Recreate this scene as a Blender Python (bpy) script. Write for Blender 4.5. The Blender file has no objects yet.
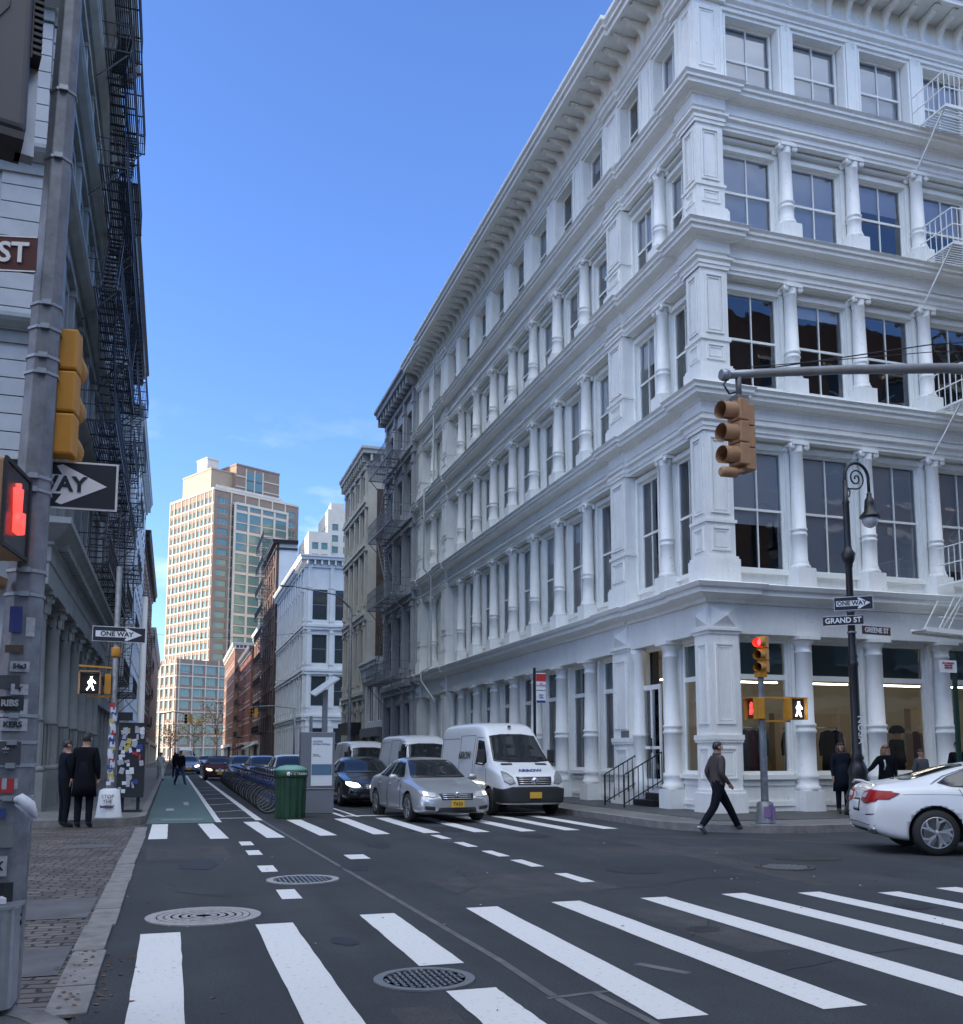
import bpy, bmesh, math, random
from mathutils import Vector, Matrix
from mathutils.bvhtree import BVHTree
random.seed(7)
R=math.radians; PI=math.pi
C=bpy.context.scene.collection
# ---------------------------------------------------------------- materials
def mat(name, col, rough=.6, metal=0., noise=0., nscale=3., bump=0., bscale=40., spec=.5, emit=None, estr=1., coat=0.):
    m=bpy.data.materials.new(name); m.use_nodes=True; nt=m.node_tree; N=nt.nodes; L=nt.links
    b=N['Principled BSDF']; c=(*col,1)
    b.inputs['Base Color'].default_value=c; b.inputs['Roughness'].default_value=rough; b.inputs['Metallic'].default_value=metal
    b.inputs['Specular IOR Level'].default_value=spec; b.inputs['Coat Weight'].default_value=coat
    if coat: b.inputs['Coat Roughness'].default_value=.04
    if emit: b.inputs['Emission Color'].default_value=(*emit,1); b.inputs['Emission Strength'].default_value=estr
    if noise or bump:
        g=N.new('ShaderNodeNewGeometry')
    if noise:
        n=N.new('ShaderNodeTexNoise'); n.inputs['Scale'].default_value=nscale; n.inputs['Detail'].default_value=6; n.inputs['Roughness'].default_value=.65
        L.new(g.outputs['Position'],n.inputs['Vector'])
        r=N.new('ShaderNodeMapRange'); r.inputs[1].default_value=.3; r.inputs[2].default_value=.7; r.inputs[3].default_value=1-noise; r.inputs[4].default_value=1+noise
        L.new(n.outputs[0],r.inputs[0])
        x=N.new('ShaderNodeVectorMath'); x.operation='SCALE'; x.inputs[0].default_value=col; L.new(r.outputs[0],x.inputs['Scale']); L.new(x.outputs[0],b.inputs['Base Color'])
    if bump:
        n2=N.new('ShaderNodeTexNoise'); n2.inputs['Scale'].default_value=bscale; n2.inputs['Detail'].default_value=4
        L.new(g.outputs['Position'],n2.inputs['Vector'])
        bp=N.new('ShaderNodeBump'); bp.inputs['Strength'].default_value=bump; bp.inputs['Distance'].default_value=.02; L.new(n2.outputs[0],bp.inputs['Height']); L.new(bp.outputs[0],b.inputs['Normal'])
    return m
def brickmat(name,c1,c2,mortar,scale=1.,bw=.21,bh=.075,ms=.012,rough=.85,bump=.4,flat=False,rot=0.,noise=.25):
    m=bpy.data.materials.new(name); m.use_nodes=True; nt=m.node_tree; N=nt.nodes; L=nt.links; b=N['Principled BSDF']
    g=N.new('ShaderNodeNewGeometry'); s=N.new('ShaderNodeSeparateXYZ'); L.new(g.outputs['Position'],s.inputs[0])
    cb=N.new('ShaderNodeCombineXYZ')
    if flat:
        L.new(s.outputs[0],cb.inputs[0]); L.new(s.outputs[1],cb.inputs[1])
    else:
        a=N.new('ShaderNodeMath'); a.operation='ADD'; L.new(s.outputs[0],a.inputs[0]); L.new(s.outputs[1],a.inputs[1]); L.new(a.outputs[0],cb.inputs[0]); L.new(s.outputs[2],cb.inputs[1])
    mp=N.new('ShaderNodeMapping'); mp.inputs['Rotation'].default_value=(0,0,rot); L.new(cb.outputs[0],mp.inputs[0])
    src=mp.outputs[0]
    if flat:
        n0=N.new('ShaderNodeTexNoise'); n0.inputs['Scale'].default_value=2.2; n0.inputs['Detail'].default_value=2; L.new(g.outputs['Position'],n0.inputs['Vector'])
        sc=N.new('ShaderNodeVectorMath'); sc.operation='SCALE'; sc.inputs['Scale'].default_value=.17; L.new(n0.outputs['Color'],sc.inputs[0])
        ad=N.new('ShaderNodeVectorMath'); ad.operation='ADD'; L.new(mp.outputs[0],ad.inputs[0]); L.new(sc.outputs[0],ad.inputs[1]); src=ad.outputs[0]
    t=N.new('ShaderNodeTexBrick'); L.new(src,t.inputs['Vector'])
    t.inputs['Color1'].default_value=(*c1,1); t.inputs['Color2'].default_value=(*c2,1); t.inputs['Mortar'].default_value=(*mortar,1)
    t.inputs['Scale'].default_value=scale; t.inputs['Brick Width'].default_value=bw; t.inputs['Row Height'].default_value=bh; t.inputs['Mortar Size'].default_value=ms; t.inputs['Mortar Smooth'].default_value=.4
    n=N.new('ShaderNodeTexNoise'); n.inputs['Scale'].default_value=1.3; n.inputs['Detail'].default_value=5; L.new(g.outputs['Position'],n.inputs['Vector'])
    r=N.new('ShaderNodeMapRange'); r.inputs[1].default_value=.3; r.inputs[2].default_value=.7; r.inputs[3].default_value=1-noise; r.inputs[4].default_value=1+noise; L.new(n.outputs[0],r.inputs[0])
    x=N.new('ShaderNodeVectorMath'); x.operation='SCALE'; L.new(t.outputs[0],x.inputs[0]); L.new(r.outputs[0],x.inputs['Scale']); L.new(x.outputs[0],b.inputs['Base Color'])
    b.inputs['Roughness'].default_value=rough
    bp=N.new('ShaderNodeBump'); bp.invert=True; bp.inputs['Strength'].default_value=bump; bp.inputs['Distance'].default_value=.03; L.new(t.outputs['Fac'],bp.inputs['Height']); L.new(bp.outputs[0],b.inputs['Normal'])
    return m
def glassmat(name,tint=(.55,.62,.62),mixf=.35,rough=.02,wob=.02):
    m=bpy.data.materials.new(name); m.use_nodes=True; nt=m.node_tree; N=nt.nodes; L=nt.links
    N.remove(N['Principled BSDF']); o=N['Material Output']
    tr=N.new('ShaderNodeBsdfTransparent'); tr.inputs[0].default_value=(*tint,1)
    gl=N.new('ShaderNodeBsdfGlossy'); gl.inputs['Roughness'].default_value=rough; gl.inputs['Color'].default_value=(.95,.97,1,1)
    lw=N.new('ShaderNodeFresnel'); lw.inputs[0].default_value=1.5
    mr=N.new('ShaderNodeMapRange'); mr.inputs[3].default_value=mixf*.35; mr.inputs[4].default_value=1.; L.new(lw.outputs[0],mr.inputs[0])
    g=N.new('ShaderNodeNewGeometry'); n=N.new('ShaderNodeTexNoise'); n.inputs['Scale'].default_value=.9; L.new(g.outputs['Position'],n.inputs['Vector'])
    bp=N.new('ShaderNodeBump'); bp.inputs['Strength'].default_value=wob; bp.inputs['Distance'].default_value=.5; L.new(n.outputs[0],bp.inputs['Height']); L.new(bp.outputs[0],gl.inputs['Normal'])
    mx=N.new('ShaderNodeMixShader'); L.new(mr.outputs[0],mx.inputs[0]); L.new(tr.outputs[0],mx.inputs[1]); L.new(gl.outputs[0],mx.inputs[2]); L.new(mx.outputs[0],o.inputs[0])
    return m
M={}
M['white']=mat('white_painted_iron',(.82,.82,.78),.5,noise=.06,nscale=1.1,bump=.14,bscale=9)
def grime(m,amt=.22):
    nt=m.node_tree;N=nt.nodes;L=nt.links;b=N['Principled BSDF']; lk=b.inputs['Base Color'].links; src=lk[0].from_socket
    g=N.new('ShaderNodeNewGeometry')
    mp=N.new('ShaderNodeMapping'); mp.inputs['Scale'].default_value=(5,5,.55); L.new(g.outputs['Position'],mp.inputs[0])
    n=N.new('ShaderNodeTexNoise'); n.inputs['Scale'].default_value=1.6; n.inputs['Detail'].default_value=7; n.inputs['Roughness'].default_value=.7; L.new(mp.outputs[0],n.inputs['Vector'])
    r=N.new('ShaderNodeMapRange'); r.inputs[1].default_value=.50; r.inputs[2].default_value=.78; r.inputs[3].default_value=0; r.inputs[4].default_value=amt; L.new(n.outputs[0],r.inputs[0])
    n2=N.new('ShaderNodeTexNoise'); n2.inputs['Scale'].default_value=14; n2.inputs['Detail'].default_value=5; L.new(g.outputs['Position'],n2.inputs['Vector'])
    r2=N.new('ShaderNodeMapRange'); r2.inputs[1].default_value=.66; r2.inputs[2].default_value=.72; r2.inputs[3].default_value=0; r2.inputs[4].default_value=.45; L.new(n2.outputs[0],r2.inputs[0])
    ad=N.new('ShaderNodeMath'); ad.operation='MAXIMUM'; L.new(r.outputs[0],ad.inputs[0]); L.new(r2.outputs[0],ad.inputs[1])
    mx=N.new('ShaderNodeMix'); mx.data_type='RGBA'; L.new(ad.outputs[0],mx.inputs[0]); L.new(src,mx.inputs[6]); mx.inputs[7].default_value=(.40,.38,.33,1); L.new(mx.outputs[2],b.inputs['Base Color'])
grime(M['white'])
M['white2']=mat('white_trim_paint',(.80,.81,.77),.45,noise=.05,nscale=2)
M['lblue']=mat('pale_painted_iron',(.60,.62,.62),.6,noise=.1,nscale=.8)
M['lrow']=mat('sooty_grey_iron',(.23,.25,.25),.65,noise=.2,nscale=1)
M['grey']=mat('grey_painted_iron',(.36,.37,.38),.6,noise=.14,nscale=1)
M['lgrey']=mat('light_grey_iron',(.42,.45,.46),.6,noise=.12,nscale=1)
M['beige']=mat('beige_stone',(.48,.46,.40),.8,noise=.12,nscale=.8)
M['cream']=mat('cream_masonry',(.60,.57,.50),.8,noise=.08,nscale=.5)
M['stone']=mat('tower_precast',(.62,.54,.44),.8,noise=.08,nscale=.4)
M['tanm']=mat('tan_masonry',(.42,.32,.23),.8,noise=.08,nscale=.5)
M['tbrick']=mat('tower_brick',(.27,.20,.155),.85,noise=.1,nscale=.5)
M['brick']=brickmat('red_brick',(.30,.085,.055),(.22,.065,.05),(.25,.2,.17))
M['brick2']=brickmat('brown_brick',(.20,.09,.06),(.15,.07,.05),(.2,.17,.15))
M['brickd']=brickmat('sooty_brick',(.10,.055,.042),(.075,.045,.035),(.09,.08,.07))
M['brick3']=brickmat('orange_brick',(.30,.13,.075),(.23,.095,.06),(.3,.24,.2))
M['black']=mat('black_paint',(.012,.012,.014),.4)
M['iron']=mat('dark_iron',(.03,.032,.036),.5,metal=.4)
M['giron']=mat('grey_iron',(.18,.19,.20),.5,metal=.3)
M['gland']=mat('dull_steel',(.30,.32,.34),.42,metal=.6,noise=.15,nscale=6)
M['galv']=mat('galvanised_paint',(.17,.18,.195),.45,metal=.3,noise=.35,nscale=7)
M['dark']=mat('dark_interior',(.02,.021,.023),.9)
M['dim']=mat('dim_interior',(.06,.06,.06),.9)
M['blind']=mat('roller_blind',(.74,.76,.78),.9)
M['blind2']=mat('pale_blind',(.60,.63,.68),.9)
M['glass']=glassmat('window_glass',(.95,.96,.96),.2)
M['shop']=glassmat('shop_glass',(.86,.9,.88),.12)
M['fglass']=mat('far_window_glass',(.025,.035,.04),.06,spec=.8)
M['tglass']=mat('teal_window_glass',(.13,.22,.20),.12,metal=.15,spec=.6)
M['carglass']=mat('car_glass',(.012,.015,.018),.03,spec=.7)
M['shade']=mat('green_shade',(.10,.15,.15),.7)
M['asphalt']=mat('asphalt',(.026,.029,.033),.82,noise=.28,nscale=.55,bump=.45,bscale=120)
def asphalt(m):
    nt=m.node_tree;N=nt.nodes;L=nt.links;b=N['Principled BSDF']; src=b.inputs['Base Color'].links[0].from_socket
    g=N.new('ShaderNodeNewGeometry'); n=N.new('ShaderNodeTexNoise'); n.inputs['Scale'].default_value=55; n.inputs['Detail'].default_value=3; n.inputs['Roughness'].default_value=.8; L.new(g.outputs['Position'],n.inputs['Vector'])
    r=N.new('ShaderNodeMapRange'); r.inputs[1].default_value=.35; r.inputs[2].default_value=.68; r.inputs[3].default_value=.62; r.inputs[4].default_value=1.75; L.new(n.outputs[0],r.inputs[0])
    # long tyre-worn streaks
    mp=N.new('ShaderNodeMapping'); mp.inputs['Scale'].default_value=(1.1,.09,1); mp.inputs['Rotation'].default_value=(0,0,R(4)); L.new(g.outputs['Position'],mp.inputs[0]); n2=N.new('ShaderNodeTexNoise'); n2.inputs['Scale'].default_value=1.6; n2.inputs['Detail'].default_value=4; L.new(mp.outputs[0],n2.inputs['Vector'])
    r2=N.new('ShaderNodeMapRange'); r2.inputs[1].default_value=.3; r2.inputs[2].default_value=.7; r2.inputs[3].default_value=.78; r2.inputs[4].default_value=1.22; L.new(n2.outputs[0],r2.inputs[0])
    k=N.new('ShaderNodeMath'); k.operation='MULTIPLY'; L.new(r.outputs[0],k.inputs[0]); L.new(r2.outputs[0],k.inputs[1])
    x=N.new('ShaderNodeVectorMath'); x.operation='SCALE'; L.new(src,x.inputs[0]); L.new(k.outputs[0],x.inputs['Scale']); L.new(x.outputs[0],b.inputs['Base Color'])
asphalt(M['asphalt'])
M['asph2']=mat('patched_asphalt',(.055,.052,.05),.85,noise=.3,nscale=.9,bump=.5,bscale=90)
M['oil']=mat('oil_stain',(.014,.014,.015),.6,noise=.3,nscale=6)
M['patch']=mat('patch_asphalt',(.038,.038,.039),.85,noise=.3,nscale=3,bump=.4,bscale=90)
asphalt(M['patch'])
M['walk']=mat('sidewalk_concrete',(.14,.137,.13),.85,noise=.28,nscale=1.2,bump=.3,bscale=60)
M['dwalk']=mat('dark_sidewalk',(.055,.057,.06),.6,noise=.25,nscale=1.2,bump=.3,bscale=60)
M['granite']=mat('granite_kerb',(.19,.18,.175),.75,noise=.3,nscale=5,bump=.3,bscale=70)
M['seam']=mat('tar_seam',(.10,.10,.105),.8,noise=.4,nscale=3)
M['cobble']=brickmat('belgian_blocks',(.135,.118,.108),(.075,.065,.062),(.02,.019,.018),1.,.23,.125,.016,.75,.8,flat=True,rot=R(3),noise=.35)
M['slab']=mat('bluestone_slab',(.095,.095,.10),.75,noise=.35,nscale=2,bump=.3,bscale=50)
def worn(name,col,wear,under=(.06,.06,.064)):
    m=mat(name,col,.7); nt=m.node_tree;N=nt.nodes;L=nt.links;b=N['Principled BSDF']
    g=N.new('ShaderNodeNewGeometry');n=N.new('ShaderNodeTexNoise');n.inputs['Scale'].default_value=24;n.inputs['Detail'].default_value=9;n.inputs['Roughness'].default_value=.75
    L.new(g.outputs['Position'],n.inputs['Vector']);r=N.new('ShaderNodeValToRGB');r.color_ramp.elements[0].position=wear-.04;r.color_ramp.elements[0].color=(*under,1);r.color_ramp.elements[1].position=wear+.04;r.color_ramp.elements[1].color=(*col,1)
    L.new(n.outputs[0],r.inputs[0]);L.new(r.outputs[0],b.inputs['Base Color']);return m
M['mark']=worn('road_paint',(.62,.62,.61),.385,(.30,.30,.30))
M['markold']=worn('worn_road_paint',(.45,.46,.47),.47)
M['bikelane']=worn('green_lane_paint',(.07,.125,.115),.43,(.15,.17,.17))
M['castiron']=mat('cast_iron_cover',(.17,.16,.15),.6,metal=.4,noise=.2,nscale=20)
M['castrim']=mat('cast_iron_rim',(.30,.29,.28),.6,noise=.2,nscale=20)
M['yellow']=mat('signal_yellow',(.50,.225,.02),.5,noise=.1,nscale=5)
M['tan']=mat('faded_signal_yellow',(.38,.22,.12),.6,noise=.12,nscale=6)
M['redL']=mat('lit_red_lens',(.3,.01,.01),.4,emit=(1,.02,.03),estr=3)
M['redH']=mat('lit_red_hand',(.3,.01,.01),.4,emit=(1,.06,.05),estr=.6)
M['walkL']=mat('lit_walking_man',(.7,.7,.7),.4,emit=(1,1,1),estr=3)
M['lens']=mat('dark_lens',(.02,.02,.02),.3)
M['signw']=mat('sign_white',(.72,.73,.74),.5)
M['signk']=mat('sign_black',(.012,.012,.015),.4)
M['signbr']=mat('sign_brown',(.075,.018,.018),.5)
M['red']=mat('red_paint',(.45,.03,.03),.5)
M['tail']=mat('tail_lamp',(.30,.006,.008),.3,spec=.35)
M['head']=mat('lit_headlamp',(.9,.9,.85),.2,emit=(1,.95,.82),estr=3.2)
M['dgreen']=mat('dark_green_post',(.006,.035,.025),.5)
M['hoodlamp']=mat('dim_lamp',(.20,.21,.22),.12,spec=.8)
M['headw']=mat('warm_headlamp',(.5,.32,.12),.2,emit=(1,.72,.35),estr=1.5)
M['lampc']=mat('clear_lamp',(.42,.44,.46),.12,spec=.8)
M['orange']=mat('lit_amber',(.8,.4,.1),.3,emit=(1,.5,.1),estr=4)
M['plate']=mat('plate_yellow',(.62,.36,.04),.5)
M['platew']=mat('plate_white',(.62,.64,.68),.5)
M['silver']=mat('silver_car_paint',(.42,.43,.44),.28,metal=.55,coat=.6)
M['carwhite']=mat('white_car_paint',(.70,.71,.72),.32,coat=.6,noise=.03)
M['carblack']=mat('black_car_paint',(.014,.015,.017),.2,coat=.8)
M['cargrey']=mat('grey_car_paint',(.16,.17,.18),.3,metal=.4,coat=.6)
M['tyre']=mat('tyre_rubber',(.018,.018,.019),.8)
M['rim']=mat('alloy',(.50,.51,.53),.28,metal=.8)
M['rimd']=mat('dark_alloy',(.04,.04,.045),.35,metal=.6)
M['chrome']=mat('chrome',(.6,.62,.65),.12,metal=1.)
M['plastic']=mat('black_plastic',(.022,.023,.026),.55)
M['bikeblue']=mat('bike_blue',(.008,.022,.11),.35,coat=.3)
M['bin']=mat('green_bin',(.008,.045,.019),.5,noise=.4,nscale=4)
M['binlid']=mat('pale_green_lid',(.16,.33,.27),.55,noise=.2,nscale=6)
M['kiosk']=mat('kiosk_grey',(.17,.18,.20),.45,metal=.3)
M['poster']=mat('poster_white',(.62,.65,.68),.5)
M['posterb']=mat('poster_blue',(.08,.16,.24),.5)
M['darkbox']=mat('dark_grey_case',(.075,.075,.085),.5)
M['solar']=mat('solar_panel',(.50,.52,.50),.35,noise=.1,nscale=9)
M['skin']=mat('skin',(.38,.22,.16),.6)
M['hair']=mat('brown_hair',(.035,.022,.015),.7)
M['haird']=mat('dark_hair',(.015,.012,.011),.6)
M['hairb']=mat('light_brown_hair',(.22,.13,.07),.7)
M['coat']=mat('black_coat',(.007,.008,.011),.95,spec=.1)
M['coat2']=mat('navy_coat',(.010,.013,.022),.95,spec=.1)
M['jacket']=mat('grey_brown_jacket',(.055,.045,.044),.85,noise=.15,nscale=15)
M['pants']=mat('black_trousers',(.009,.011,.016),.95,spec=.1)
M['jean']=mat('blue_cloth',(.02,.035,.10),.85)
M['wcoat']=mat('pale_coat',(.42,.45,.46),.9)
M['shoe']=mat('shoes',(.02,.02,.022),.6)
M['shoeg']=mat('grey_shoes',(.10,.09,.10),.7)
M['teal']=mat('teal_cloth',(.03,.13,.17),.9)
M['maroon']=mat('maroon_cloth',(.07,.02,.03),.9)
M['slate']=mat('slate_cloth',(.06,.065,.08),.9)
M['tancloth']=mat('tan_cloth',(.24,.19,.14),.9)
M['shopwall']=mat('shop_wall',(.46,.43,.36),.8)
M['shopfloor']=mat('shop_floor',(.22,.15,.08),.6)
M['shoplamp']=mat('shop_ceiling_lamp',(1,.9,.7),.5,emit=(1,.91,.76),estr=5)
M['globe']=mat('milky_globe',(.50,.50,.50),.15,spec=.8)
M['paper']=mat('white_paper',(.58,.60,.66),.8)
M['paper2']=mat('dirty_paper',(.36,.38,.42),.8,noise=.25,nscale=25)
M['stickb']=mat('blue_sticker',(.03,.05,.20),.6)
M['stickr']=mat('red_sticker',(.35,.03,.04),.6)
M['sticky']=mat('yellow_sticker',(.45,.38,.10),.6)
M['stickg']=mat('purple_sticker',(.20,.12,.26),.6)
M['bark']=mat('bark',(.09,.07,.055),.9)
M['leaf']=mat('autumn_leaf',(.16,.13,.035),.8)
M['leaf2']=mat('dry_leaf',(.14,.07,.03),.8)
M['roof']=mat('roof_tar',(.09,.09,.09),.9)
# ---------------------------------------------------------------- mesh builder
class MB:
    def __init__(s): s.v=[];s.f=[];s.sm=[];s.mi=[];s.cur=0
    def add(s,vs,fs,smooth=False):
        o=len(s.v); s.v+=[tuple(v) for v in vs]
        for f in fs: s.f.append([i+o for i in f]); s.sm.append(smooth); s.mi.append(s.cur)
        return s
    def box(s,x0,x1,y0,y1,z0,z1,T=None):
        vs=[(x,y,z) for x in (x0,x1) for y in (y0,y1) for z in (z0,z1)]
        if T: vs=[T(*v) for v in vs]
        fs=[(0,1,3,2),(4,6,7,5),(0,4,5,1),(2,3,7,6),(0,2,6,4),(1,5,7,3)]
        return s.add(vs,fs)
    def cbox(s,c,sz,rot=None):
        vs=[Vector(((i-.5)*sz[0],(j-.5)*sz[1],(k-.5)*sz[2])) for i in (0,1) for j in (0,1) for k in (0,1)]
        if rot is not None: vs=[rot@v for v in vs]
        c=Vector(c); return s.add([c+v for v in vs],[(0,1,3,2),(4,6,7,5),(0,4,5,1),(2,3,7,6),(0,2,6,4),(1,5,7,3)])
    def bar(s,a,b,w,h=None):
        a=Vector(a);b=Vector(b);d=b-a
        if d.length<1e-6: return s
        q=d.to_track_quat('X','Z').to_matrix(); return s.cbox((a+b)/2,(d.length,w,h or w),q)
    def quad(s,a,b,c,d): return s.add([a,b,c,d],[(0,1,2,3)])
    def poly(s,pts): return s.add(pts,[tuple(range(len(pts)))])
    def prism(s,pts,h,T=None):  # pts (x,y) extruded z h=(z0,z1)
        n=len(pts); vs=[(x,y,h[0]) for x,y in pts]+[(x,y,h[1]) for x,y in pts]
        if T: vs=[T(*v) for v in vs]
        return s.add(vs,[tuple(range(n))[::-1],tuple(range(n,2*n))]+[(i,(i+1)%n,n+(i+1)%n,n+i) for i in range(n)])
    def lathe(s,prof,c=(0,0,0),n=16,smooth=True,axis='Z',a0=0,squash=1.):
        vs=[];fs=[];m=len(prof)
        for r,z in prof:
            for k in range(n):
                a=a0+2*PI*k/n
                p=(r*math.cos(a),r*math.sin(a)*squash,z)
                if axis=='X': p=(p[2],p[0],p[1])
                if axis=='Y': p=(p[0],p[2],p[1])
                vs.append((p[0]+c[0],p[1]+c[1],p[2]+c[2]))
        for i in range(m-1):
            for k in range(n):
                fs.append((i*n+k,i*n+(k+1)%n,(i+1)*n+(k+1)%n,(i+1)*n+k))
        s.add(vs,fs,smooth)
        o=len(s.v)-len(vs)
        for i in (0,m-1):
            if prof[i][0]>1e-4:
                s.f.append([o+i*n+k for k in range(n)][::1 if i else -1]); s.sm.append(False); s.mi.append(s.cur)
        return s
    def tube(s,pts,r,n=8,smooth=True,closed=False):
        P=[Vector(p) for p in pts]; m=len(P); rs=r if isinstance(r,(list,tuple)) else [r]*m
        up=None; vs=[]
        for i in range(m):
            if closed: t=P[(i+1)%m]-P[i-1]
            else: t=P[min(i+1,m-1)]-P[max(i-1,0)]
            t.normalize()
            if up is None: up=t.orthogonal().normalized()
            up=(up-t*up.dot(t)); up=up.normalized() if up.length>1e-6 else t.orthogonal().normalized()
            w=t.cross(up)
            for k in range(n):
                a=2*PI*k/n; vs.append(P[i]+(up*math.cos(a)+w*math.sin(a))*rs[i])
        fs=[]
        for i in range(m if closed else m-1):
            j=(i+1)%m
            for k in range(n): fs.append((i*n+k,i*n+(k+1)%n,j*n+(k+1)%n,j*n+k))
        s.add(vs,fs,smooth)
        if not closed:
            o=len(s.v)-len(vs)
            for st,rv in ((0,-1),((m-1)*n,1)):
                s.f.append([o+st+k for k in range(n)][::rv]); s.sm.append(False); s.mi.append(s.cur)
        return s
    def sweep(s,path,prof,closed=False):  # path (x,y) with outward = right side of travel; prof (d,z)
        n=len(path); vs=[];m=len(prof)
        for i in range(n):
            a=Vector(path[i-1]) if (i>0 or closed) else None; b=Vector(path[i]); c=Vector(path[(i+1)%n]) if (i<n-1 or closed) else None
            ns=[]
            if a is not None: d=(b-a).normalized(); ns.append(Vector((d.y,-d.x)))
            if c is not None: d=(c-b).normalized(); ns.append(Vector((d.y,-d.x)))
            o=ns[0] if len(ns)==1 else (ns[0]+ns[1])/(1+ns[0].dot(ns[1]))
            for d,z in prof: vs.append((b.x+o.x*d,b.y+o.y*d,z))
        fs=[]
        for i in range(n if closed else n-1):
            j=(i+1)%n
            for k in range(m): fs.append((i*m+k,i*m+(k+1)%m,j*m+(k+1)%m,j*m+k))
        if not closed: fs+= [tuple(range(m))[::-1], tuple(range((n-1)*m,n*m))]
        return s.add(vs,fs)
    def mesh(s,name,mats):
        me=bpy.data.meshes.new(name); me.from_pydata([tuple(v) for v in s.v],[],s.f)
        for m in (mats if isinstance(mats,(list,tuple)) else [mats]): me.materials.append(M[m] if isinstance(m,str) else m)
        me.polygons.foreach_set('use_smooth',s.sm); me.polygons.foreach_set('material_index',s.mi)
        bm=bmesh.new(); bm.from_mesh(me); bmesh.ops.recalc_face_normals(bm,faces=bm.faces); bm.to_mesh(me); bm.free()
        return me
    def build(s,name,mats,parent=None,loc=(0,0,0),rot=(0,0,0),bevel=0,seg=2):
        o=bpy.data.objects.new(name,s.mesh(name,mats)); C.objects.link(o); o.parent=parent; o.location=loc; o.rotation_euler=rot
        if bevel:
            b=o.modifiers.new('bevel','BEVEL'); b.width=bevel; b.segments=seg; b.limit_method='ANGLE'; b.angle_limit=R(35)
        return o
def inst(me,name,parent,loc,rz=0.,rot=None):
    o=bpy.data.objects.new(name,me); C.objects.link(o); o.parent=parent; o.location=loc; o.rotation_euler=rot or (0,0,rz); return o
def tag(o,label,cat,group=None,kind=None):
    if label: o['label']=label
    if cat: o['category']=cat
    if group: o['group']=group
    if kind: o['kind']=kind
    return o
def thing(name,label,cat,loc=(0,0,0),rz=0.,group=None):
    o=bpy.data.objects.new(name,None); o.empty_display_size=.3; C.objects.link(o); o.location=loc; o.rotation_euler=(0,0,rz); return tag(o,label,cat,group)
def struct(mb,name,mats,**k):
    o=mb.build(name,mats,**k); o['kind']='structure'; return o
def copy_tree(o,parent=None):
    c=o.copy(); C.objects.link(c); c.parent=parent
    for k in o.children: copy_tree(k,c)
    return c
def textmesh(txt,size,extrude=.004,align='CENTER',bold=0.):
    cu=bpy.data.curves.new('txt','FONT'); cu.body=txt; cu.size=size; cu.extrude=extrude; cu.align_x=align; cu.align_y='CENTER'; cu.offset=bold
    cu.resolution_u=3
    o=bpy.data.objects.new('txt',cu); C.objects.link(o); dg=bpy.context.evaluated_depsgraph_get(); me=bpy.data.meshes.new_from_object(o.evaluated_get(dg))
    bpy.data.objects.remove(o); bpy.data.curves.remove(cu); return me
def text(txt,size,m,parent,loc,rot=(R(90),0,0),name='lettering',sx=1.,bold=0.,align='CENTER',extrude=.004):
    me=textmesh(txt,size,extrude,align,bold); me.materials.clear(); me.materials.append(M[m])
    o=bpy.data.objects.new(name,me); C.objects.link(o); o.parent=parent; o.location=loc; o.rotation_euler=rot; o.scale=(sx,1,1); return o
EXPO=1.86
# ================================================================= ground
g=MB(); g.quad((-400,-150,-.02),(400,-150,-.02),(400,900,-.02),(-400,900,-.02)); struct(g,'ground',['asph2'])
g=MB(); g.quad((-.5,-40,0),(12.0,-40,0),(12.0,330,0),(-.5,330,0)); g.quad((12.0,6,0),(90,6,0),(90,20,0),(12.0,20,0)); struct(g,'road',['asphalt'])
# cobbled side street on the left
g=MB(); g.quad((-60,6.0,.004),(-.60,6.0,.004),(-.60,22.4,.004),(-60,22.4,.004)); struct(g,'cobbled_street',['cobble'])
g=MB()
for y0,y1 in ((9.9,11.3),(7.4,8.5)):
    g.quad((-6,y0,.010),(-.70,y0+.05,.010),(-.70,y1,.010),(-6,y1-.1,.010))
g.quad((-1.7,17.2,.010),(-.85,17.3,.010),(-.9,17.95,.010),(-1.65,17.9,.010))
struct(g,'asphalt_patches',['slab'])
rs=random.Random(3)
g=MB(); y=6.3
while y<21.6:
    l=rs.choice((.75,.95,1.2)); w=rs.uniform(-.03,.03)
    if not 12.0<y<12.35: g.box(-.67+w*.4,-.43+w*.7,y+.012,min(y+l,21.7)-.012,-.01,.016+rs.uniform(0,.008))
    y+=l
struct(g,'granite_band',['granite'],bevel=.006)
def roundwalk(pts,h,name,m,edge=.16):
    b=MB(); b.prism(pts,(-.02,h-.004)); o=struct(b,name,[m]); return o
def arc(cx,cy,r,a0,a1,n=8): return [(cx+r*math.cos(R(a0+(a1-a0)*i/n)),cy+r*math.sin(R(a0+(a1-a0)*i/n))) for i in range(n+1)]
# right far corner: sidewalk along the white building, rounded kerb
oc=arc(12.1,18.7,2.4,180,270)
ic=arc(12.1,18.7,2.24,180,270)
roundwalk([(15,100),(9.86,100)]+ic+[(80,16.46),(80,24),(15,24)],.15,'sidewalk','walk')
b=MB(); P=[(9.7,100)]+oc+[(80,16.3)]; Q=[(9.86,100)]+ic+[(80,16.46)]
for i in range(len(P)-1):
    vs=[(*P[i],-.02),(*P[i+1],-.02),(*Q[i+1],-.02),(*Q[i],-.02),(*P[i],.15),(*P[i+1],.15),(*Q[i+1],.15),(*Q[i],.15)]
    b.add(vs,[(0,1,2,3),(4,5,6,7),(0,1,5,4),(3,2,6,7)])
struct(b,'kerb',['granite'])
b=MB(); b.box(10.9,13.5,17.9,96,.14,.156); b.box(13.5,40,17.9,20.4,.14,.156); struct(b,'dark_pavement',['dwalk'])
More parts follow.
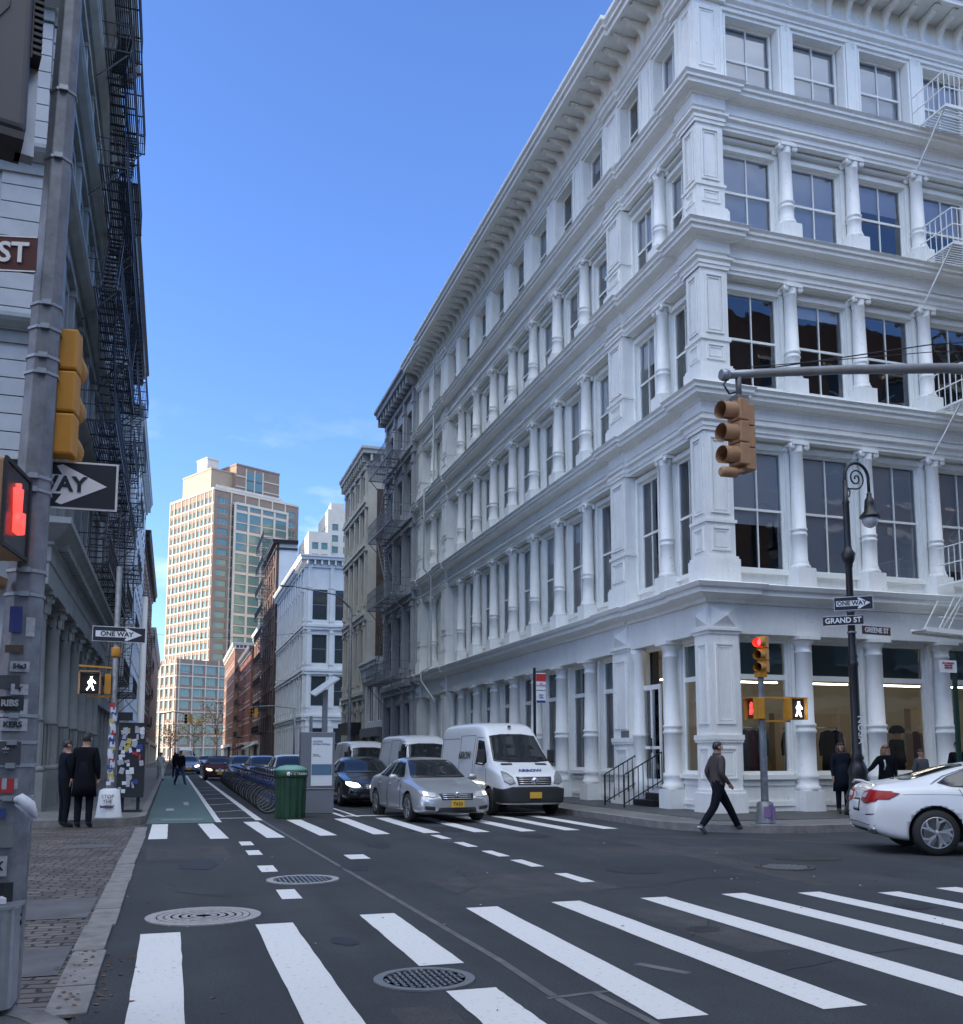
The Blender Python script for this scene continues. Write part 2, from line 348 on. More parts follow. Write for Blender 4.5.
# left far corner
roundwalk([(-60,100),(-60,22.5)]+arc(-1.9,23.75,1.22,270,360)+[(-.68,100)],.15,'sidewalk','walk')
b=MB(); P=[(-60,22.36)]+arc(-1.9,23.75,1.38,270,360)+[(-.52,100)]; Q=[(-60,22.5)]+arc(-1.9,23.75,1.22,270,360)+[(-.68,100)]
for i in range(len(P)-1):
    vs=[(*P[i],-.02),(*P[i+1],-.02),(*Q[i+1],-.02),(*Q[i],-.02),(*P[i],.15),(*P[i+1],.15),(*Q[i+1],.15),(*Q[i],.15)]
    b.add(vs,[(0,1,2,3),(4,5,6,7),(0,1,5,4),(3,2,6,7)])
struct(b,'kerb',['granite'])
# left near corner where the photographer stands
pts=[(-60,-40),(-.55,-40),(-.55,5.0)]+arc(-1.5,5.2,.95,0,90,8)+[(-60,6.15)]
roundwalk(pts,.15,'sidewalk','slab')
b=MB(); P=[(-.4,-40),(-.4,5.0)]+arc(-1.5,5.2,1.1,0,90,8)+[(-60,6.3)]; Q=[(-.55,-40),(-.55,5.0)]+arc(-1.5,5.2,.95,0,90,8)+[(-60,6.15)]
for i in range(len(P)-1):
    vs=[(*P[i],-.02),(*P[i+1],-.02),(*Q[i+1],-.02),(*Q[i],-.02),(*P[i],.152),(*P[i+1],.152),(*Q[i+1],.152),(*Q[i],.152)]
    b.add(vs,[(0,1,2,3),(4,5,6,7),(0,1,5,4),(3,2,6,7)])
struct(b,'kerb',['granite'])
roundwalk([(11.2,-40),(80,-40),(80,9.4)]+[(13.2,9.4)]+arc(13.2,7.4,2.0,90,180)[1:],.15,'sidewalk','walk')
roundwalk([(11.5,100),(70,100),(70,330),(11.5,330)],.14,'far_sidewalk','walk') if False else None
b=MB(); b.box(9.8,14,112,330,-.02,.15); b.box(-4,-.6,100.5,330,-.02,.15); struct(b,'far_sidewalk',['walk'])
# ------------- painted markings
def strip(b,pts,z=.004): b.poly([(x,y,z) for x,y in pts])
def wob(b,x0,x1,y0,y1,z=.004,sk=0.,n=14,amp=.004):
    l=[(x0+sk*i/n+rs.uniform(-amp,amp),y0+(y1-y0)*i/n) for i in range(n+1)]; r=[(x1+sk*i/n+rs.uniform(-amp,amp),y0+(y1-y0)*i/n) for i in range(n+1)]
    for i in range(n): b.quad((*l[i],z),(*r[i],z),(*r[i+1],z),(*l[i+1],z))
b=MB()
wob(b,-.20,.125,5.2,8.93); wob(b,.77,1.10,5.2,9.12); wob(b,1.76,2.10,7.0,9.36); wob(b,1.74,2.08,5.1,6.22)
wob(b,2.73,3.06,5.2,9.45,sk=.12); wob(b,3.78,4.10,5.1,9.55,sk=.03); wob(b,4.82,5.13,5.0,9.53); wob(b,5.8,6.1,4.9,9.53); wob(b,6.66,6.95,4.8,9.36); wob(b,7.52,7.8,4.7,9.1); wob(b,8.4,8.7,4.8,9.2)
struct(b,'crosswalk_near',['mark'])
b=MB()
for x0,y0,y1,sk in ((-.36,18.75,22.7,0.),(.72,18.5,22.6,-.12),(1.72,18.4,22.9,-.12),(2.72,18.6,23.3,-.1),(3.75,18.6,23.4,0),(4.75,18.6,23.4,0),(5.75,18.5,23.3,0),(6.7,18.4,23.2,0),(7.65,18.4,23.2,0),(8.55,18.5,23.2,0)):
    wob(b,x0,x0+.33,y0,y1,sk=sk)
struct(b,'crosswalk_far',['mark'])
b=MB()
for y0 in (17.0,15.35,13.1,10.6): wob(b,1.17,1.38,y0,y0+.75,n=3)
for y0 in (10.9,12.6,14.0,15.6,17.2): wob(b,4.74,4.92,y0,y0+.9,n=3)
wob(b,2.55,2.85,14.3,14.95,n=3)
struct(b,'dashed_guide_lines',['mark'])
b=MB(); wob(b,1.0,1.13,23.0,75,n=60); wob(b,1.92,2.08,23.4,75,n=60); wob(b,4.05,4.17,24.0,60,n=30); wob(b,4.4,4.5,24.0,40,n=10); b.quad((1.13,24.3,.0045),(1.92,24.3,.0045),(1.92,24.42,.0045),(1.13,24.42,.0045)); b.quad((4.2,24.2,.0045),(9.6,24.2,.0045),(9.6,24.5,.0045),(4.2,24.5,.0045))
for i in range(6): b.quad((1.13,27+i*4.,.0045),(1.92,27.6+i*4.,.0045),(1.92,27.72+i*4,.0045),(1.13,27.12+i*4,.0045))
struct(b,'lane_lines',['mark'])
b=MB(); b.quad((-.5,22.95,.004),(.98,22.95,.004),(.98,75,.004),(-.5,75,.004)); struct(b,'bike_lane',['bikelane'])
b=MB(); wob(b,-.2,.75,24.1,24.3,z=.008,n=2); wob(b,-.1,.1,28,29.2,z=.008,n=2);wob(b,.4,.55,31,33,z=.008,n=2); struct(b,'lane_symbol',['markold'])
b=MB()   # tar seams, trench outline, stop line
def ln(pts,w,z=.003):
    for a,c in zip(pts[:-1],pts[1:]):
        d=Vector((c[0]-a[0],c[1]-a[1])).normalized(); n=Vector((-d.y,d.x))*w/2
        b.quad((a[0]-n.x,a[1]-n.y,z),(a[0]+n.x,a[1]+n.y,z),(c[0]+n.x,c[1]+n.y,z),(c[0]-n.x,c[1]-n.y,z))
ln([(2.05,24),(2.12,20),(2.2,16),(2.28,12),(2.34,9),(2.38,7),(2.36,5.9)],.06)
ln([(2.3,5.85),(2.62,5.9),(3.0,5.9)],.05); ln([(2.36,5.85),(2.42,4.4)],.06); ln([(2.64,5.9),(2.7,4.4)],.06,.0034)
ln([(8.2,16.9),(10.6,15.0),(12,13.2),(13,11.0)],.05); ln([(3.3,6.6),(3.5,6.2)],.09)
struct(b,'tar_seams',['seam'])
rq=random.Random(21)
def blotch(b,x,y,rx,ry,z,n=26,rot=0):
    pts=[]
    ph=[rq.uniform(0,6.3) for _ in range(4)]
    for i in range(n):
        a=2*PI*i/n; k=1+.16*math.sin(2*a+ph[0])+.10*math.sin(5*a+ph[1])+.06*math.sin(9*a+ph[2]); u=rx*k*math.cos(a); v=ry*k*math.sin(a); pts.append((x+u*math.cos(rot)-v*math.sin(rot),y+u*math.sin(rot)+v*math.cos(rot),z))
    b.poly(pts)
b=MB(); zz_=.0034
for x,y,rx,ry in ((5.2,19.3,.5,.8),(6.6,17.4,.25,.5),(8.4,20.3,.6,.5),(2.4,13.2,.18,.3),(5.9,11.8,.3,.45),(3.4,16.4,.2,.5),(9.0,12.3,.5,.25),(7.2,8.2,.16,.22),(1.4,8.1,.1,.2),(4.5,7.7,.14,.16),(.4,14.2,.3,.5),(5.4,28.0,.5,1.2)): zz_+=.0001; blotch(b,x,y,rx,ry,zz_)
struct(b,'oil_stains',['oil'])
b=MB()
zz_=.0004
for pts in (((3.1,9.9),(5.0,10.3),(4.9,12.1),(3.0,11.7)),((6.3,13.6),(9.4,13.0),(9.7,14.2),(6.5,14.9)),((-.3,15.0),(.9,15.1),(.9,17.2),(-.35,17.1)),((4.3,6.7),(4.75,6.7),(4.8,8.9),(4.25,8.9)),((1.3,4.4),(1.62,4.4),(1.66,5.9),(1.3,5.9)),((7.2,9.8),(7.7,9.8),(8.2,15.9),(7.6,15.9))): zz_+=.0003; strip(b,pts,zz_)
struct(b,'trench_patches',['patch'])
b=MB()
def crack(x,y,a,L_,w=.012):
    pts=[(x,y)]
    for i in range(int(L_/.18)): a+=rq.uniform(-.5,.5); x+=.18*math.cos(a); y+=.18*math.sin(a); pts.append((x,y))
    ln(pts,w,.0028)
for q in ((3,10.4,1.2,2.6),(5.5,14,0.3,2.4),(.6,11,2.0,1.8),(7.0,10.2,1.4,3),(1.0,16,0.1,2),(4.2,7.4,.6,1.6),(6.0,6.3,2.2,2.2),(2.2,14.8,.2,1.5),(8.6,9.9,.9,2.2),(3.0,17.6,.1,3.2)): crack(*q)
struct(b,'asphalt_cracks',['oil'])
# ------------- manhole covers
def manhole(x,y,r,label,rim,style):
    t=thing('manhole_cover',label,'manhole cover',(x,y,.005),group='manhole covers')
    b=MB(); b.lathe([(r*.82,0),(r*.82,.008),(r,.008),(r,-.004)],n=48,smooth=False); b.build('rim',[rim],t)
    b=MB(); b.lathe([(0,.002),(r*.81,.002)],n=40,smooth=False); b.cur=1
    if style==0:
        for k,rr in enumerate((.18,.33,.48,.62,.74)):
            n=6+k*5
            for i in range(n):
                a=2*PI*i/n+k*.3; b.cbox((rr*r*math.cos(a),rr*r*math.sin(a),.004),(r*.10,r*.30/(1+.0*k)*.6,.008),Matrix.Rotation(a,3,'Z'))
    else:
        for i in range(-6,7):
            for j in range(-6,7):
                if math.hypot(i,j)<6.2: b.cbox((i*r*.125,j*r*.125,.004),(r*.09,r*.05,.008),Matrix.Rotation(R(45 if (i+j)%2 else -45),3,'Z'))
    b.build('lid',['castiron','castrim' if style==0 else 'gland'],t); return t
manhole(.34,9.72,.53,'wide pale manhole cover just beyond the first crosswalk stripe, ringed by a light rim','castrim',0)
manhole(1.58,12.15,.44,'plain round manhole cover in mid asphalt, beyond the wide pale one','castrim',1)
manhole(1.69,6.58,.345,'small dark manhole cover cut into a near crosswalk stripe','giron',1)
manhole(8.0,11.5,.4,'faint manhole cover near the white sedan, flush with the dark asphalt','asph2',1)
# ================================================================= window prototypes
PROTO={}
def winproto(w,h,fm='white2',gm='glass',kind='hung',fw=.07,blind=0.,bm='blind'):
    k=(w,h,fm,gm,kind,round(blind,2),bm)
    if k in PROTO: return PROTO[k]
    b=MB(); d=.04
    for x0,x1,z0,z1 in ((-w/2,-w/2+fw,0,h),(w/2-fw,w/2,0,h)): b.box(x0,x1,-d,d,z0,z1)
    b.box(-w/2+fw,w/2-fw,-d-.002,d,0,fw*1.1); b.box(-w/2+fw,w/2-fw,-d,d,h-fw,h)
    if kind in('hung','hung1'): b.box(-w/2+fw,w/2-fw,-d+.004,d,h*.5-.03,h*.5+.03)
    if kind=='hung': b.box(-.014,.014,-d+.01,d-.006,fw,h*.5-.03); b.box(-.014,.014,-d+.01,d-.006,h*.5+.03,h-fw)
    if kind=='transom': b.box(-w/2+fw,w/2-fw,-d-.004,d,h*.70,h*.70+.13)
    if kind=='mull3':
        for q in (-1/6,1/6): b.box(w*q-.03,w*q+.03,-d+.004,d,fw,h-fw)
    fr=b.mesh('window_frame_mesh',[fm])
    g=MB(); g.quad((-w/2+fw,.0,fw),(w/2-fw,.0,fw),(w/2-fw,.0,h-fw),(-w/2+fw,.0,h-fw)); gl=g.mesh('pane_mesh',[gm])
    bl=None
    if blind>0:
        q=MB(); q.box(-w/2+fw,w/2-fw,.10,.11,h-fw-(h-2*fw)*blind,h-fw); bl=q.mesh('blind_mesh',[bm])
    PROTO[k]=(fr,gl,bl); return PROTO[k]
def window(parent,loc,rz,*a,**k):
    fr,gl,bl=winproto(*a,**k); o=inst(fr,'window',parent,loc,rz); inst(gl,'pane',o,(0,0,0))
    if bl: inst(bl,'blind',o,(0,0,0))
    return o
def TS(Y): return lambda s,d,z:(s,Y-d,z)
def TW(X): return lambda s,d,z:(X-d,s,z)
def TE(X): return lambda s,d,z:(X+d,s,z)
def TN(Y): return lambda s,d,z:(s,Y+d,z)
def wallgrid(b,T,s0,s1,z0,z1,cols,rows,d0,d1):
    """wall skin with openings cols x rows; adjoining boxes only touch"""
    cols=sorted(cols); e=s0
    for a,c in cols:
        if a>e: b.box(e,a,d0,d1,z0,z1,T)
        zz=z0
        for r0,r1 in rows:
            if r0>zz: b.box(a,c,d0,d1,zz,r0,T)
            zz=r1
        if zz<z1: b.box(a,c,d0,d1,zz,z1,T)
        e=c
    if e<s1: b.box(e,s1,d0,d1,z0,z1,T)
# ================================================================= WHITE CAST IRON BUILDING
WB=thing('cast_iron_building','white painted five storey cast iron building with columns, filling the right side of the picture','building',(12,20.2,0))
ORG=Vector((12,20.2,0))
def wb(b,name,m='white',**k):
    b.v=[(x-12,y-20.2,z) for x,y,z in b.v]; return b.build(name,[m],WB,**k)
YE=49.3; XE=31.6
LV=[.15,5.6,10.54,14.77,18.7,22.6]
piersW=[(24.5,25.5),(43.6,44.5),(48.6,49.3)]      # along y on the long facade
piersS=[(23.7,24.7),(30.6,31.6)]
CPX=12.98; CPY=21.0
colsW=[22.45]+[27.6+2.36*k for k in range(7)]+[46.7]
colsS=[14.97,17.1,19.25,21.4,26.5,28.6]
winW=[(21.70,1.15),(23.80,1.15),(26.42,1.45)]+[(28.78+2.36*k,1.45) for k in range(6)]+[(42.72,1.3),(45.35,1.15),(47.68,1.2)]
winS=[(13.95,1.54),(16.03,1.56),(18.18,1.56),(20.33,1.56),(22.50,1.5),(25.6,1.4),(27.55,1.4),(29.6,1.4)]
WX=12.14; TWx=TW(WX); TSy=TS(20.2)
def jogpath(p,base=0.):
    """plan path from far end of long facade to the corner to the end of the right facade, stepping out by p at every pier"""
    L=[]; x=WX-base
    for a,c in reversed(piersW):
        if c>=YE-.01: L+=[(x-p,YE),(x-p,a),(x,a)]
        else: L+=[(x,c),(x-p,c),(x-p,a),(x,a)]
    L+=[(x,CPY+.15),(x-p,CPY+.15),(x-p,20.2-base-p),(CPX+.12,20.2-base-p),(CPX+.12,20.2-base)]
    y=20.2-base
    for a,c in piersS:
        L+=[(a,y),(a,y-p),(c,y-p)]
        if c<XE-.01: L+=[(c,y)]
    return L   # travel: -y then +x ; outward must be right side -> reverse
def sweepW(b,p,prof,base=0.):
    L=jogpath(p,base); b.sweep(L,prof)
# outward check: travelling -y along x=12, right side is -x (outward): OK; travelling +x, right side is -y: OK
# cornices per level
CORN=[(-.55,-.62),(-.05,-.62),(-.05,-.36),(.0,-.33),(.0,-.30),(.22,-.25),(.24,-.25),(.24,-.15),(.30,-.13),(.30,-.06),(.36,-.0),(.32,.03),(-.55,.03)]
names={1:5.6,2:10.54,3:14.77,4:18.7}
for k in (2,3,4):
    z=LV[k]; b=MB(); sweepW(b,.10,[(d,z+h) for d,h in CORN]); 
    wb(b,'cornice','white')
b=MB(); sweepW(b,.10,[(d,5.6+h) for d,h in [(-.55,-.42),(.0,-.42),(.02,-.34),(.10,-.30),(.28,-.24),(.31,-.24),(.31,-.13),(.38,-.10),(.43,-.0),(.38,.03),(-.55,.03)]]); wb(b,'cornice','white')
# frieze and architrave per level (behind column capitals)
for k in (2,3,4):
    z=LV[k]; b=MB(); sweepW(b,.075,[(-.5,z-1.06),(-.10,z-1.06),(-.10,z-.98),(-.06,z-.96),(-.06,z-.84),(.02,z-.80),(.02,z-.74),(-.09,z-.70),(-.09,z-.625),(-.5,z-.625)]); wb(b,'architrave','white')
b=MB(); sweepW(b,.04,[(-.5,4.46),(-.06,4.46),(-.06,5.175),(-.5,5.175)]); wb(b,'shop_frieze','white')
# top storey band + main cornice
b=MB(); sweepW(b,.08,[(-.5,21.12),(.02,21.12),(.02,21.18),(.10,21.24),(.10,21.36),(.16,21.40),(.16,21.46),(-.5,21.46)]); wb(b,'top_moulding','white')
b=MB(); b.sweep([(WX-.03,YE),(WX-.03,20.17),(XE,20.17)],[(-.4,21.463),(.0,21.463),(.0,22.2),(-.4,22.2)]); wb(b,'cornice_frieze','white')
pp=[(WX,YE),(WX,44.75),(WX-.12,44.75),(WX-.12,24.2),(WX,24.2),(WX,20.2),(XE,20.2)]
b=MB(); b.sweep(pp,[(-.6,22.2),(.86,22.2),(.86,22.16),(.90,22.16),(.90,22.3),(.98,22.33),(.98,22.42),(1.06,22.50),(1.06,22.62),(-.6,22.66)]); wb(b,'main_cornice','white')
# brackets of the main cornice
bb=MB(); pr=[(0,.0),(.08,.0),(.12,.08),(.10,.18),(.13,.36),(.24,.50),(.50,.54),(.56,.58),(.56,.64),(.70,.64),(.70,.70),(0,.70)]
for x0 in (-.06,):
    n=len(pr); vs=[(x0,-d,z) for d,z in pr]+[(-x0,-d,z) for d,z in pr]
    bb.add(vs,[tuple(range(n)),tuple(range(n,2*n))[::-1]]+[(i,(i+1)%n,n+(i+1)%n,n+i) for i in range(n)])
bb.box(-.09,.09,-.73,-.45,.66,.697); bb.box(-.08,.08,-.14,0,-.03,.03); brk=bb.mesh('bracket_mesh',['white'])
nb=0
y=20.75
while y<49 and nb<46: inst(brk,'bracket',WB,(WX-12.03,y-20.2,21.48),-PI/2); y+=.625; nb+=1
x=12.6
while x<XE-.2: inst(brk,'bracket',WB,(x-12,-.03,21.48),0); x+=.625; nb+=1
# frieze panels between brackets are shallow frames
# walls: floors 2..4 recessed at d=-.45, top floor flush, with openings
for side,T,s0,s1,wins in (('W',TWx,CPY-.4,YE,winW),('S',TSy,CPX-.4,XE,winS)):
    b=MB(); cols=[(c-w/2,c+w/2) for c,w in wins]
    for k,(r0,r1) in ((1,(6.13,9.27)),(2,(10.9,13.44)),(3,(15.1,17.28))):
        z0=LV[k]+.03; z1=LV[k+1]-.95 if False else LV[k+1]-.62
        wallgrid(b,T,s0,s1,z0,z1,cols,[(r0,r1)],-.75,-.42)
    wallgrid(b,T,s0,s1,LV[4]+.03,21.3,[(c-w/2-.03,c+w/2+.03) for c,w in wins],[(18.78,20.85)],-.55,-.03)
    wb(b,'wall','white')
    b=MB()
    # block plinths between windows at top floor
    for a,c in zip(wins[:-1],wins[1:]):
        m=(a[0]+c[0])/2
        if c[0]-a[0]<2.5: b=MB(); b.box(m-.42,m+.42,-.03,.07,18.73,18.95,T); b.box(m-.16,m+.16,-.03,.012,18.95,20.8,T); wb(b,'pilaster_strip','white2')
    pass
SUR={}
def surround(w,h,top):
    k=(w,h,top)
    if k in SUR: return SUR[k]
    b=MB()
    if not top:
        y=-.50   # local y of the wall face is +.08 behind... frame plane is at d=-.50, wall face at -.42
        for sg in (-1,1):
            e=sg*(w/2+.075); b.box(e-.055,e+.055,-.16,-.08,-.1,h+.12)
            e=sg*(w/2+.19); b.box(e-.035,e+.035,-.13,-.08,-.1,h+.24)
        b.box(-w/2-.02,w/2+.02,-.165,-.08,h,h+.12); b.box(-w/2-.22,w/2+.22,-.22,-.079,h+.24,h+.32); b.box(-w/2-.02,w/2+.02,-.20,-.08,-.1,0)
    else:
        for sg in (-1,1): e=sg*(w/2+.16); b.box(e-.045,e+.045,-.34,-.29,.05,h+.1); e=sg*(w/2+.065); b.box(e-.03,e+.03,-.326,-.29,.05,h+.02)
        b.box(-w/2-.2,w/2+.2,-.35,-.29,h+.10,h+.18)
    SUR[k]=b.mesh('surround_mesh',['white2']); return SUR[k]
# windows
for (wins,rz,fn) in ((winW,-PI/2,lambda c,d,z:(WX-12-d,c-20.2,z)),(winS,0.,lambda c,d,z:(c-12,-d,z))):
    for i,(c,w) in enumerate(wins):
        rr=random.Random(i*7+int(rz*10))
        for k,(r0,r1) in ((1,(6.13,9.27)),(2,(10.9,13.44)),(3,(15.1,17.28)),(4,(18.80,20.85))):
            if rz==0: bl={1:[.62,1,1,.9,.5,.8,.9,.6][i],2:[0,.12,0,0,.2,.3,0,.4][i],3:[1,1,.35,.5,.9,1,.4,1][i],4:[1,1,1,1,.8,1,1,1][i]}[k]
            else: bl=rr.choice((0,.0,.3,.45,.5,1,.2))
            o=window(WB,fn(c,(-.50 if k<4 else -.32),r0),rz,w,round(r1-r0,2),blind=bl,bm='blind' if k<3 else 'blind2'); inst(surround(w,round(r1-r0,2),k==4),'surround',o,(0,0,0))
# interior backing + slabs
b=MB(); b.box(13.9,XE-.3,22.1,YE-.3,5.75,22.2); wb(b,'interior_core','dark')
b=MB()
for z in (5.2,10.1,14.3,18.3): b.sweep([(12.78,YE-.2),(12.78,20.98),(XE-.2,20.98)],[(-1.2,z),(0,z),(0,z+.3),(-1.2,z+.3)])
wb(b,'floor_slab','dim')
b=MB(); b.box(12.2,XE-.05,20.4,YE-.02,22.45,22.6); b.box(XE-.3,XE,20.8,YE,0,22.4); b.box(12.6,XE,YE-.25,YE-.02,0,22.4); wb(b,'roof','roof')
# piers --------------------------------------------------
def pier(b,T,a,c,k,panel=True,both=None):
    """one storey of a pier between s=a..c; front at d=0"""
    z0=LV[k]+.03; z1=LV[k+1]-1.0
    D=-.45
    pass
def pierbox(b,x0,x1,y0,y1,zs): b.box(x0,x1,y0,y1,zs[0],zs[1])
def panelframe(b,T,s0,s1,z0,z1,d,w=.05,t=.025):
    b.box(s0,s0+w,d,d+t,z0,z1,T); b.box(s1-w,s1,d,d+t,z0,z1,T); b.box(s0+w,s1-w,d,d+t,z0,z0+w,T); b.box(s0+w,s1-w,d,d+t,z1-w,z1,T)
def pier_storey(k,x0,x1,y0,y1,faces):
    """rectangular pier with pedestal, panels and capital; faces = list of (T, s0, s1, d)"""
    b=MB(); z0=LV[k]+(.0 if k==0 else .03); z1=LV[k+1]
    def ring(e,za,zb): b.box(x0-e,x1+e,y0-e,y1+e,za,zb)
    if k==0:
        ring(.08,z0,.62); ring(.05,.62,.70); ring(.0,.70,1.82); ring(.04,1.82,1.88); ring(.055,1.88,2.0); ring(0,2.0,4.42); ring(.03,4.42,4.5);ring(.08,4.5,4.56); ring(.0,4.56,5.18)
        pan=[(.95,1.7),(2.25,4.2)]
    elif k<4:
        h=z1-1.06-z0; ring(.08,z0,z0+.14*h+.1); ring(.05,z0+.14*h+.1,z0+.14*h+.17); ring(.0,z0+.14*h+.17,z0+.40*h); ring(.04,z0+.40*h,z0+.40*h+.08); ring(-.01,z0+.4*h+.08,z1-1.06); ring(.035,z1-1.06,z1-.96); ring(.06,z1-.96,z1-.88); ring(.0,z1-.88,z1-.6)
        pan=[(z0+.14*h+.30,z0+.37*h),(z0+.46*h,z1-1.2)]
    else:
        ring(.05,z0,z0+.3); ring(0,z0+.3,21.11); pan=[(z0+.5,20.9)]
    for T,s0,s1,d in faces:
        for a,c in pan: panelframe(b,T,s0+.14,s1-.14,a,c,d,.045,.03); panelframe(b,T,s0+.22,s1-.22,a+.09,c-.09,d,.02,.014)
        if k==0:
            m=(s0+s1)/2; w=(s1-s0)/2-.06; zc=4.86; h=.26
            vs=[T(m-w,d,zc-h),T(m+w,d,zc-h),T(m+w,d,zc+h),T(m-w,d,zc+h),T(m,d+.16,zc)]
            b.add(vs,[(0,1,4),(1,2,4),(2,3,4),(3,0,4)])
    wb(b,'pier','white')
for k in range(5):
    pier_storey(k,WX+.04,CPX,20.2,CPY-.1,[(TWx,20.2,CPY-.1,-.04),(TSy,WX+.04,CPX,0.0)])
    for a,c in piersW: pier_storey(k,WX,12.7,a,c,[(TWx,a,c,0.0)])
    for a,c in piersS: pier_storey(k,a,c,20.2,20.8,[(TSy,a,c,0.0)])
# columns --------------------------------------------------
def column_mesh(h,r,kind):
    b=MB()
    if kind=='tuscan':
        b.box(-r*1.35,r*1.35,-r*1.35,r*1.35,0,.5); 
        pr=[(r*1.35,.5),(r*1.42,.54),(r*1.42,.60),(r*1.2,.64),(r*1.2,.78),(r*1.3,.82),(r*1.3,.88),(r*1.06,.94),(r*1.05,1.9),(r*1.2,1.93),(r*1.2,1.98),(r*1.08,2.01),(r*1.08,2.06),(r*1.2,2.09),(r*1.2,2.13),(r*1.0,2.16),(r*.88,h-.42),(r*1.0,h-.40),(r*1.0,h-.37),(r*.88,h-.35),(r*.88,h-.24),(r*1.25,h-.14),(r*1.3,h-.09),(0,h-.09)]
        b.lathe(pr,n=20); b.box(-r*1.45,r*1.45,-r*1.45,r*1.45,h-.09,h)
    else:
        p=.55; b.box(-r*1.5,r*1.5,-r*1.4,r*1.6,0,p); m=h*.36
        pr=[(r*1.35,p),(r*1.38,p+.05),(r*1.3,p+.09),(r*1.12,p+.12),(r*1.18,p+.16),(r*1.02,p+.2),(r*1.0,m),(r*1.12,m+.02),(r*1.12,m+.06),(r*1.0,m+.08),(r*1.0,m+.13),(r*1.12,m+.15),(r*1.12,m+.19),(r*.98,m+.21),(r*.84,h-.30),(r*.95,h-.28),(r*.95,h-.25),(r*.86,h-.23),(r*1.1,h-.12),(0,h-.12)]
        b.lathe(pr,n=18)
        for sg in (-1,1):
            for dy in (-1,1):
                b.lathe([(0,-.02),(.06,-.02),(.085,0),(.085,.05),(.05,.06),(.04,.08),(0,.08)],c=(sg*r*1.15,dy*r*.75-.03,h-.15),n=12,axis='Y')
        b.box(-r*1.35,r*1.35,-r*1.15,r*1.25,h-.11,h-.05); b.box(-r*1.2,r*1.2,-r*1.05,r*1.2,h-.05,h)
    return b.mesh('column_mesh',['white'])
ctus=column_mesh(4.46-.15,.215,'tuscan'); cion={k:column_mesh(LV[k+1]-1.06-LV[k]-.03,.185,'ionic') for k in (1,2,3)}
for s in colsW:
    inst(ctus,'column',WB,(WX-12+.24,s-20.2,.15),-PI/2)
    for k in (1,2,3): inst(cion[k],'column',WB,(WX-12+.20,s-20.2,LV[k]+.03),-PI/2)
for s in colsS:
    inst(ctus,'column',WB,(s-12,.24,.15),0)
    for k in (1,2,3): inst(cion[k],'column',WB,(s-12,.20,LV[k]+.03),0)
# half columns beside the piers of the long facade
for a in (24.36,43.44):
    b=MB()
    b.lathe([(.22,.15),(.22,.9),(.19,.94),(.19,2.0),(.22,2.03),(.22,2.1),(.18,2.14),(.16,4.1),(.25,4.3),(.25,4.45)],c=(12.42,a,0),n=14)
    for k in ():
        z0=LV[k]+.03; z1=LV[k+1]-1.06; b.lathe([(.2,z0),(.2,z0+.5),(.16,z0+.6),(.14,z1-.25),(.19,z1-.1),(.19,z1)],c=(12.42,a,0),n=12)
    wb(b,'half_column','white')
# ground floor storefront ---------------------------------
for side,T,s0,s1,wins,rz,fn in (('W',TWx,CPY,YE,winW,-PI/2,lambda c,d,z:(WX-12-d,c-20.2,z)),('S',TSy,CPX,XE,winS,0.,lambda c,d,z:(c-12,-d,z))):
    b=MB(); cols=[]
    for i,(c,w) in enumerate(wins):
        w2=min(w+.12,1.42); w2=1.12 if (side=='W' and i in(0,1,99)) else w2
        cols.append((c-w2/2,c+w2/2))
    door=1 if side=='W' else None
    segs=[(a,c2) for i,(a,c2) in enumerate(cols) if i!=door]
    wallgrid(b,T,s0-.1,s1,.15,4.46,cols,[(1.05,4.38)],-.62,-.40)
    for i,(a,c2) in enumerate(cols):
        if i==door: continue
        b.box(a-.06,c2+.06,-.40,-.28,.93,1.04,T); b.box(a-.02,c2+.02,-.40,-.36,.28,.40,T); b.box(a-.02,c2+.02,-.40,-.36,.78,.88,T)
        for e in (a-.07,c2+.07): b.box(e-.05,e+.05,-.40,-.33,1.05,4.40,T)
        for e in (a-.20,c2+.20): b.box(e-.035,e+.035,-.40,-.365,.30,4.44,T)
        w=c2-a; m=(a+c2)/2
        o=window(WB,fn(m,-.52,1.05),rz,round(w,2),3.33,'white2','shop','transom')
        if i!=5: q=MB(); q.quad((-w/2+.07,.06,2.48),(w/2-.07,.06,2.48),(w/2-.07,.06,3.26),(-w/2+.07,.06,3.26)); q.build('transom_shade',['shade'],o)
    wb(b,'storefront','white')
# doorway cut: door bay gets steps, door leaf and railings
b=MB(); b.box(23.2,24.3,-.75,.02,.15,.32,TWx); b.box(23.2,24.3,-.75,-.28,.32,.50,TWx); b.box(23.2,24.3,-.75,-.45,.5,.68,TWx)
wb(b,'door_steps','black')
d=thing('door',None,None); d.parent=WB; d.location=(.50,3.60,.68)
b=MB(); 
for s in (-.5,.44): b.box(-.03,.03,s,s+.06,0,2.75)
b.box(-.03,.03,-.44,.44,2.62,2.75); b.box(-.03,.03,-.44,.44,0,.2); b.box(-.03,.03,-.035,.035,.2,2.62); b.box(-.03,.03,-.44,-.035,1.0,1.08); b.box(-.03,.03,.035,.44,1.0,1.08); b.build('door_frame',['white2'],d)
b=MB(); b.box(-.008,.008,-.44,.44,.2,2.6); b.build('door_pane',['shop'],d); b=MB(); b.box(-.09,-.05,-.06,-.03,.9,1.3); b.build('handle',['chrome'],d)
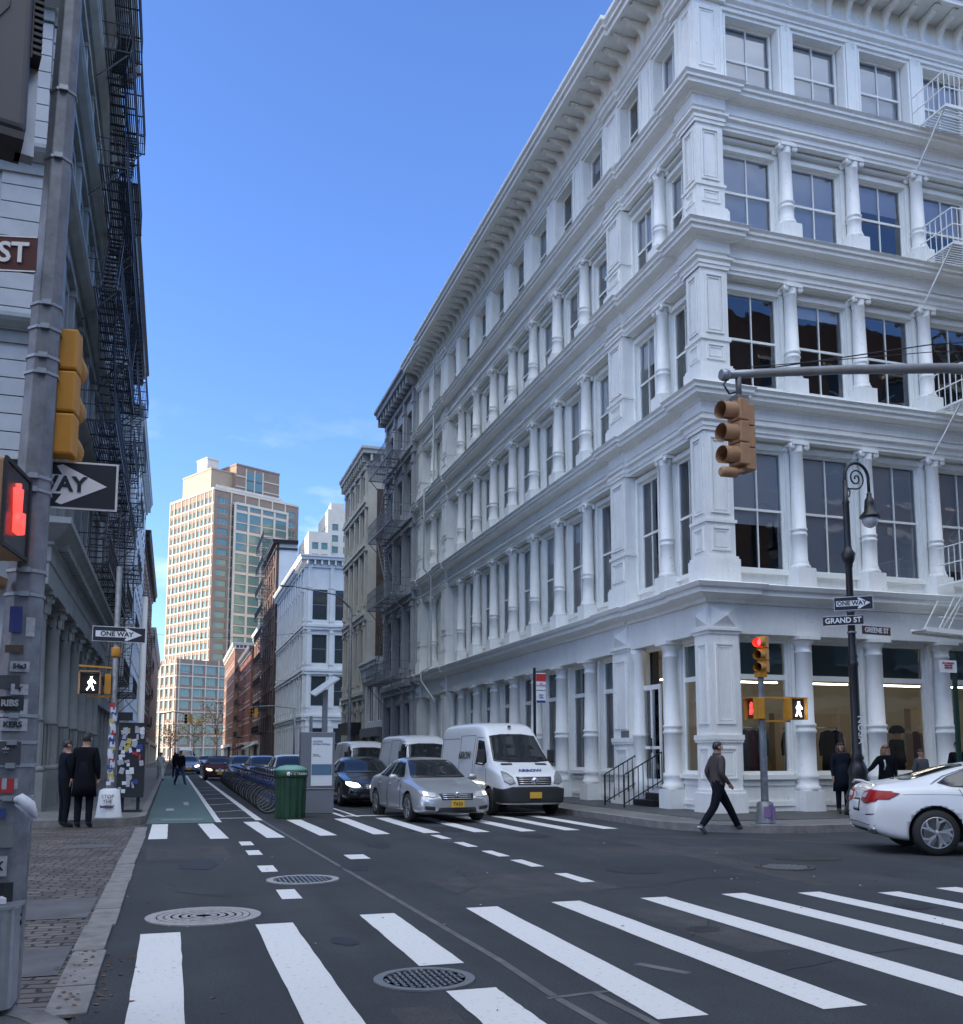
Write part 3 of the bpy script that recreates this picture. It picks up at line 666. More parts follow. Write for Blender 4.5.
for yy in (23.16,24.34):
    b=MB()
    for i in range(9):
        t=i/8; x=12.42-1.12*t; z=.75-.6*t; b.bar((x,yy,z),(x,yy,z+.85),.018)
    b.bar((12.42,yy,1.6),(11.3,yy,1.0),.03); b.bar((12.42,yy,.85),(11.3,yy,.25),.025); b.bar((11.3,yy,.15),(11.3,yy,1.0),.035)
    wb(b,'stair_railing','black')
# small plaque + standpipe
b=MB(); b.box(24.5,24.95,0,.035,1.95,2.2,TWx) ; wb(b,'plaque','giron')
# downpipe on long facade
b=MB(); b.tube([(11.92,45.25,21.2),(11.92,45.25,14.9),(11.45,45.25,14.6),(11.45,45.25,10.6),(11.8,45.25,10.2),(11.85,45.25,5.8),(11.35,45.25,5.5),(11.35,45.25,5.1),(11.7,44.6,4.3),(11.8,44.2,4.0)],.05,8); wb(b,'downpipe','lgrey')
# shop interior ---------------------------------------------
b=MB(); b.box(12.7,XE-.4,29.0,29.1,.15,5.1); b.box(XE-.4,XE-.35,20.9,29.0,.15,5.1); b.box(12.7,XE,21.0,29,4.72,4.8); wb(b,'shop_room','shopwall')
b=MB(); b.box(12.66,XE-.4,20.85,28.9,.15,.3); wb(b,'shop_floor','shopfloor')
b=MB()
for x in (14.5,17,19.6,22.4,25,28): 
    for y in (22.6,25.6): b.box(x-.75,x+.75,y-.04,y+.04,3.72,3.76)
wb(b,'ceiling_lamp','shoplamp')
b=MB(); b.box(15.0,16.4,27.2,27.5,.3,3.2); b.box(19,22,27.6,27.9,.3,2.9); b.box(24,26,27.0,27.3,.3,3.1); b.box(17.2,18.4,24.8,25.6,.3,1.0); b.box(21,22.2,24.6,25.6,.3,1.0); wb(b,'shop_partition','tancloth')
b=MB(); b.box(12.8,13.0,24.3,48.8,.15,4.7); wb(b,'inner_wall','dim')
# white fire escape on right facade
def fire_escape(parent,o,rz,levels,L,W,m,stairs=True,slat=.09,brace=True,rail=True,flip=1,drop=True):
    """local x along facade, -y outward; o=location of left end"""
    t=thing('fire_escape',None,None); t.parent=parent; t.location=o; t.rotation_euler=(0,0,rz)
    for i,z in enumerate(levels):
        b=MB(); n=int(W/slat)
        for j in range(n): y=-.08-(W-.08)*j/(n-1); b.bar((0,y,z),(L,y,z),.035,.02)
        for x in (0,L*.25,L*.5,L*.75,L): b.bar((x,0,z-.03),(x,-W,z-.03),.035,.05)
        b.bar((0,-W,z-.02),(L,-W,z-.02),.04,.09)
        b.build('platform',[m],t)
        if rail:
            b=MB()
            for hz in (.95,.5): 
                b.bar((0,0,z+hz),(0,-W,z+hz),.025); b.bar((0,-W,z+hz),(L,-W,z+hz),.025); b.bar((L,0,z+hz),(L,-W,z+hz),.025)
            nn=int(L/.17)
            for j in range(nn+1): b.bar((L*j/nn,-W,z),(L*j/nn,-W,z+.95),.016)
            for j in range(1,6):
                for x in (0,L): b.bar((x,-W*j/6,z),(x,-W*j/6,z+.95),.016)
            b.build('railing',[m],t)
        if brace:
            for x in (.05,L-.05): b=MB(); b.bar((x,-W+.1,z-.05),(x,0,z-1.15),.04); b.build('brace',[m],t)
        if stairs and i<len(levels)-1:
            z2=levels[i+1]; b=MB(); xa,xb=(L*.22,L*.78) if (i%2==0) else (L*.78,L*.22); ya=-W*.55; w=.5
            for yy in (ya-w/2,ya+w/2): b.bar((xa,yy,z+.03),(xb,yy,z2),.03,.12); b.bar((xa,yy,z+.9),(xb,yy,z2+.85),.02)
            n=int((z2-z)/.24)
            for j in range(1,n): q=j/n; b.bar((xa+(xb-xa)*q,ya-w/2,z+(z2-z)*q),(xa+(xb-xa)*q,ya+w/2,z+(z2-z)*q),.14,.015)
            b.build('stairs',[m],t)
    return t
fe=fire_escape(WB,(6.98,-.12,0),0,[5.95,10.6,14.85,18.72],6.2,1.15,'white2')
b=MB()   # counterbalanced drop stair held level above the shop windows
for yy in (-1.0,-.45): b.bar((5.7,yy,4.62),(9.6,yy,4.42),.05,.12)
for i in range(22): x=5.75+i*.18; b.bar((x,-1.0,4.62-.2*(i/22)),(x,-.45,4.62-.2*(i/22)),.16,.02)
for yy in (-1.0,-.45):
    b.bar((6.6,yy,5.45),(9.6,yy,5.3),.022); b.bar((6.6,yy,5.05),(9.6,yy,4.9),.018)
    for i in range(5): x=6.6+i*.75; b.bar((x,yy,5.45),(x-.55,yy,4.6),.022)
b.build('drop_stair',['white2'],WB)
# clothes and figures in the shop
def rail_(x0,x1,y,z=2.15):
    t=thing('clothes_rail','steel clothes rail behind shop window at x%d'%int(x0),'clothes rail',(x0,y,.3)); b=MB(); L=x1-x0
    b.bar((0,0,z-.3),(L,0,z-.3),.03); b.bar((0,0,0),(0,0,z-.3),.03); b.bar((L,0,0),(L,0,z-.3),.03); b.build('bar',['chrome'],t); return t
# ================================================================= OTHER BUILDINGS
def gbuild(name,label,x0,x1,y0,y1,H,wallm,faces,trim='lgrey',core='dark',cornice=.6,glass='fglass',frame='white2',thick=.35,base=.1,maxwin=98,cproj=None,brackets=True,group=None,kindw='hung1',cm=None,loc=None,rz=0,roofobj=None):
    """faces: list of dict(side,cols=[(c,w)],rows=[(z0,z1)],pil=width or 0,belt=[z..])"""
    ox,oy=(x0,y0) if loc is None else loc
    t=thing(name,label,'building',(ox,oy,0),rz,group)
    dx,dy=(x0,y0) if loc is None else (0,0)
    def fin(b,nm,m,**k): b.v=[(x-dx,y-dy,z) for x,y,z in b.v]; return b.build(nm,[m],t,**k)
    b=MB(); sides={f['side'] for f in faces}
    ins=thick
    b.box(x0+(ins if 'W' in sides else 0),x1-(ins if 'E' in sides else 0),y0+(ins if 'S' in sides else 0),y1-(ins if 'N' in sides else 0),0,H-.3); fin(b,'core',core if sides==set('WSEN') else wallm)
    if sides!=set('WSEN'):
        b=MB(); b.box(x0+ins*.9,x1-ins*.9,y0+ins*.9,y1-ins*.9,0,H-.35); 
    nw=0; extra=MB(); 
    for f in faces:
        sd=f['side']; T={'W':TW(x0),'E':TE(x1),'S':TS(y0),'N':TN(y1)}[sd]; a,c=(y0,y1) if sd in 'WE' else (x0,x1)
        rzz={'W':-PI/2,'E':PI/2,'S':0,'N':PI}[sd]
        if sd in 'SN' and 'W' in sides: a+=0.001
        b=MB(); cols=[(q-w/2,q+w/2) for q,w in f['cols']]
        e0=a+(.0 if sd in 'WE' else (ins if 'W' in sides else 0)); e1=c-(.0 if sd in 'WE' else (ins if 'E' in sides else 0))
        wallgrid(b,T,e0,e1,0,H-.01,cols,f['rows'],-ins,0); fin(b,'wall',f.get('mat',wallm))
        pw=f.get('pil',0)
        if pw:
            b=MB(); cs=sorted(f['cols']); mids=[(cs[i][0]+cs[i+1][0])/2 for i in range(len(cs)-1)]+[a+.35+.02,c-.35-.02]
            for m_ in mids: 
                b.box(m_-pw/2,m_+pw/2,.001,.14,.2,H-1.0,T)
                for z0,z1 in f['rows']: b.box(m_-pw/2-.05,m_+pw/2+.05,.001,.2,z1+.12,z1+.3,T); b.box(m_-pw/2-.05,m_+pw/2+.05,.001,.2,z0-.2,z0+.15,T)
            fin(b,'pilaster',trim)
        for z in f.get('belt',[]):
            b=MB(); lo=a-(0 if sd in 'WE' else .0); b.box(a-.02,c+.02,.002,.28,z-.12,z+.12,T); b.box(a-.01,c+.01,.002,.18,z-.42,z-.12,T); fin(b,'belt_course',trim)
        for q,w in f['cols']:
            for z0,z1 in f['rows']:
                px,py,pz=T(q,-ins*.6,z0)
                if nw<maxwin:
                    o=window(t,(px-dx,py-dy,pz),rzz,round(w,2),round(z1-z0,2),frame,glass,kindw,fw=.06); nw+=1
                    if f.get('sill'):
                        kk=('L',round(w,2),round(z1-z0,2),trim,ins)
                        if kk not in PROTO:
                            q_=MB(); hh=z1-z0; q_.box(-w/2-.08,w/2+.08,-ins*.6-.09,-ins*.6+.05,-.14,-.001); q_.box(-w/2-.1,w/2+.1,-ins*.6-.06,-ins*.6+.05,hh+.001,hh+.22); PROTO[kk]=q_.mesh('lintel_mesh',[trim])
                        inst(PROTO[kk],'lintel',o,(0,0,0))
                else:
                    extra.box(q-w/2+.06,q+w/2-.06,-ins*.62,-ins*.6,z0+.06,z1-.06,T)
        if f.get('shop'):
            z1=f['shop']; b=MB(); n=max(2,int((c-a)/2.6)); st=(c-a)/n
            for i in range(n): b.box(a+i*st+.2,a+(i+1)*st-.2,.005,.05,.5,z1-.7,T)
            fin(b,'shop_window','fglass'); b=MB(); b.box(a,c,.004,.35,z1-.55,z1,T)
            for i in range(n+1): q=min(max(a+i*st,a+.16),c-.16); b.box(q-.15,q+.15,.004,.2,.1,z1-.56,T)
            fin(b,'shopfront',f.get('shopm',trim))
    if extra.v: o=fin(extra,'far_panes',glass); o['kind']='stuff'
    # cornice all around visible faces
    if cornice:
        cp=cproj or cornice; b=MB()
        for f in faces:
            sd=f['side']; T={'W':TW(x0),'E':TE(x1),'S':TS(y0),'N':TN(y1)}[sd]; a,c=(y0,y1) if sd in 'WE' else (x0,x1)
            z=H-.9; b.box(a,c,.004,.16,z-.25,z,T)
            if brackets:
                n=int((c-a)/.7)
                for i in range(n+1): q=a+.12+(c-a-.24)*i/n; b.box(q-.08,q+.08,.006,cp*.7,z,z+.5,T)
        fin(b,'frieze_bracket',cm or trim)
        b=MB(); 
        if 'W' in sides and 'S' in sides:
            path=[(x0,y1),(x0,y0),(x1,y0)]
        elif 'W' in sides: path=[(x0,y1),(x0,y0)]
        elif 'E' in sides and 'S' in sides: path=[(x0,y0),(x1,y0),(x1,y1)]
        elif 'E' in sides: path=[(x1,y0),(x1,y1)]
        else: path=[(x0,y0),(x1,y0)]
        b.sweep(path,[(-.3,H-.4),(cp*.8,H-.4),(cp*.85,H-.2),(cp,H-.1),(cp,H+.06),(-.3,H+.1)]); fin(b,'cornice',cm or trim)
    b=MB(); b.box(x0+.1,x1-.1,y0+.1,y1-.1,H-.29,H-.02); fin(b,'roof','roof')
    return t
def rows(z0,h,n,p): return [(z0+i*p,z0+i*p+h) for i in range(n)]
def cols(a,b,n,w): return [(a+(b-a)*(i+.5)/n,w) for i in range(n)]
# grey cast iron neighbour
nb_=gbuild('grey_iron_building','dark grey cast iron building with bracketed cornice and fire escape, adjoining the long white facade',12.02,30,49.32,57.0,22.55,'grey',
  [dict(side='W',cols=cols(49.5,56.8,3,1.7),rows=[(1,4.3),(6.2,9.3),(10.8,13.6),(14.8,17.2),(18.7,20.6)],pil=.35,belt=[5.3,10.2,14.3,18.3])],trim='grey',cornice=.85,frame='grey')
fire_escape(nb_,(-.15,7.2,0),-PI/2,[5.6,10.1,14.2,18.1],6.4,1.05,'giron')
lb=gbuild('low_white_building','low two storey pale storefront building squeezed between grey and beige neighbours',12.0,26,57.05,62.9,7.4,'lblue',
  [dict(side='W',cols=cols(57.3,62.7,2,2.1),rows=[(3.6,6.0)],shop=3.2,shopm='giron')],trim='lblue',cornice=.5,kindw='mull3')
bz=gbuild('beige_loft_building','tall narrow beige loft building with arched-headed window bays and heavy cornice',12.05,27,63.0,71.8,22.2,'beige',
  [dict(side='W',cols=cols(63.4,71.4,4,1.15),rows=[(.9,4.4),(6.4,10.0),(11.6,15.2),(16.0,18.2),(18.9,20.7)],pil=.4,belt=[5.6,10.9,15.6,18.6]),dict(side='S',cols=[],rows=[])],trim='beige',cornice=.6,frame='grey')
b=MB(); b.box(.6,12,-.02,.0,7.5,19.5); b.build('brick_party_wall',['brickd'],bz)
b=MB(); b.box(-.9,.0,1.5,5.5,2.9,3.7); b.build('black_shop_sign',['signk'],bz)
cb=gbuild('pale_blue_corner_building','pale blue-white iron building on the next corner, two faces with big sash windows',12.3,30,97,124,21.6,'lblue',
  [dict(side='S',cols=[(13.75,1.5),(16.1,1.6),(18.4,1.6),(20.7,1.6),(23,1.6)],rows=[(1.0,3.6),(6.6,9.3),(11.0,13.9),(15.6,18.6)] and [(1.2,4.2),(6.4,9.4),(10.7,13.6),(15.1,18.2)],pil=.35,belt=[5.4,10.0,14.5],mat='lblue'),
   dict(side='W',cols=cols(97.8,123.4,11,1.2),rows=[(1.2,4.2),(6.4,9.4),(10.7,13.6),(15.1,18.2)],pil=.5,belt=[5.4,10.0,14.5])],trim='lblue',cornice=.7,frame='giron')
b=MB(); b.box(3.6,4.3,-.35,.1,6.45,6.95); b.build('air_conditioner',['cream'],cb)
dk=gbuild('dark_tenement','narrow dark brick tenement hung with black fire escapes, just past the pale blue corner building',11.9,14.6,124.2,142,29.0,'brickd',
  [dict(side='W',cols=cols(124.8,141.5,5,1.3),rows=rows(4.6,2.0,8,3.2),sill=1),dict(side='S',cols=[],rows=[],mat='lblue')],trim='brick2',cornice=.6,brackets=False,cm='black')
fire_escape(dk,(-.12,15,0),-PI/2,[4.4+3.2*i for i in range(9)],12,1.3,'black',slat=.15)
r1=gbuild('brown_brick_house','brown brick walk-up with white window lintels beyond the black fire escapes',12.0,26,142.3,158,20.5,'brick2',
  [dict(side='W',cols=cols(143,157.5,5,1.2),rows=rows(4.8,1.9,5,3.0),sill=1,shop=3.6),dict(side='S',cols=[],rows=[])],trim='cream',cornice=.5,cm='lblue')
r2=gbuild('red_brick_house','red brick walk-up far along the right side of the street',11.6,26,158.4,185,19.0,'brick',
  [dict(side='W',cols=cols(159,184.5,8,1.2),rows=rows(4.8,1.9,5,2.8),sill=1,shop=3.6),dict(side='S',cols=[],rows=[])],trim='cream',cornice=.5,cm='giron')
fire_escape(r2,(-.1,20,0),-PI/2,[4.6+2.8*i for i in range(5)],9,1.2,'black',slat=.2)
r3=gbuild('orange_brick_house','orange brick corner house closest to the tower, right side',10.6,26,186,222,22.5,'brick3',
  [dict(side='W',cols=cols(187,221,10,1.3),rows=rows(4.8,1.9,6,2.9),sill=1,shop=3.6),dict(side='S',cols=[],rows=[])],trim='cream',cornice=.5,cm='cream')
# ---------------- left row
LX=-3.6
la=gbuild('grey_classical_building','tall grey building on the left with fluted ground floor columns and a heavy dentilled cornice',LX-26,LX,25.5,45.8,34.0,'lrow',
  [dict(side='E',cols=cols(26.4,45.4,7,1.5),rows=[(.9,5.0),(8.3,11.2),(12.9,15.8),(17.4,20.2),(21.6,24.4),(25.8,28.4),(29.6,32)],pil=.45,belt=[12.1,16.6,20.9,25.1,29.1]),
   dict(side='S',cols=[(LX-1.95-2.9*i,1.6) for i in range(6)],rows=[(1.4,4.8),(8.3,11.2),(12.9,15.8),(17.4,20.2),(21.6,24.4),(25.8,28.4),(29.6,32)],belt=[7.2,12.1,16.6,20.9,25.1,29.1],mat='grey')],trim='lrow',cornice=1.0)
ex=LX-(LX-26); X0,Y0=LX-26,25.5
for y in [26.2+3.05*i for i in range(7)]:
    b=MB(); lx=-3.32-X0; ly=y-Y0
    b.box(lx-.33,lx+.33,ly-.33,ly+.33,.1,1.1)
    b.lathe([(.30,1.1),(.32,1.18),(.27,1.25)],c=(lx,ly,0),n=16); n=16
    fl=[]
    for k in range(32):
        r=.255 if k%2 else .225; fl.append((r,k))
    vs=[];
    for z,s in ((1.25,1),(2.35,1)):
        for r,k in fl: a=2*PI*k/32; vs.append((lx+r*s*math.cos(a),ly+r*s*math.sin(a),z))
    b.add(vs,[(k,(k+1)%32,32+(k+1)%32,32+k) for k in range(32)])
    b.lathe([(.26,2.35),(.26,2.42),(.225,2.45),(.19,4.9),(.22,4.95),(.20,5.0),(.25,5.2),(.24,5.25),(.31,5.45),(.33,5.5)],c=(lx,ly,0),n=18)
    for k in range(8):
        a=2*PI*k/8; 
        b.cbox((lx+.25*math.cos(a),ly+.25*math.sin(a),5.15),(.07,.1,.22),Matrix.Rotation(a,3,'Z')); b.cbox((lx+.31*math.cos(a),ly+.31*math.sin(a),5.36),(.09,.1,.1),Matrix.Rotation(a,3,'Z'))
    b.box(lx-.36,lx+.36,ly-.36,ly+.36,5.5,5.6); b.build('column',['lrow'],la)
b=MB(); b.sweep([(LX-X0-9,0),(LX-X0,0),(LX-X0,20.3)],[(.004,5.6),(.62,5.6),(.62,6.1),(.66,6.15),(.66,6.5),(.72,6.55),(.72,6.62),(1.05,6.95),(1.12,7.0),(1.12,7.15),(.004,7.25)])
for i in range(56): y=.2+i*.36; b.box(LX-X0+.73,LX-X0+.95,y,y+.18,6.58,6.74)
b.build('lower_cornice',['lrow'],la)
b=MB()   # rusticated corner piers
for i in range(56):
    z=7.6+i*.46
    if z<33: b.box(LX-X0-1.0,LX-X0-.02,-.10,-.003,z,z+.43); b.box(LX-X0-.0,LX-X0+.13,.0,1.0,z,z+.40)
b.build('rusticated_pier',['grey'],la)
b=MB()
for z in (12.1,16.6,20.9,25.1,29.1): b.sweep([(LX-X0-12,0),(LX-X0,0),(LX-X0,20.3)],[(.29,z-.1),(.5,z+.02),(.58,z+.1),(.58,z+.2),(.29,z+.25)])
b.build('string_cornice',['lrow'],la)
fire_escape(la,(LX-X0+.3,7.0,0),PI/2,[7.6,12.3,16.8,21.1,25.3,29.3],6.0,1.15,'black',slat=.075)
fire_escape(la,(LX-X0+.3,13.6,0),PI/2,[7.6,12.3,16.8,21.1,25.3,29.3],5.6,1.1,'black',slat=.075)
lb2=gbuild('dark_iron_building','dark building hung with black iron fire escapes, second on the left',LX-24,LX-.1,45.85,70,28.4,'giron',
  [dict(side='E',cols=cols(46.3,69.6,9,1.4),rows=rows(5.6,2.4,6,3.8),pil=.3,shop=4.4)],trim='grey',cornice=1.2,cm='black')
for q in (3.0,14.5): fire_escape(lb2,(24.0,q,0),PI/2,[5.2+3.8*i for i in range(6)],6.5,1.25,'black',slat=.08)
lc=gbuild('whitewashed_building','whitewashed side wall building, third on the left',LX-22,LX+.35,70.2,98,26,'lblue',
  [dict(side='E',cols=cols(70.8,97.4,9,1.3),rows=rows(5.4,2.2,6,3.3),shop=4.2,sill=1),dict(side='S',cols=[],rows=[])],trim='lgrey',cornice=.6)
ld=gbuild('left_brick_house','dark red brick house with cornice far along the left side',LX-22,LX,106,150,25,'brick2',
  [dict(side='E',cols=cols(106.6,149,13,1.3),rows=rows(5.0,2.0,6,3.1),shop=3.8,sill=1),dict(side='S',cols=cols(LX-20,LX-1,6,1.3),rows=rows(5.0,2.0,4,3.1))],trim='cream',cornice=.7,cm='black')
fire_escape(ld,(22.05,4,0),PI/2,[4.8+3.1*i for i in range(4)],8,1.2,'black',slat=.2)
le=gbuild('tan_far_house','tan masonry block at the far end of the left side',LX-24,LX+.2,152,215,20.5,'tbrick',
  [dict(side='E',cols=cols(153,214,14,1.3),rows=rows(4.6,2.0,3,3.2),shop=3.6),dict(side='S',cols=cols(LX-20,LX-1,6,1.3),rows=rows(4.6,2.0,3,3.2))],trim='cream',cornice=.5)
lf=gbuild('pink_slab_building','distant pinkish apartment slab rising left of the tower',-56,-11.4,362,392,61,'tbrick',
  [dict(side='E',cols=cols(363,391,8,1.8),rows=rows(4,1.5,18,3.15)),dict(side='S',cols=cols(-55,-12,11,2.0),rows=rows(4,1.5,18,3.15))],trim='stone',cornice=.0,glass='tglass',kindw='plain')
# ---------------- tower (rotated)
TD=290.
def towerpt():
    x,y,z=ray_(209.5,640); t=TD/y; return x*t,y*t
YAW=math.atan(309.5/math.hypot(964,113)); PIT=math.atan(113/964.)
def ray_(u,v):
    a=(u-481.5)/964.; b=-(v-642.)/964.
    f=math.cos(PIT)-b*math.sin(PIT); z=math.sin(PIT)+b*math.cos(PIT)
    return a*math.cos(YAW)+f*math.sin(YAW), -a*math.sin(YAW)+f*math.cos(YAW), z
tx,ty=towerpt()
TR=R(28.0)  # tower turned against the street grid
tw=thing('apartment_tower','tall brick and precast apartment tower with teal windows closing the street, stepped top','building',(tx,ty,0),TR)
W2,D2,TH=30.,26.5,85.5
def towblock(x0,x1,y0,y1,z0,z1,fl,nS,nW,wS,wW,skinW='stone'):
    b=MB(); b.box(x0+.3,x1-.3,y0+.3,y1-.3,z0,z1-.2); b.build('core',['dark'],tw)
    rr=[(z0+1.0+i*fl,z0+1.0+i*fl+fl*.58) for i in range(int((z1-z0-.6)/fl))]
    cS=cols(x0+.6,x1-.6,nS,wS); cW=cols(y0+.6,y1-.6,nW,wW)
    b=MB(); wallgrid(b,TS(y0),x0+.3,x1,z0,z1,[(c-w/2,c+w/2) for c,w in cS],rr,-.3,0); b.build('wall',['tbrick'],tw)
    b=MB(); wallgrid(b,TW(x0),y0,y1,z0,z1,[(c-w/2,c+w/2) for c,w in cW],rr,-.3,0); b.build('wall',['tbrick'],tw)
    b=MB(); b.box(x1-.3,x1-.001,y0+.001,y1,z0,z1); b.box(x0+.301,x1-.3,y1-.3,y1,z0,z1); b.build('wall',['tbrick'],tw)
    # precast grid: vertical fins & sill bands
    b=MB(); 
    for i,(c,w) in enumerate(cW):
        b.box(c-w/2-(.45 if i%2==0 else .36),c-w/2-(.12 if i%2==0 else .2),.002,.2 if i%2==0 else .12,z0,z1,TW(x0))
    b.box(y1-.4,y1,.002,.2,z0,z1,TW(x0)); 
    for r0,r1 in rr: b.box(y0,y1,.003,.10,r0-.42,r0-.04,TW(x0))
    b.box(y0+.0,y1,.003,.22,z1-.5,z1+.2,TW(x0)); b.build('precast_grid',['stone'],tw)
    b=MB()
    for i,(c,w) in enumerate(cS):
        if i in (1,2,3,4,5): b.box(c-w/2-.5,c-w/2-.1,.002,.2,z0,z1,TS(y0))
    for r0,r1 in rr[::1]: b.box(x0+5.3 if x0<1 else x0,x1-3.5,.003,.09,r0-.4,r0-.12,TS(y0))
    b.box(x0,x1,.003,.22,z1-.5,z1+.2,TS(y0)); b.build('precast_grid',['stone'],tw)
    return rr,cS,cW
rr,cS,cW=towblock(0,W2,0,D2,0,80.4,3.13,6,11,3.6,1.62)
nw=0; far=MB()
fr,gl,_=winproto(3.6,1.82,'stone','tglass','mull3',.08); fr2,gl2,_=winproto(1.62,1.82,'stone','tglass','plain',.1)
for ri,(r0,r1) in enumerate(reversed(rr)):
    for c,w in cS:
        if nw<50: o=inst(fr,'window',tw,(c,.18,r0),0); inst(gl,'pane',o,(0,0,0)); nw+=1
        else: far.box(c-w/2,c+w/2,-.2,-.16,r0,r1,TS(0))
    for c,w in cW:
        if nw<98: o=inst(fr2,'window',tw,(.18,c,r0),-PI/2); inst(gl2,'pane',o,(0,0,0)); nw+=1
        else: far.box(c-w/2,c+w/2,-.2,-.16,r0,r1,TW(0))
for i in range(25):   # mullions for the stuff panes are part of the same mesh as slim piers
    pass
o=far.build('far_windows',['tglass'],tw); o['kind']='stuff'
b=MB(); b.box(6.5,W2-5,-1.2,.0,2,76.3); b.build('bay_front',['tglass'],tw)
b=MB()
for x in (6.4,11,15.6,20.2,W2-5.1): b.box(x-.35,x+.35,-1.45,-1.19,2,76.5)
for i in range(24):
    z=2+i*3.13; b.box(6.2,W2-4.8,-1.34,-1.18,z,z+(.8 if i%2 else .28))
b.box(6.2,W2-4.8,-1.5,0,76.31,77.1); b.build('bay_grid',['stone'],tw)
b=MB(); 
for i in range(24): z=2+i*3.13; b.box(6.75,W2-5.3,-1.26,-1.17,z+.8 if i%2 else z+.28,z+(1.25 if i%2 else .6)); 
b.build('bay_spandrel',['tbrick'],tw)
# stepped crown
def crown(x0,x1,y0,y1,z0,z1,m):
    b=MB(); b.box(x0,x1,y0,y1,z0,z1); b.box(x0-.15,x1+.15,y0-.15,y1+.15,z1,z1+.5); return b.build('crown_block',[m],tw)
crown(9,24.5,3,16,80.6,90.0,'tbrick'); crown(1.6,9,5,22,80.6,87.5,'tanm'); crown(3.5,7.5,11,17,88.5,92.5,'cream')
b=MB(); 
for z in (83.2,86.5): b.box(8.9,24.6,2.86,2.99,z,z+.35)
for x in (12.4,15.4,18.4): b.box(x-.2,x+.2,2.82,2.98,82.4,89.4)
b.build('crown_band',['stone'],tw)
b=MB()
for x in (13.9,16.9):
    for z in (82.9,86.0): b.box(x-1.25,x+1.25,2.80,2.96,z,z+2.6)
b.build('crown_window',['tglass'],tw)
b=MB()
for i in range(12): b.box(.8,24,.5,.56,80.9,81.7) if i==0 else b.box(.8+i*2,.86+i*2,.5,.56,81.7,81.9)
b.build('parapet_rail',['cream'],tw)
# podium
pd=gbuild('brick_podium_building','lower brick and glass wing standing in front of the apartment tower',0,24,0,14,26.5,'tbrick',
  [dict(side='W',cols=cols(.6,13.4,5,1.8),rows=rows(1.2,2.1,8,3.1)),dict(side='S',cols=cols(.6,23.5,6,2.9),rows=rows(1.2,2.1,8,3.1))],trim='stone',cornice=.0,glass='tglass',kindw='mull3',frame='stone',
  loc=(ray_(174,740)[0]*262/ray_(174,740)[1],262),rz=TR)
b=MB()
for i in range(9): b.box(-.1,24.1,-.1,-.003,.2+i*3.1,.5+i*3.1); b.box(-.1,-.003,0,14,.2+i*3.1,.5+i*3.1)
for q in cols(.6,23.5,6,2.9): b.box(q[0]-1.95,q[0]-1.6,-.16,-.101,0,26.6)
for q in cols(.6,13.4,5,1.8): b.box(-.16,-.101,q[0]-1.35,q[0]-1.0,0,26.6)
b.build('precast_grid',['stone'],pd)
# distant white towers
def simple_tower(name,label,x0,x1,y0,y1,H,m,fl=3.4,g='tglass'):
    t=gbuild(name,label,x0,x1,y0,y1,H,m,[dict(side='W',cols=cols(y0+1,y1-1,5,2.2),rows=rows(3,2.0,int(H/fl)-1,fl)),dict(side='S',cols=cols(x0+.6,x1-.6,int((x1-x0)/3),1.8),rows=rows(3,2.0,int(H/fl)-1,fl))],trim=m,cornice=0,glass=g,kindw='plain'); return t
simple_tower('white_glass_block','distant white block behind the pale blue corner building, lower of two',35.5,42,276,300,66,'cream')
simple_tower('white_tower','distant bright white tower with stepped top behind the beige building',41.5,56,280,300,74,'cream')
b=MB(); b.box(43,47,284,292,74,77); b.v=[(x-41.5,y-280,z) for x,y,z in b.v]; b.build('rooftop_box',['cream'],bpy.data.objects['white_tower'])
gbuild('left_rear_sun_blocker','plain brick block added behind the left row, beyond the cross street, to block sun',-70,-40,88,135,34,'brick2',
  [dict(side='E',cols=cols(90,133,12,1.5),rows=rows(4.6,2.2,8,3.5))],trim='cream',cornice=0)  # unseen block, added to stop sun coming through the cross street gap
# buildings behind the photographer: near corner houses plus an added side street sun blocker; they shade the street and fill the reflections
gbuild('near_left_loft_building','low grey loft building on the near left corner behind the photographer',-34,LX-.2,-30,2.6,12,'lgrey',
  [dict(side='E',cols=cols(-29,2,9,1.6),rows=rows(5.6,2.4,2,3.4),pil=.4,belt=[5],shop=4.4),dict(side='N',cols=cols(-33,-4.5,9,1.6),rows=rows(5.6,2.4,2,3.4),belt=[5])],trim='lgrey',cornice=.0)
gbuild('side_street_sun_blocker','long tall brick sun blocker added along the cobbled side street, left of the picture',-200,LX-26.2,25.6,50,36,'brickd',
  [dict(side='S',cols=cols(-198,-31,24,1.8),rows=rows(4.6,2.4,4,7.2),sill=1)],trim='cream',cornice=.8)  # added out of view, drawn out long and tall to keep sun off the street
gbuild('near_right_brick_building','red brick loft across the side street, reflected in the white building windows',13.0,60,-30,4.5,22.0,'brickd',
  [dict(side='W',cols=cols(-29,4,9,1.6),rows=rows(5.6,2.4,4,3.9),shop=4.2,sill=1),dict(side='N',cols=cols(14,59,13,1.6),rows=rows(5.6,2.4,4,3.9),sill=1,shop=4.2)],trim='cream',cornice=0)
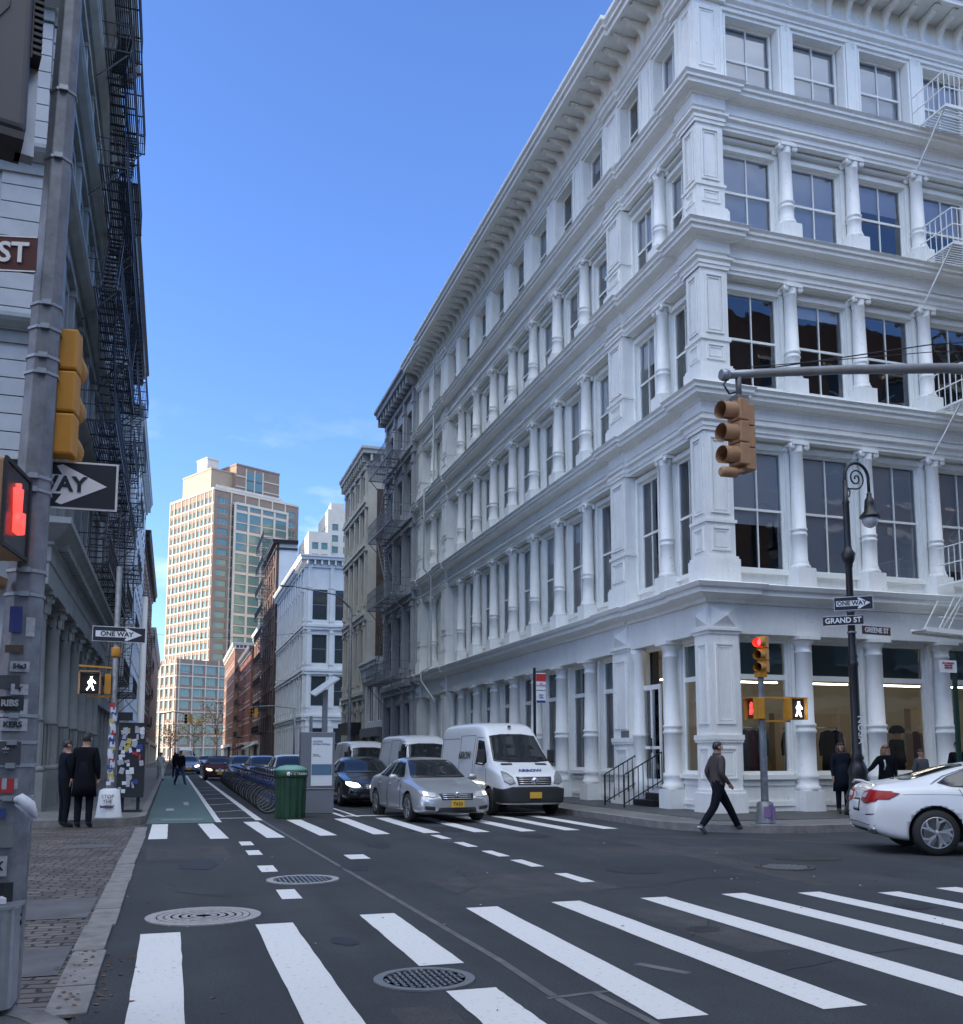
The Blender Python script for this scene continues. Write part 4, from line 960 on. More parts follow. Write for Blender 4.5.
# ================================================================= trees at the tower foot
def tree(x,y,h,label,m,seed,r=3.2):
    rg=random.Random(seed); t=thing('street_tree',label,'tree',(x,y,0),group='street trees at the tower foot')
    b=MB(); b.tube([(0,0,0),(.1,0,h*.25),(0,.1,h*.5),(.2,0,h*.8)],[.22,.17,.12,.03],8); tips=[]
    for i in range(16):
        a=rg.uniform(0,2*PI); z=h*rg.uniform(.3,.75); l=r*rg.uniform(.5,1); e=(l*math.cos(a),l*math.sin(a),z+h*rg.uniform(.08,.3)); m_=(e[0]*.5,e[1]*.5,z+.35*(e[2]-z)+.2)
        b.tube([(0,0,z),m_,e],[.07,.05,.015],5); tips+= [e,m_]
        for j in range(3):
            e2=(e[0]+rg.uniform(-1,1),e[1]+rg.uniform(-1,1),e[2]+rg.uniform(-.2,1)); b.tube([m_,e2],[.03,.01],4); tips.append(e2)
    b.build('trunk',['bark'],t)
    b=MB()
    for i in range(900):
        p=rg.choice(tips); c=Vector(p)+Vector((rg.gauss(0,.5),rg.gauss(0,.5),rg.gauss(0,.45))); s=rg.uniform(.08,.17)
        q=Matrix.Rotation(rg.uniform(0,6.3),3,(rg.random()-.5,rg.random()-.5,rg.random()-.5)); vs=[c+q@Vector(v)*s for v in ((-1,-.6,0),(1,-.6,0),(1,.6,0),(-1,.6,0))]; b.quad(*vs)
    b.build('crown',[m],t)
tree(4.6,232,11,'thin tree with yellowing leaves before the tower podium, leftmost','leaf',1); tree(9.5,228,13,'rust leaved tree before the tower podium, between its two neighbours','leaf2',2); tree(14,214,11,'thin yellow tree beside the orange brick corner','leaf',3)
tree(-.5,236,9,'small rust tree on the left kerb far down the street','leaf2',4)
# ================================================================= VEHICLES
def interp(tab,x):
    if x<=tab[0][0]: return tab[0][1]
    for (a,va),(b,vb) in zip(tab[:-1],tab[1:]):
        if x<=b:
            t=(x-a)/(b-a); return va+(vb-va)*t
    return tab[-1][1]
def eval_mesh(o):
    dg=bpy.context.evaluated_depsgraph_get(); dg.update(); return bpy.data.meshes.new_from_object(o.evaluated_get(dg))
def car_shell(S,wheels,wr,m):
    """S: tables top(x)=roof/hood centre height, belt(x), wb(x) belt half width, wt(x) top half width, wm(x) max half width, bot(x). x=0 at front bumper, length L backwards. returns mesh with arches cut; x axis is length"""
    xs=S['xs']; vs=[];fs=[]
    half=[]
    for x in xs:
        top=interp(S['top'],x); be=interp(S['belt'],x); wb_=interp(S['wb'],x); wt=interp(S['wt'],x); wm=interp(S['wm'],x); bo=interp(S['bot'],x)
        be=min(be,top-.015)
        zm=bo+(be-bo)*.62
        pts=[(0,bo),(wm*.8,bo),(wm*.96,bo+.03),(wm*.985,bo+.14),(wm,zm-.12),(wm,zm+.05),(wb_+(wm-wb_)*.35,be-.05),(wb_,be),(wb_+(wt-wb_)*.33,be+(top-be)*.33),(wb_+(wt-wb_)*.72,be+(top-be)*.74),(wt,be+(top-be)*.93),(wt*.82,top-.012*1.0),(wt*.4,top),(0,top+.004)]
        half.append(pts)
    n=len(half[0]); ring=2*n-2
    for x,pts in zip(xs,half):
        full=[(y,z) for y,z in pts]+[(-y,z) for y,z in pts[-2:0:-1]]
        vs+=[(x,y,z) for y,z in full]
    for i in range(len(xs)-1):
        for k in range(ring): fs.append((i*ring+k,i*ring+(k+1)%ring,(i+1)*ring+(k+1)%ring,(i+1)*ring+k))
    fs.append(tuple(range(ring))); fs.append(tuple((len(xs)-1)*ring+k for k in range(ring))[::-1])
    b=MB(); b.add(vs,fs,True); o=b.build('tmp',[m]); 
    s=o.modifiers.new('s','SUBSURF'); s.levels=2; s.render_levels=2
    me=eval_mesh(o); bpy.data.objects.remove(o)
    o=bpy.data.objects.new('tmp',me); C.objects.link(o); cut=[]
    solid=BVHTree.FromPolygons([v.co.copy() for v in me.vertices],[tuple(p.vertices) for p in me.polygons])
    for wx in wheels:
        for sg in (-1,1):
            q=MB(); w=interp(S['wm'],wx); q.lathe([(wr+.055,-.19),(wr+.055,.3)],c=(wx,sg*w,wr),n=36,axis='Y') if sg>0 else q.lathe([(wr+.055,-.3),(wr+.055,.19)],c=(wx,sg*w,wr),n=36,axis='Y')
            c=q.build('cut',['plastic']); cut.append(c); bo=o.modifiers.new('b','BOOLEAN'); bo.object=c; bo.operation='DIFFERENCE'; bo.solver='EXACT'
    me2=eval_mesh(o); bpy.data.objects.remove(o)
    for c in cut: bpy.data.objects.remove(c)
    # inside of the arches dark
    if len(me2.materials)<2: me2.materials.append(M['plastic'])
    for p in me2.polygons:
        c=p.center
        for wx in wheels:
            if math.hypot(c.x-wx,c.z-wr)<wr+.06 and abs(c.y)>.3 and c.z>.1: p.material_index=1; p.use_smooth=False
    return me2,solid
def patch(solid,poly,axis,m,name,parent,off=.006,sub=3,thick=.02,mirror=False,smooth=True):
    """polygon drawn on the shell: axis 'y' -> poly (x,z) seen from +y; '-y'; 'x' front (ray from -x) ; '-x' rear (ray from +x); 'z' from top"""
    bm=bmesh.new()
    def to3(p):
        a,b_=p
        return {'y':(a,3,b_),'-y':(a,-3,b_),'x':(-3,a,b_),'-x':(9,a,b_),'z':(a,b_,4)}[axis]
    vs=[bm.verts.new(to3(p)) for p in poly]; bm.faces.new(vs)
    bmesh.ops.triangulate(bm,faces=bm.faces)
    for _ in range(sub): bmesh.ops.subdivide_edges(bm,edges=bm.edges,cuts=1,use_grid_fill=True)
    d={'y':Vector((0,-1,0)),'-y':Vector((0,1,0)),'x':Vector((1,0,0)),'-x':Vector((-1,0,0)),'z':Vector((0,0,-1))}[axis]
    bad=[]
    for v in bm.verts:
        h=solid.ray_cast(v.co,d)
        if h[0] is None: bad.append(v)
        else: v.co=h[0]-d*off*.3+h[1]*off
    if bad: bmesh.ops.delete(bm,geom=bad,context='VERTS')
    bmesh.ops.recalc_face_normals(bm,faces=bm.faces)
    for f in bm.faces:
        if f.normal.dot(d)>0: f.normal_flip()
    ed=[e for e in bm.edges if e.is_boundary]
    r=bmesh.ops.extrude_edge_only(bm,edges=ed)
    for v in [g for g in r['geom'] if isinstance(g,bmesh.types.BMVert)]: v.co+=d*thick
    me=bpy.data.meshes.new(name); bm.to_mesh(me); bm.free(); me.materials.append(M[m])
    for p in me.polygons: p.use_smooth=smooth
    o=bpy.data.objects.new(name,me); C.objects.link(o); o.parent=parent; return o
def line_patch(solid,pts,axis,w,m,name,parent,off=.004):
    bm=MB(); 
    d={'y':Vector((0,-1,0)),'-y':Vector((0,1,0)),'x':Vector((1,0,0)),'-x':Vector((-1,0,0)),'z':Vector((0,0,-1))}[axis]
    def hit(p):
        a,b_=p; s=Vector({'y':(a,3,b_),'-y':(a,-3,b_),'x':(-3,a,b_),'-x':(9,a,b_),'z':(a,b_,4)}[axis]); h=solid.ray_cast(s,d)
        return None if h[0] is None else h[0]+h[1]*off
    L=[]
    for p,q in zip(pts[:-1],pts[1:]):
        n=6
        for i in range(n): L.append((p[0]+(q[0]-p[0])*i/n,p[1]+(q[1]-p[1])*i/n))
    L.append(pts[-1]); H=[hit(p) for p in L]; H=[h for h in H if h is not None]
    if len(H)>1: bm.tube(H,w,5); return bm.build(name,[m],parent)
def wheel(parent,x,y,r,w,side,spokes=7,rimm='rim',style=0,backm='rimd'):
    t=thing('wheel',None,None); t.parent=parent; t.location=(x,y,r)
    b=MB(); h=w/2; b.lathe([(r*.66,-h),(r*.92,-h),(r*.99,-h*.7),(r,-h*.3),(r,h*.3),(r*.99,h*.7),(r*.92,h),(r*.66,h)],axis='Y',n=36); b.build('tyre',['tyre'],t)
    b=MB(); s=side; b.lathe([(r*.70,s*h*.96),(r*.64,s*h*.96),(r*.62,s*h*.5),(0,s*h*.42)],axis='Y',n=32); b.cur=0; b.build('rim_well',[backm],t)
    b=MB(); b.lathe([(r*.70,s*h*1.0),(r*.66,s*h*1.04),(r*.63,s*h*.95)],axis='Y',n=36); b.lathe([(r*.15,s*h*.5),(r*.15,s*h*.98),(r*.08,s*h*1.02),(0,s*h*1.02)],axis='Y',n=16)
    for k in range(spokes):
        a=2*PI*k/spokes+.3
        if style==0: b.bar((0,s*h*.85,0),(r*.66*math.cos(a),s*h*.93,r*.66*math.sin(a)),r*.12,r*.08)
        else:
            for da,q in ((0,0),(.32,.0)):
                p0=(r*.12*math.cos(a),s*h*.9,r*.12*math.sin(a)); p1=(r*.45*math.cos(a+.10+da*.5),s*h*.95,r*.45*math.sin(a+.10+da*.5)); p2=(r*.66*math.cos(a+.05+da*1.6),s*h*.95,r*.66*math.sin(a+.05+da*1.6))
                b.bar(p0,p1,r*.085,r*.10); b.bar(p1,p2,r*.06,r*.09)
    b.build('rim',[rimm],t); return t
SED=dict(xs=[0,.05,.16,.4,.8,1.15,1.35,1.75,2.1,2.5,2.9,3.3,3.7,4.0,4.3,4.55,4.72,4.80],
  top=[(0,.55),(.05,.62),(.16,.70),(.4,.79),(.8,.87),(1.25,.95),(1.42,1.02),(2.05,1.42),(2.4,1.47),(2.9,1.47),(3.35,1.40),(4.0,1.10),(4.15,1.07),(4.6,1.03),(4.72,.95),(4.80,.7)],
  belt=[(0,.50),(.05,.56),(.16,.64),(.4,.74),(.8,.82),(1.3,.90),(2.5,.93),(3.6,.97),(4.1,1.0),(4.6,.96),(4.72,.88),(4.80,.64)],
  wb=[(0,.52),(.05,.66),(.16,.76),(.4,.82),(1.3,.86),(2.5,.87),(3.8,.84),(4.5,.76),(4.72,.68),(4.80,.56)],
  wt=[(0,.42),(.16,.6),(.4,.66),(1.2,.68),(1.5,.60),(2.2,.56),(3.2,.56),(3.9,.56),(4.2,.62),(4.6,.6),(4.80,.42)],
  wm=[(0,.58),(.05,.74),(.16,.84),(.4,.90),(1.2,.91),(3.8,.91),(4.5,.86),(4.72,.78),(4.80,.62)],
  bot=[(0,.28),(.1,.20),(.8,.20),(4.2,.20),(4.7,.27),(4.80,.36)])
def scaled(S,L,Wd,H):
    o={'xs':[x*L/4.8 for x in S['xs']]}
    for k in ('top','belt','bot'): o[k]=[(x*L/4.8,v*H) for x,v in S[k]]
    for k in ('wb','wt','wm'): o[k]=[(x*L/4.8,v*Wd) for x,v in S[k]]
    return o
def sedan(name,label,paint,loc,rz,L=4.8,Wd=1.,H=1.,lights='lampc',plate='plate',grille='chrome',group=None,detail=True,wind='carglass',cat='car',sig=None):
    S=scaled(SED,L,Wd,H); k=L/4.8; wx=(.93*k,3.72*k); r=.325
    t=thing(name,label,cat,loc,rz,group); me,sol=car_shell(S,wx,r,paint)
    o=inst(me,'body',t,(0,0,0))
    P=lambda pts:[(x*k,z*H) for x,z in pts]
    # glass
    patch(sol,[(y*Wd,z*H) for y,z in ((-.66,.99),(.66,.99),(.66,1.03),(.53,1.385),(.3,1.405),(-.3,1.405),(-.53,1.385),(-.66,1.03))],'x',wind,'windshield',t)
    patch(sol,[(y*Wd,z*H) for y,z in ((-.6,1.12),(.6,1.12),(.50,1.37),(-.50,1.37))],'-x','carglass','rear_window',t)
    for ax in ('y','-y'):
        patch(sol,P(((1.62,1.0),(2.06,1.33),(2.5,1.385),(2.56,1.385),(2.56,.985))),ax,'carglass','side_window',t)
        patch(sol,P(((2.64,.985),(2.64,1.385),(2.95,1.38),(3.3,1.31),(3.62,1.13),(3.68,1.05),(3.55,1.02))),ax,'carglass','side_window',t)
        if detail:
            for q in ((1.5,2.6,'f'),(2.6,3.4,'r')):
                line_patch(sol,P(((q[0],.93),(q[0]-.03,.6),(q[0]+.05,.30),(q[1]-.02,.28),(q[1],.6),(q[1],.95))),ax,.005,'plastic','door_gap',t)
            for hx in (2.28,3.18):
                sg=1 if ax=='y' else -1; b=MB(); b.tube([(hx*k,sg*.905*Wd,.84*H),(hx*k+.1,sg*.93*Wd,.845*H),(hx*k+.2,sg*.905*Wd,.84*H)],.014,6); b.build('door_handle',[paint],t)
    for sg in (-1,1):
        b=MB(); b.lathe([(0,-.11),(.05,-.10),(.075,-.03),(.075,.05),(.05,.1),(0,.11)],c=(1.72*k,sg*(1.0*Wd+.0),1.0*H),axis='Y',n=12); b.bar((1.74*k,sg*.84*Wd,.97*H),(1.73*k,sg*.95*Wd,.99*H),.05,.03); b.build('mirror',[paint],t)
        for ww in wx: wheel(t,ww,sg*(.80*Wd),r,.21,sg)
        # lamps
        patch(sol,[(sg*y*Wd,z*H) for y,z in ((.44,.60),(.50,.685),(.70,.725),(.80,.73),(.80,.66),(.72,.60),(.56,.575))],'x',lights if (sig is None or sg!=sig) else 'headw','headlight',t,off=.008)
        if sig is not None: 
            patch(sol,[(sg*y*Wd,z*H) for y,z in ((.66,.615),(.66,.685),(.74,.69),(.74,.62))],'x','headw','turn_signal',t,off=.014,sub=2)
        patch(sol,[(sg*y*Wd,z*H) for y,z in ((.45,.80),(.45,.90),(.72,.92),(.74,.78))],'-x','tail','tail_light',t,off=.008)
        patch(sol,[(sg*y*Wd,z*H) for y,z in ((.52,.30),(.52,.38),(.74,.40),(.74,.32))],'x','plastic','fog_lamp_recess',t,off=.005,sub=2)
    # grille bars
    patch(sol,[(y*Wd,z*H) for y,z in ((-.36,.52),(.36,.52),(.41,.66),(-.41,.66))],'x','plastic','grille',t,off=.004)
    for z in (.55,.59,.63): line_patch(sol,[(-.34*Wd,z*H),(.34*Wd,z*H)],'x',.011,grille,'grille_bar',t,.012)
    patch(sol,[(y*Wd,z*H) for y,z in ((-.48,.25),(.48,.25),(.42,.36),(-.42,.36))],'x','plastic','lower_grille',t,off=.005)
    b=MB(); b.lathe([(0,-.02),(.05,-.02),(.06,0),(.05,.015)],c=(.03*k-.02,0,.65*H),axis='X',n=14); b.build('badge',['chrome'],t)
    b=MB(); b.box(-.035,-.012,-.155,.155,.36*H,.36*H+.155); pl=b.build('licence_plate',[plate],t)
    b=MB(); b.box(L+.002,L+.02,-.155,.155,.62*H,.62*H+.155); b.build('licence_plate',[plate],t)
    if detail:
        text('T625',.10,'signk',pl,(-.040,0,.36*H+.075),(R(90),0,-PI/2),sx=1.1)
        for z,rr in ((1.0,0),): 
            b=MB(); b.tube([(1.43*k,-.5*Wd,1.01*H),(1.52*k,.1*Wd,1.06*H)],.008,5); b.tube([(1.43*k,.1*Wd,1.02*H),(1.52*k,.6*Wd,1.04*H)],.008,5); b.build('wiper',['plastic'],t)
    return t
# vehicle local +x runs from front to rear; rz=+90deg makes the front face -y (towards the camera)
sedan('car','silver sedan with lit amber lamps and yellow plate, turning at the far crosswalk','silver',(6.12,20.95,0),R(93.5),L=4.8,Wd=1.0,H=1.0,lights='lampc',sig=0)
sedan('car','black luxury sedan with blue tinted windscreen and lit headlamps behind the silver sedan','carblack',(5.75,28.2,0),R(90),L=5.1,Wd=1.04,H=1.0,lights='head',wind='carglass',plate='plastic')
sedan('car','white roofed car above the docked bikes, half hidden behind the ad kiosk','carwhite',(4.45,36.5,0),R(90),L=4.7,Wd=.98,H=1.05,detail=False,group=None)
sedan('car','grey car second in the queue behind the docked bikes','silver',(4.3,47,0),R(90),L=4.7,Wd=.98,H=1.02,detail=False)
sedan('car','dark grey car third in the queue behind the docked bikes','cargrey',(3.9,56,0),R(90),L=4.6,Wd=.96,H=1.02,detail=False)
sedan('car','dark red car with one glaring warm headlamp beyond the row of bikes','maroon',(2.75,60,0),R(90),L=4.6,Wd=.96,H=1.0,lights='headw',detail=False)
sedan('car','dark car with both headlamps lit, far away in the middle of the street','cargrey',(1.3,80,0),R(90),L=4.6,Wd=.98,H=1.0,lights='head',detail=False)
sedan('car','small black car parked far down on the right beyond the queue','carblack',(5.3,84,0),R(90),L=4.6,Wd=.98,H=1.0,detail=False)
sedan('car','pale car farthest down the middle of the street','silver',(3.6,112,0),R(90),L=4.6,Wd=.98,H=1.0,detail=False)
# vans
VAN=dict(xs=[0,.04,.14,.4,.75,1.1,1.5,1.95,2.2,2.6,3.4,4.4,5.3,5.75,5.86,5.9],
  top=[(0,.75),(.04,.92),(.14,1.02),(.4,1.14),(.8,1.26),(1.05,1.38),(1.75,2.08),(1.95,2.25),(2.3,2.38),(2.8,2.42),(5.5,2.42),(5.8,2.36),(5.9,2.2)],
  belt=[(0,.70),(.14,.96),(.4,1.06),(.8,1.16),(1.05,1.22),(2.2,1.24),(5.9,1.24)],
  wb=[(0,.55),(.04,.74),(.14,.84),(.4,.90),(1.1,.95),(5.8,.95),(5.9,.90)],
  wt=[(0,.45),(.14,.70),(.8,.78),(1.1,.80),(1.9,.76),(2.4,.80),(5.7,.80),(5.9,.74)],
  wm=[(0,.62),(.04,.80),(.14,.90),(.4,.95),(1.1,.97),(5.8,.97),(5.9,.92)],
  bot=[(0,.34),(.1,.28),(5.6,.32),(5.9,.42)])
def van(name,label,loc,rz,H=1.,detail=True,paint='carwhite',Wd=1.):
    S=dict(VAN); S={k:(v if k=='xs' else [(x,(q*H if k=='top' and q>1.3 else q)) for x,q in v]) for k,v in S.items()}
    for k in('wb','wt','wm'): S[k]=[(x,q*Wd) for x,q in S[k]]
    t=thing(name,label,'van',loc,rz); me,sol=car_shell(S,(1.0,4.75),.345,paint); inst(me,'body',t,(0,0,0))
    h=H
    patch(sol,[(y*Wd,z) for y,z in ((-.80,1.36),(-.4,1.33),(.4,1.33),(.80,1.36),(.68,2.02*h),(.3,2.07*h),(-.3,2.07*h),(-.68,2.02*h))],'x','carglass','windshield',t,off=.008,sub=4)
    for ax in ('y','-y'):
        patch(sol,[(1.28,1.33),(1.75,1.88),(2.15,1.93),(2.15,1.28),(1.5,1.26)],ax,'carglass','side_window',t)
        sg=1 if ax=='y' else -1
        line_patch(sol,[(1.22,1.3),(1.15,.5),(2.2,.45),(2.25,2.0),(1.8,1.97)],ax,.006,'plastic','door_gap',t)
        line_patch(sol,[(2.4,2.05),(2.4,.5),(3.7,.5),(3.7,2.05),(2.4,2.05)],ax,.006,'plastic','slide_door_gap',t)
        line_patch(sol,[(3.85,1.98),(5.6,1.98),(5.6,1.3)],ax,.006,'plastic','panel_gap',t)
        b=MB(); b.box(1.33,1.42,sg*1.04*Wd-.09,sg*1.04*Wd+.09,1.32,1.66); b.bar((1.45,sg*.92*Wd,1.4),(1.4,sg*1.0*Wd,1.42),.05,.04); b.build('mirror',['plastic'],t,bevel=.03)
        for ww in (1.0,4.75): wheel(t,ww,sg*.86*Wd,.345,.22,sg,6,'rimd')
        patch(sol,[(sg*y*Wd,z) for y,z in ((.54,.82),(.58,.96),(.70,1.08),(.80,1.12),(.84,1.0),(.82,.86),(.68,.78))],'x','hoodlamp','headlight',t,off=.01)
        patch(sol,[(x,z) for x,z in ((.05,.345),(.06,.68),(.62,.72),(.60,.345))],ax,'plastic','bumper_side',t,off=.012); patch(sol,[(x,z) for x,z in ((1.55,.42),(1.55,.58),(4.2,.58),(4.2,.42))],ax,'plastic','side_trim',t,off=.006)
    patch(sol,[(y*Wd,z) for y,z in ((-.46,.78),(.46,.78),(.50,.98),(-.50,.98))],'x','plastic','grille',t,off=.008)
    for z in (.81,.86,.91,.96): line_patch(sol,[(-.44*Wd,z),(.44*Wd,z)],'x',.014,'chrome','grille_bar',t,.018)
    patch(sol,[(y*Wd,z) for y,z in ((-.86,.345),(.86,.345),(.86,.68),(.62,.74),(-.62,.74),(-.86,.68))],'x','plastic','bumper',t,off=.014,sub=4)
    b=MB(); b.lathe([(0,-.05),(.08,-.05),(.09,-.02),(.09,0)],c=(.03,0,.88),axis='X',n=16); b.build('badge',['chrome'],t)
    b=MB(); b.box(-.07,-.045,-.155,.155,.46,.61); b.build('licence_plate',['plate'],t)
    b=MB(); 
    for y in (-.5,.5): b.cbox((.82,y*Wd,1.285),(.10,.30,.02),Matrix.Rotation(R(-24),3,'Y'))
    b.build('hood_vent',['plastic'],t)
    if detail:
        b=MB(); b.lathe([(0,0),(.05,0),(.04,.05),(0,.06)],c=(1.93,0,2.25),n=10); b.build('roof_marker',['plastic'],t)
        text('ARROW',.17,'stickb',t,(.35,0,1.135),(R(28),0,-PI/2),name='hood_lettering',bold=.004)
        text('ARROW',.30,'signk',t,(3.05,-.985*Wd,1.5),(R(86),0,0),name='side_lettering',sx=1.,bold=.004)
        text('RENTAL',.12,'signk',t,(3.05,-.995*Wd,1.28),(R(88),0,0),name='side_lettering')
        text('ARROW',.30,'signk',t,(3.05,.985*Wd,1.5),(R(86),0,PI),name='side_lettering',bold=.004)
    return t
van('van','white delivery van with dark bumper and yellow plate, nearest of three at the right kerb',(8.6,22.6,0),R(90),H=1.0,Wd=.93)
van('van','second white van behind the delivery van at the kerb',(8.55,31.5,0),R(90),H=.93,detail=False,Wd=.95)
van('van','third white van, seen between the black sedan and the second van',(8.5,42,0),R(90),H=.90,detail=False)
van('van','white van closing the view far down the street centre',(1.5,118,0),R(90),H=1.0,detail=False)
# white fastback on the right, heading right (front to +x): rotate 180deg
ACC=dict(xs=SED['xs'],
  top=[(0,.5),(.05,.60),(.16,.70),(.4,.80),(.8,.88),(1.3,.97),(1.5,1.04),(2.15,1.38),(2.5,1.44),(2.9,1.44),(3.4,1.37),(4.05,1.16),(4.35,1.09),(4.62,1.075),(4.72,1.03),(4.80,.74)],
  belt=[(0,.48),(.05,.56),(.16,.66),(.4,.75),(.8,.83),(1.3,.90),(2.5,.95),(3.4,1.0),(4.1,1.02),(4.6,.99),(4.72,.94),(4.80,.66)],
  wb=[(0,.52),(.05,.66),(.16,.76),(.4,.82),(1.3,.87),(2.5,.88),(3.8,.86),(4.5,.80),(4.72,.73),(4.80,.62)],
  wt=[(0,.42),(.16,.6),(.4,.66),(1.2,.68),(1.5,.60),(2.2,.57),(3.2,.57),(3.9,.58),(4.3,.68),(4.6,.68),(4.80,.52)],
  wm=[(0,.58),(.05,.74),(.16,.86),(.4,.91),(1.2,.93),(3.8,.93),(4.5,.90),(4.72,.83),(4.80,.70)],
  bot=[(0,.26),(.1,.18),(.8,.18),(4.2,.18),(4.65,.27),(4.80,.40)])
S=scaled(ACC,4.9,1.0,1.0); AL=4.9; k=AL/4.8; aw=(.93*k,3.86*k)
ac=thing('car','white fastback sedan with red tail lamp and dark five spoke wheels at the right edge','car',(15.05,11.14,0),R(153.5))
me,sol=car_shell(S,aw,.345,'carwhite'); inst(me,'body',ac,(0,0,0))
P=lambda pts:[(x*k,z) for x,z in pts]
patch(sol,[(y,z) for y,z in ((-.68,1.01),(.68,1.01),(.54,1.36),(-.54,1.36))],'x','carglass','windshield',ac)
patch(sol,[(x*k,y) for x,y in ((3.28,-.48),(3.28,.48),(4.12,.60),(4.2,.3),(4.2,-.3),(4.12,-.60))],'z','carglass','rear_window',ac,sub=4)
for ax in ('y','-y'):
    patch(sol,P(((1.66,1.01),(2.12,1.29),(2.5,1.365),(2.56,1.365),(2.56,1.0))),ax,'carglass','side_window',ac)
    patch(sol,P(((2.64,1.0),(2.64,1.365),(3.0,1.35),(3.35,1.29),(3.62,1.19),(3.78,1.09),(3.60,1.035))),ax,'carglass','side_window',ac,sub=4)
    line_patch(sol,P(((1.64,.99),(2.12,1.305),(2.5,1.385),(3.0,1.37),(3.36,1.305),(3.66,1.20),(3.88,1.07))),ax,.012,'chrome','window_trim',ac,.006)
    line_patch(sol,P(((2.6,1.0),(2.6,.6),(2.62,.28),(3.2,.28),(3.35,.5),(3.42,.8),(3.5,1.0))),ax,.005,'plastic','door_gap',ac)
    line_patch(sol,P(((1.5,.95),(1.47,.6),(1.55,.28),(2.6,.28))),ax,.005,'plastic','door_gap',ac)
    line_patch(sol,P(((2.0,.87),(3.0,.90),(3.8,.93),(4.3,.92))),ax,.007,'carwhite','shoulder_crease',ac,.0)
    sg=1 if ax=='y' else -1
    for hx in (2.33,3.18):
        b=MB(); b.tube([(hx*k,sg*.90,.865),(hx*k+.11,sg*.945,.87),(hx*k+.23,sg*.90,.865)],.015,6); b.build('door_handle',['carwhite'],ac)
    b=MB(); b.lathe([(0,-.11),(.05,-.10),(.075,-.03),(.075,.05),(.05,.1),(0,.11)],c=(1.74*k,sg*1.03,1.02),axis='Y',n=12); b.build('mirror',['carwhite'],ac)
    for ww in aw: wheel(ac,ww,sg*.815,.345,.235,sg,5,'rim',1,'tyre')
    patch(sol,[(sg*y,z) for y,z in ((.30,.80),(.34,.93),(.60,.98),(.82,.96),(.80,.80),(.6,.765))],'-x','tail','tail_light',ac,off=.012,sub=4)
    patch(sol,[(x*k,z) for x,z in ((4.74,.83),(4.74,.95),(4.55,.965),(4.34,.93),(4.5,.84))],ax,'tail','tail_light',ac,off=.012,sub=4)
    patch(sol,[(sg*y,z) for y,z in ((.36,.84),(.38,.91),(.58,.93),(.56,.845))],'-x','lampc','reverse_lamp',ac,off=.020,sub=2)
    patch(sol,[(sg*y,z) for y,z in ((.50,.30),(.52,.36),(.78,.40),(.76,.33))],'-x','chrome','exhaust_tip',ac,off=.02,sub=2)
    patch(sol,[(sg*y,z) for y,z in ((.56,.585),(.56,.60),(.80,.62),(.80,.605))],'-x','signk','bumper_reflector',ac,off=.006,sub=2)
patch(sol,[(y,z) for y,z in ((-.62,.29),(.62,.29),(.58,.37),(-.58,.37))],'-x','plastic','diffuser',ac,off=.004)
line_patch(sol,[(-.8,.44),(0,.455),(.8,.44)],'-x',.006,'plastic','bumper_gap',ac,.002)
pl=patch(sol,[(y,z) for y,z in ((-.16,.66),(.16,.66),(.16,.80),(-.16,.80))],'-x','platew','licence_plate',ac,off=.016,sub=2)
patch(sol,[(y,z) for y,z in ((-.19,.63),(.19,.63),(.19,.83),(-.19,.83))],'-x','plastic','plate_frame',ac,off=.008,sub=2)
b=MB(); b.tube([(4.70*k,-.66,1.06),(4.74*k,-.3,1.105),(4.745*k,0,1.11),(4.74*k,.3,1.105),(4.70*k,.66,1.06)],[.012,.02,.022,.02,.012],8); b.build('spoiler',['carwhite'],ac)
b=MB(); b.box(4.80*k-.02,4.80*k+.0,-.05,.05,.86,.94); b.build('badge',['chrome'],ac)
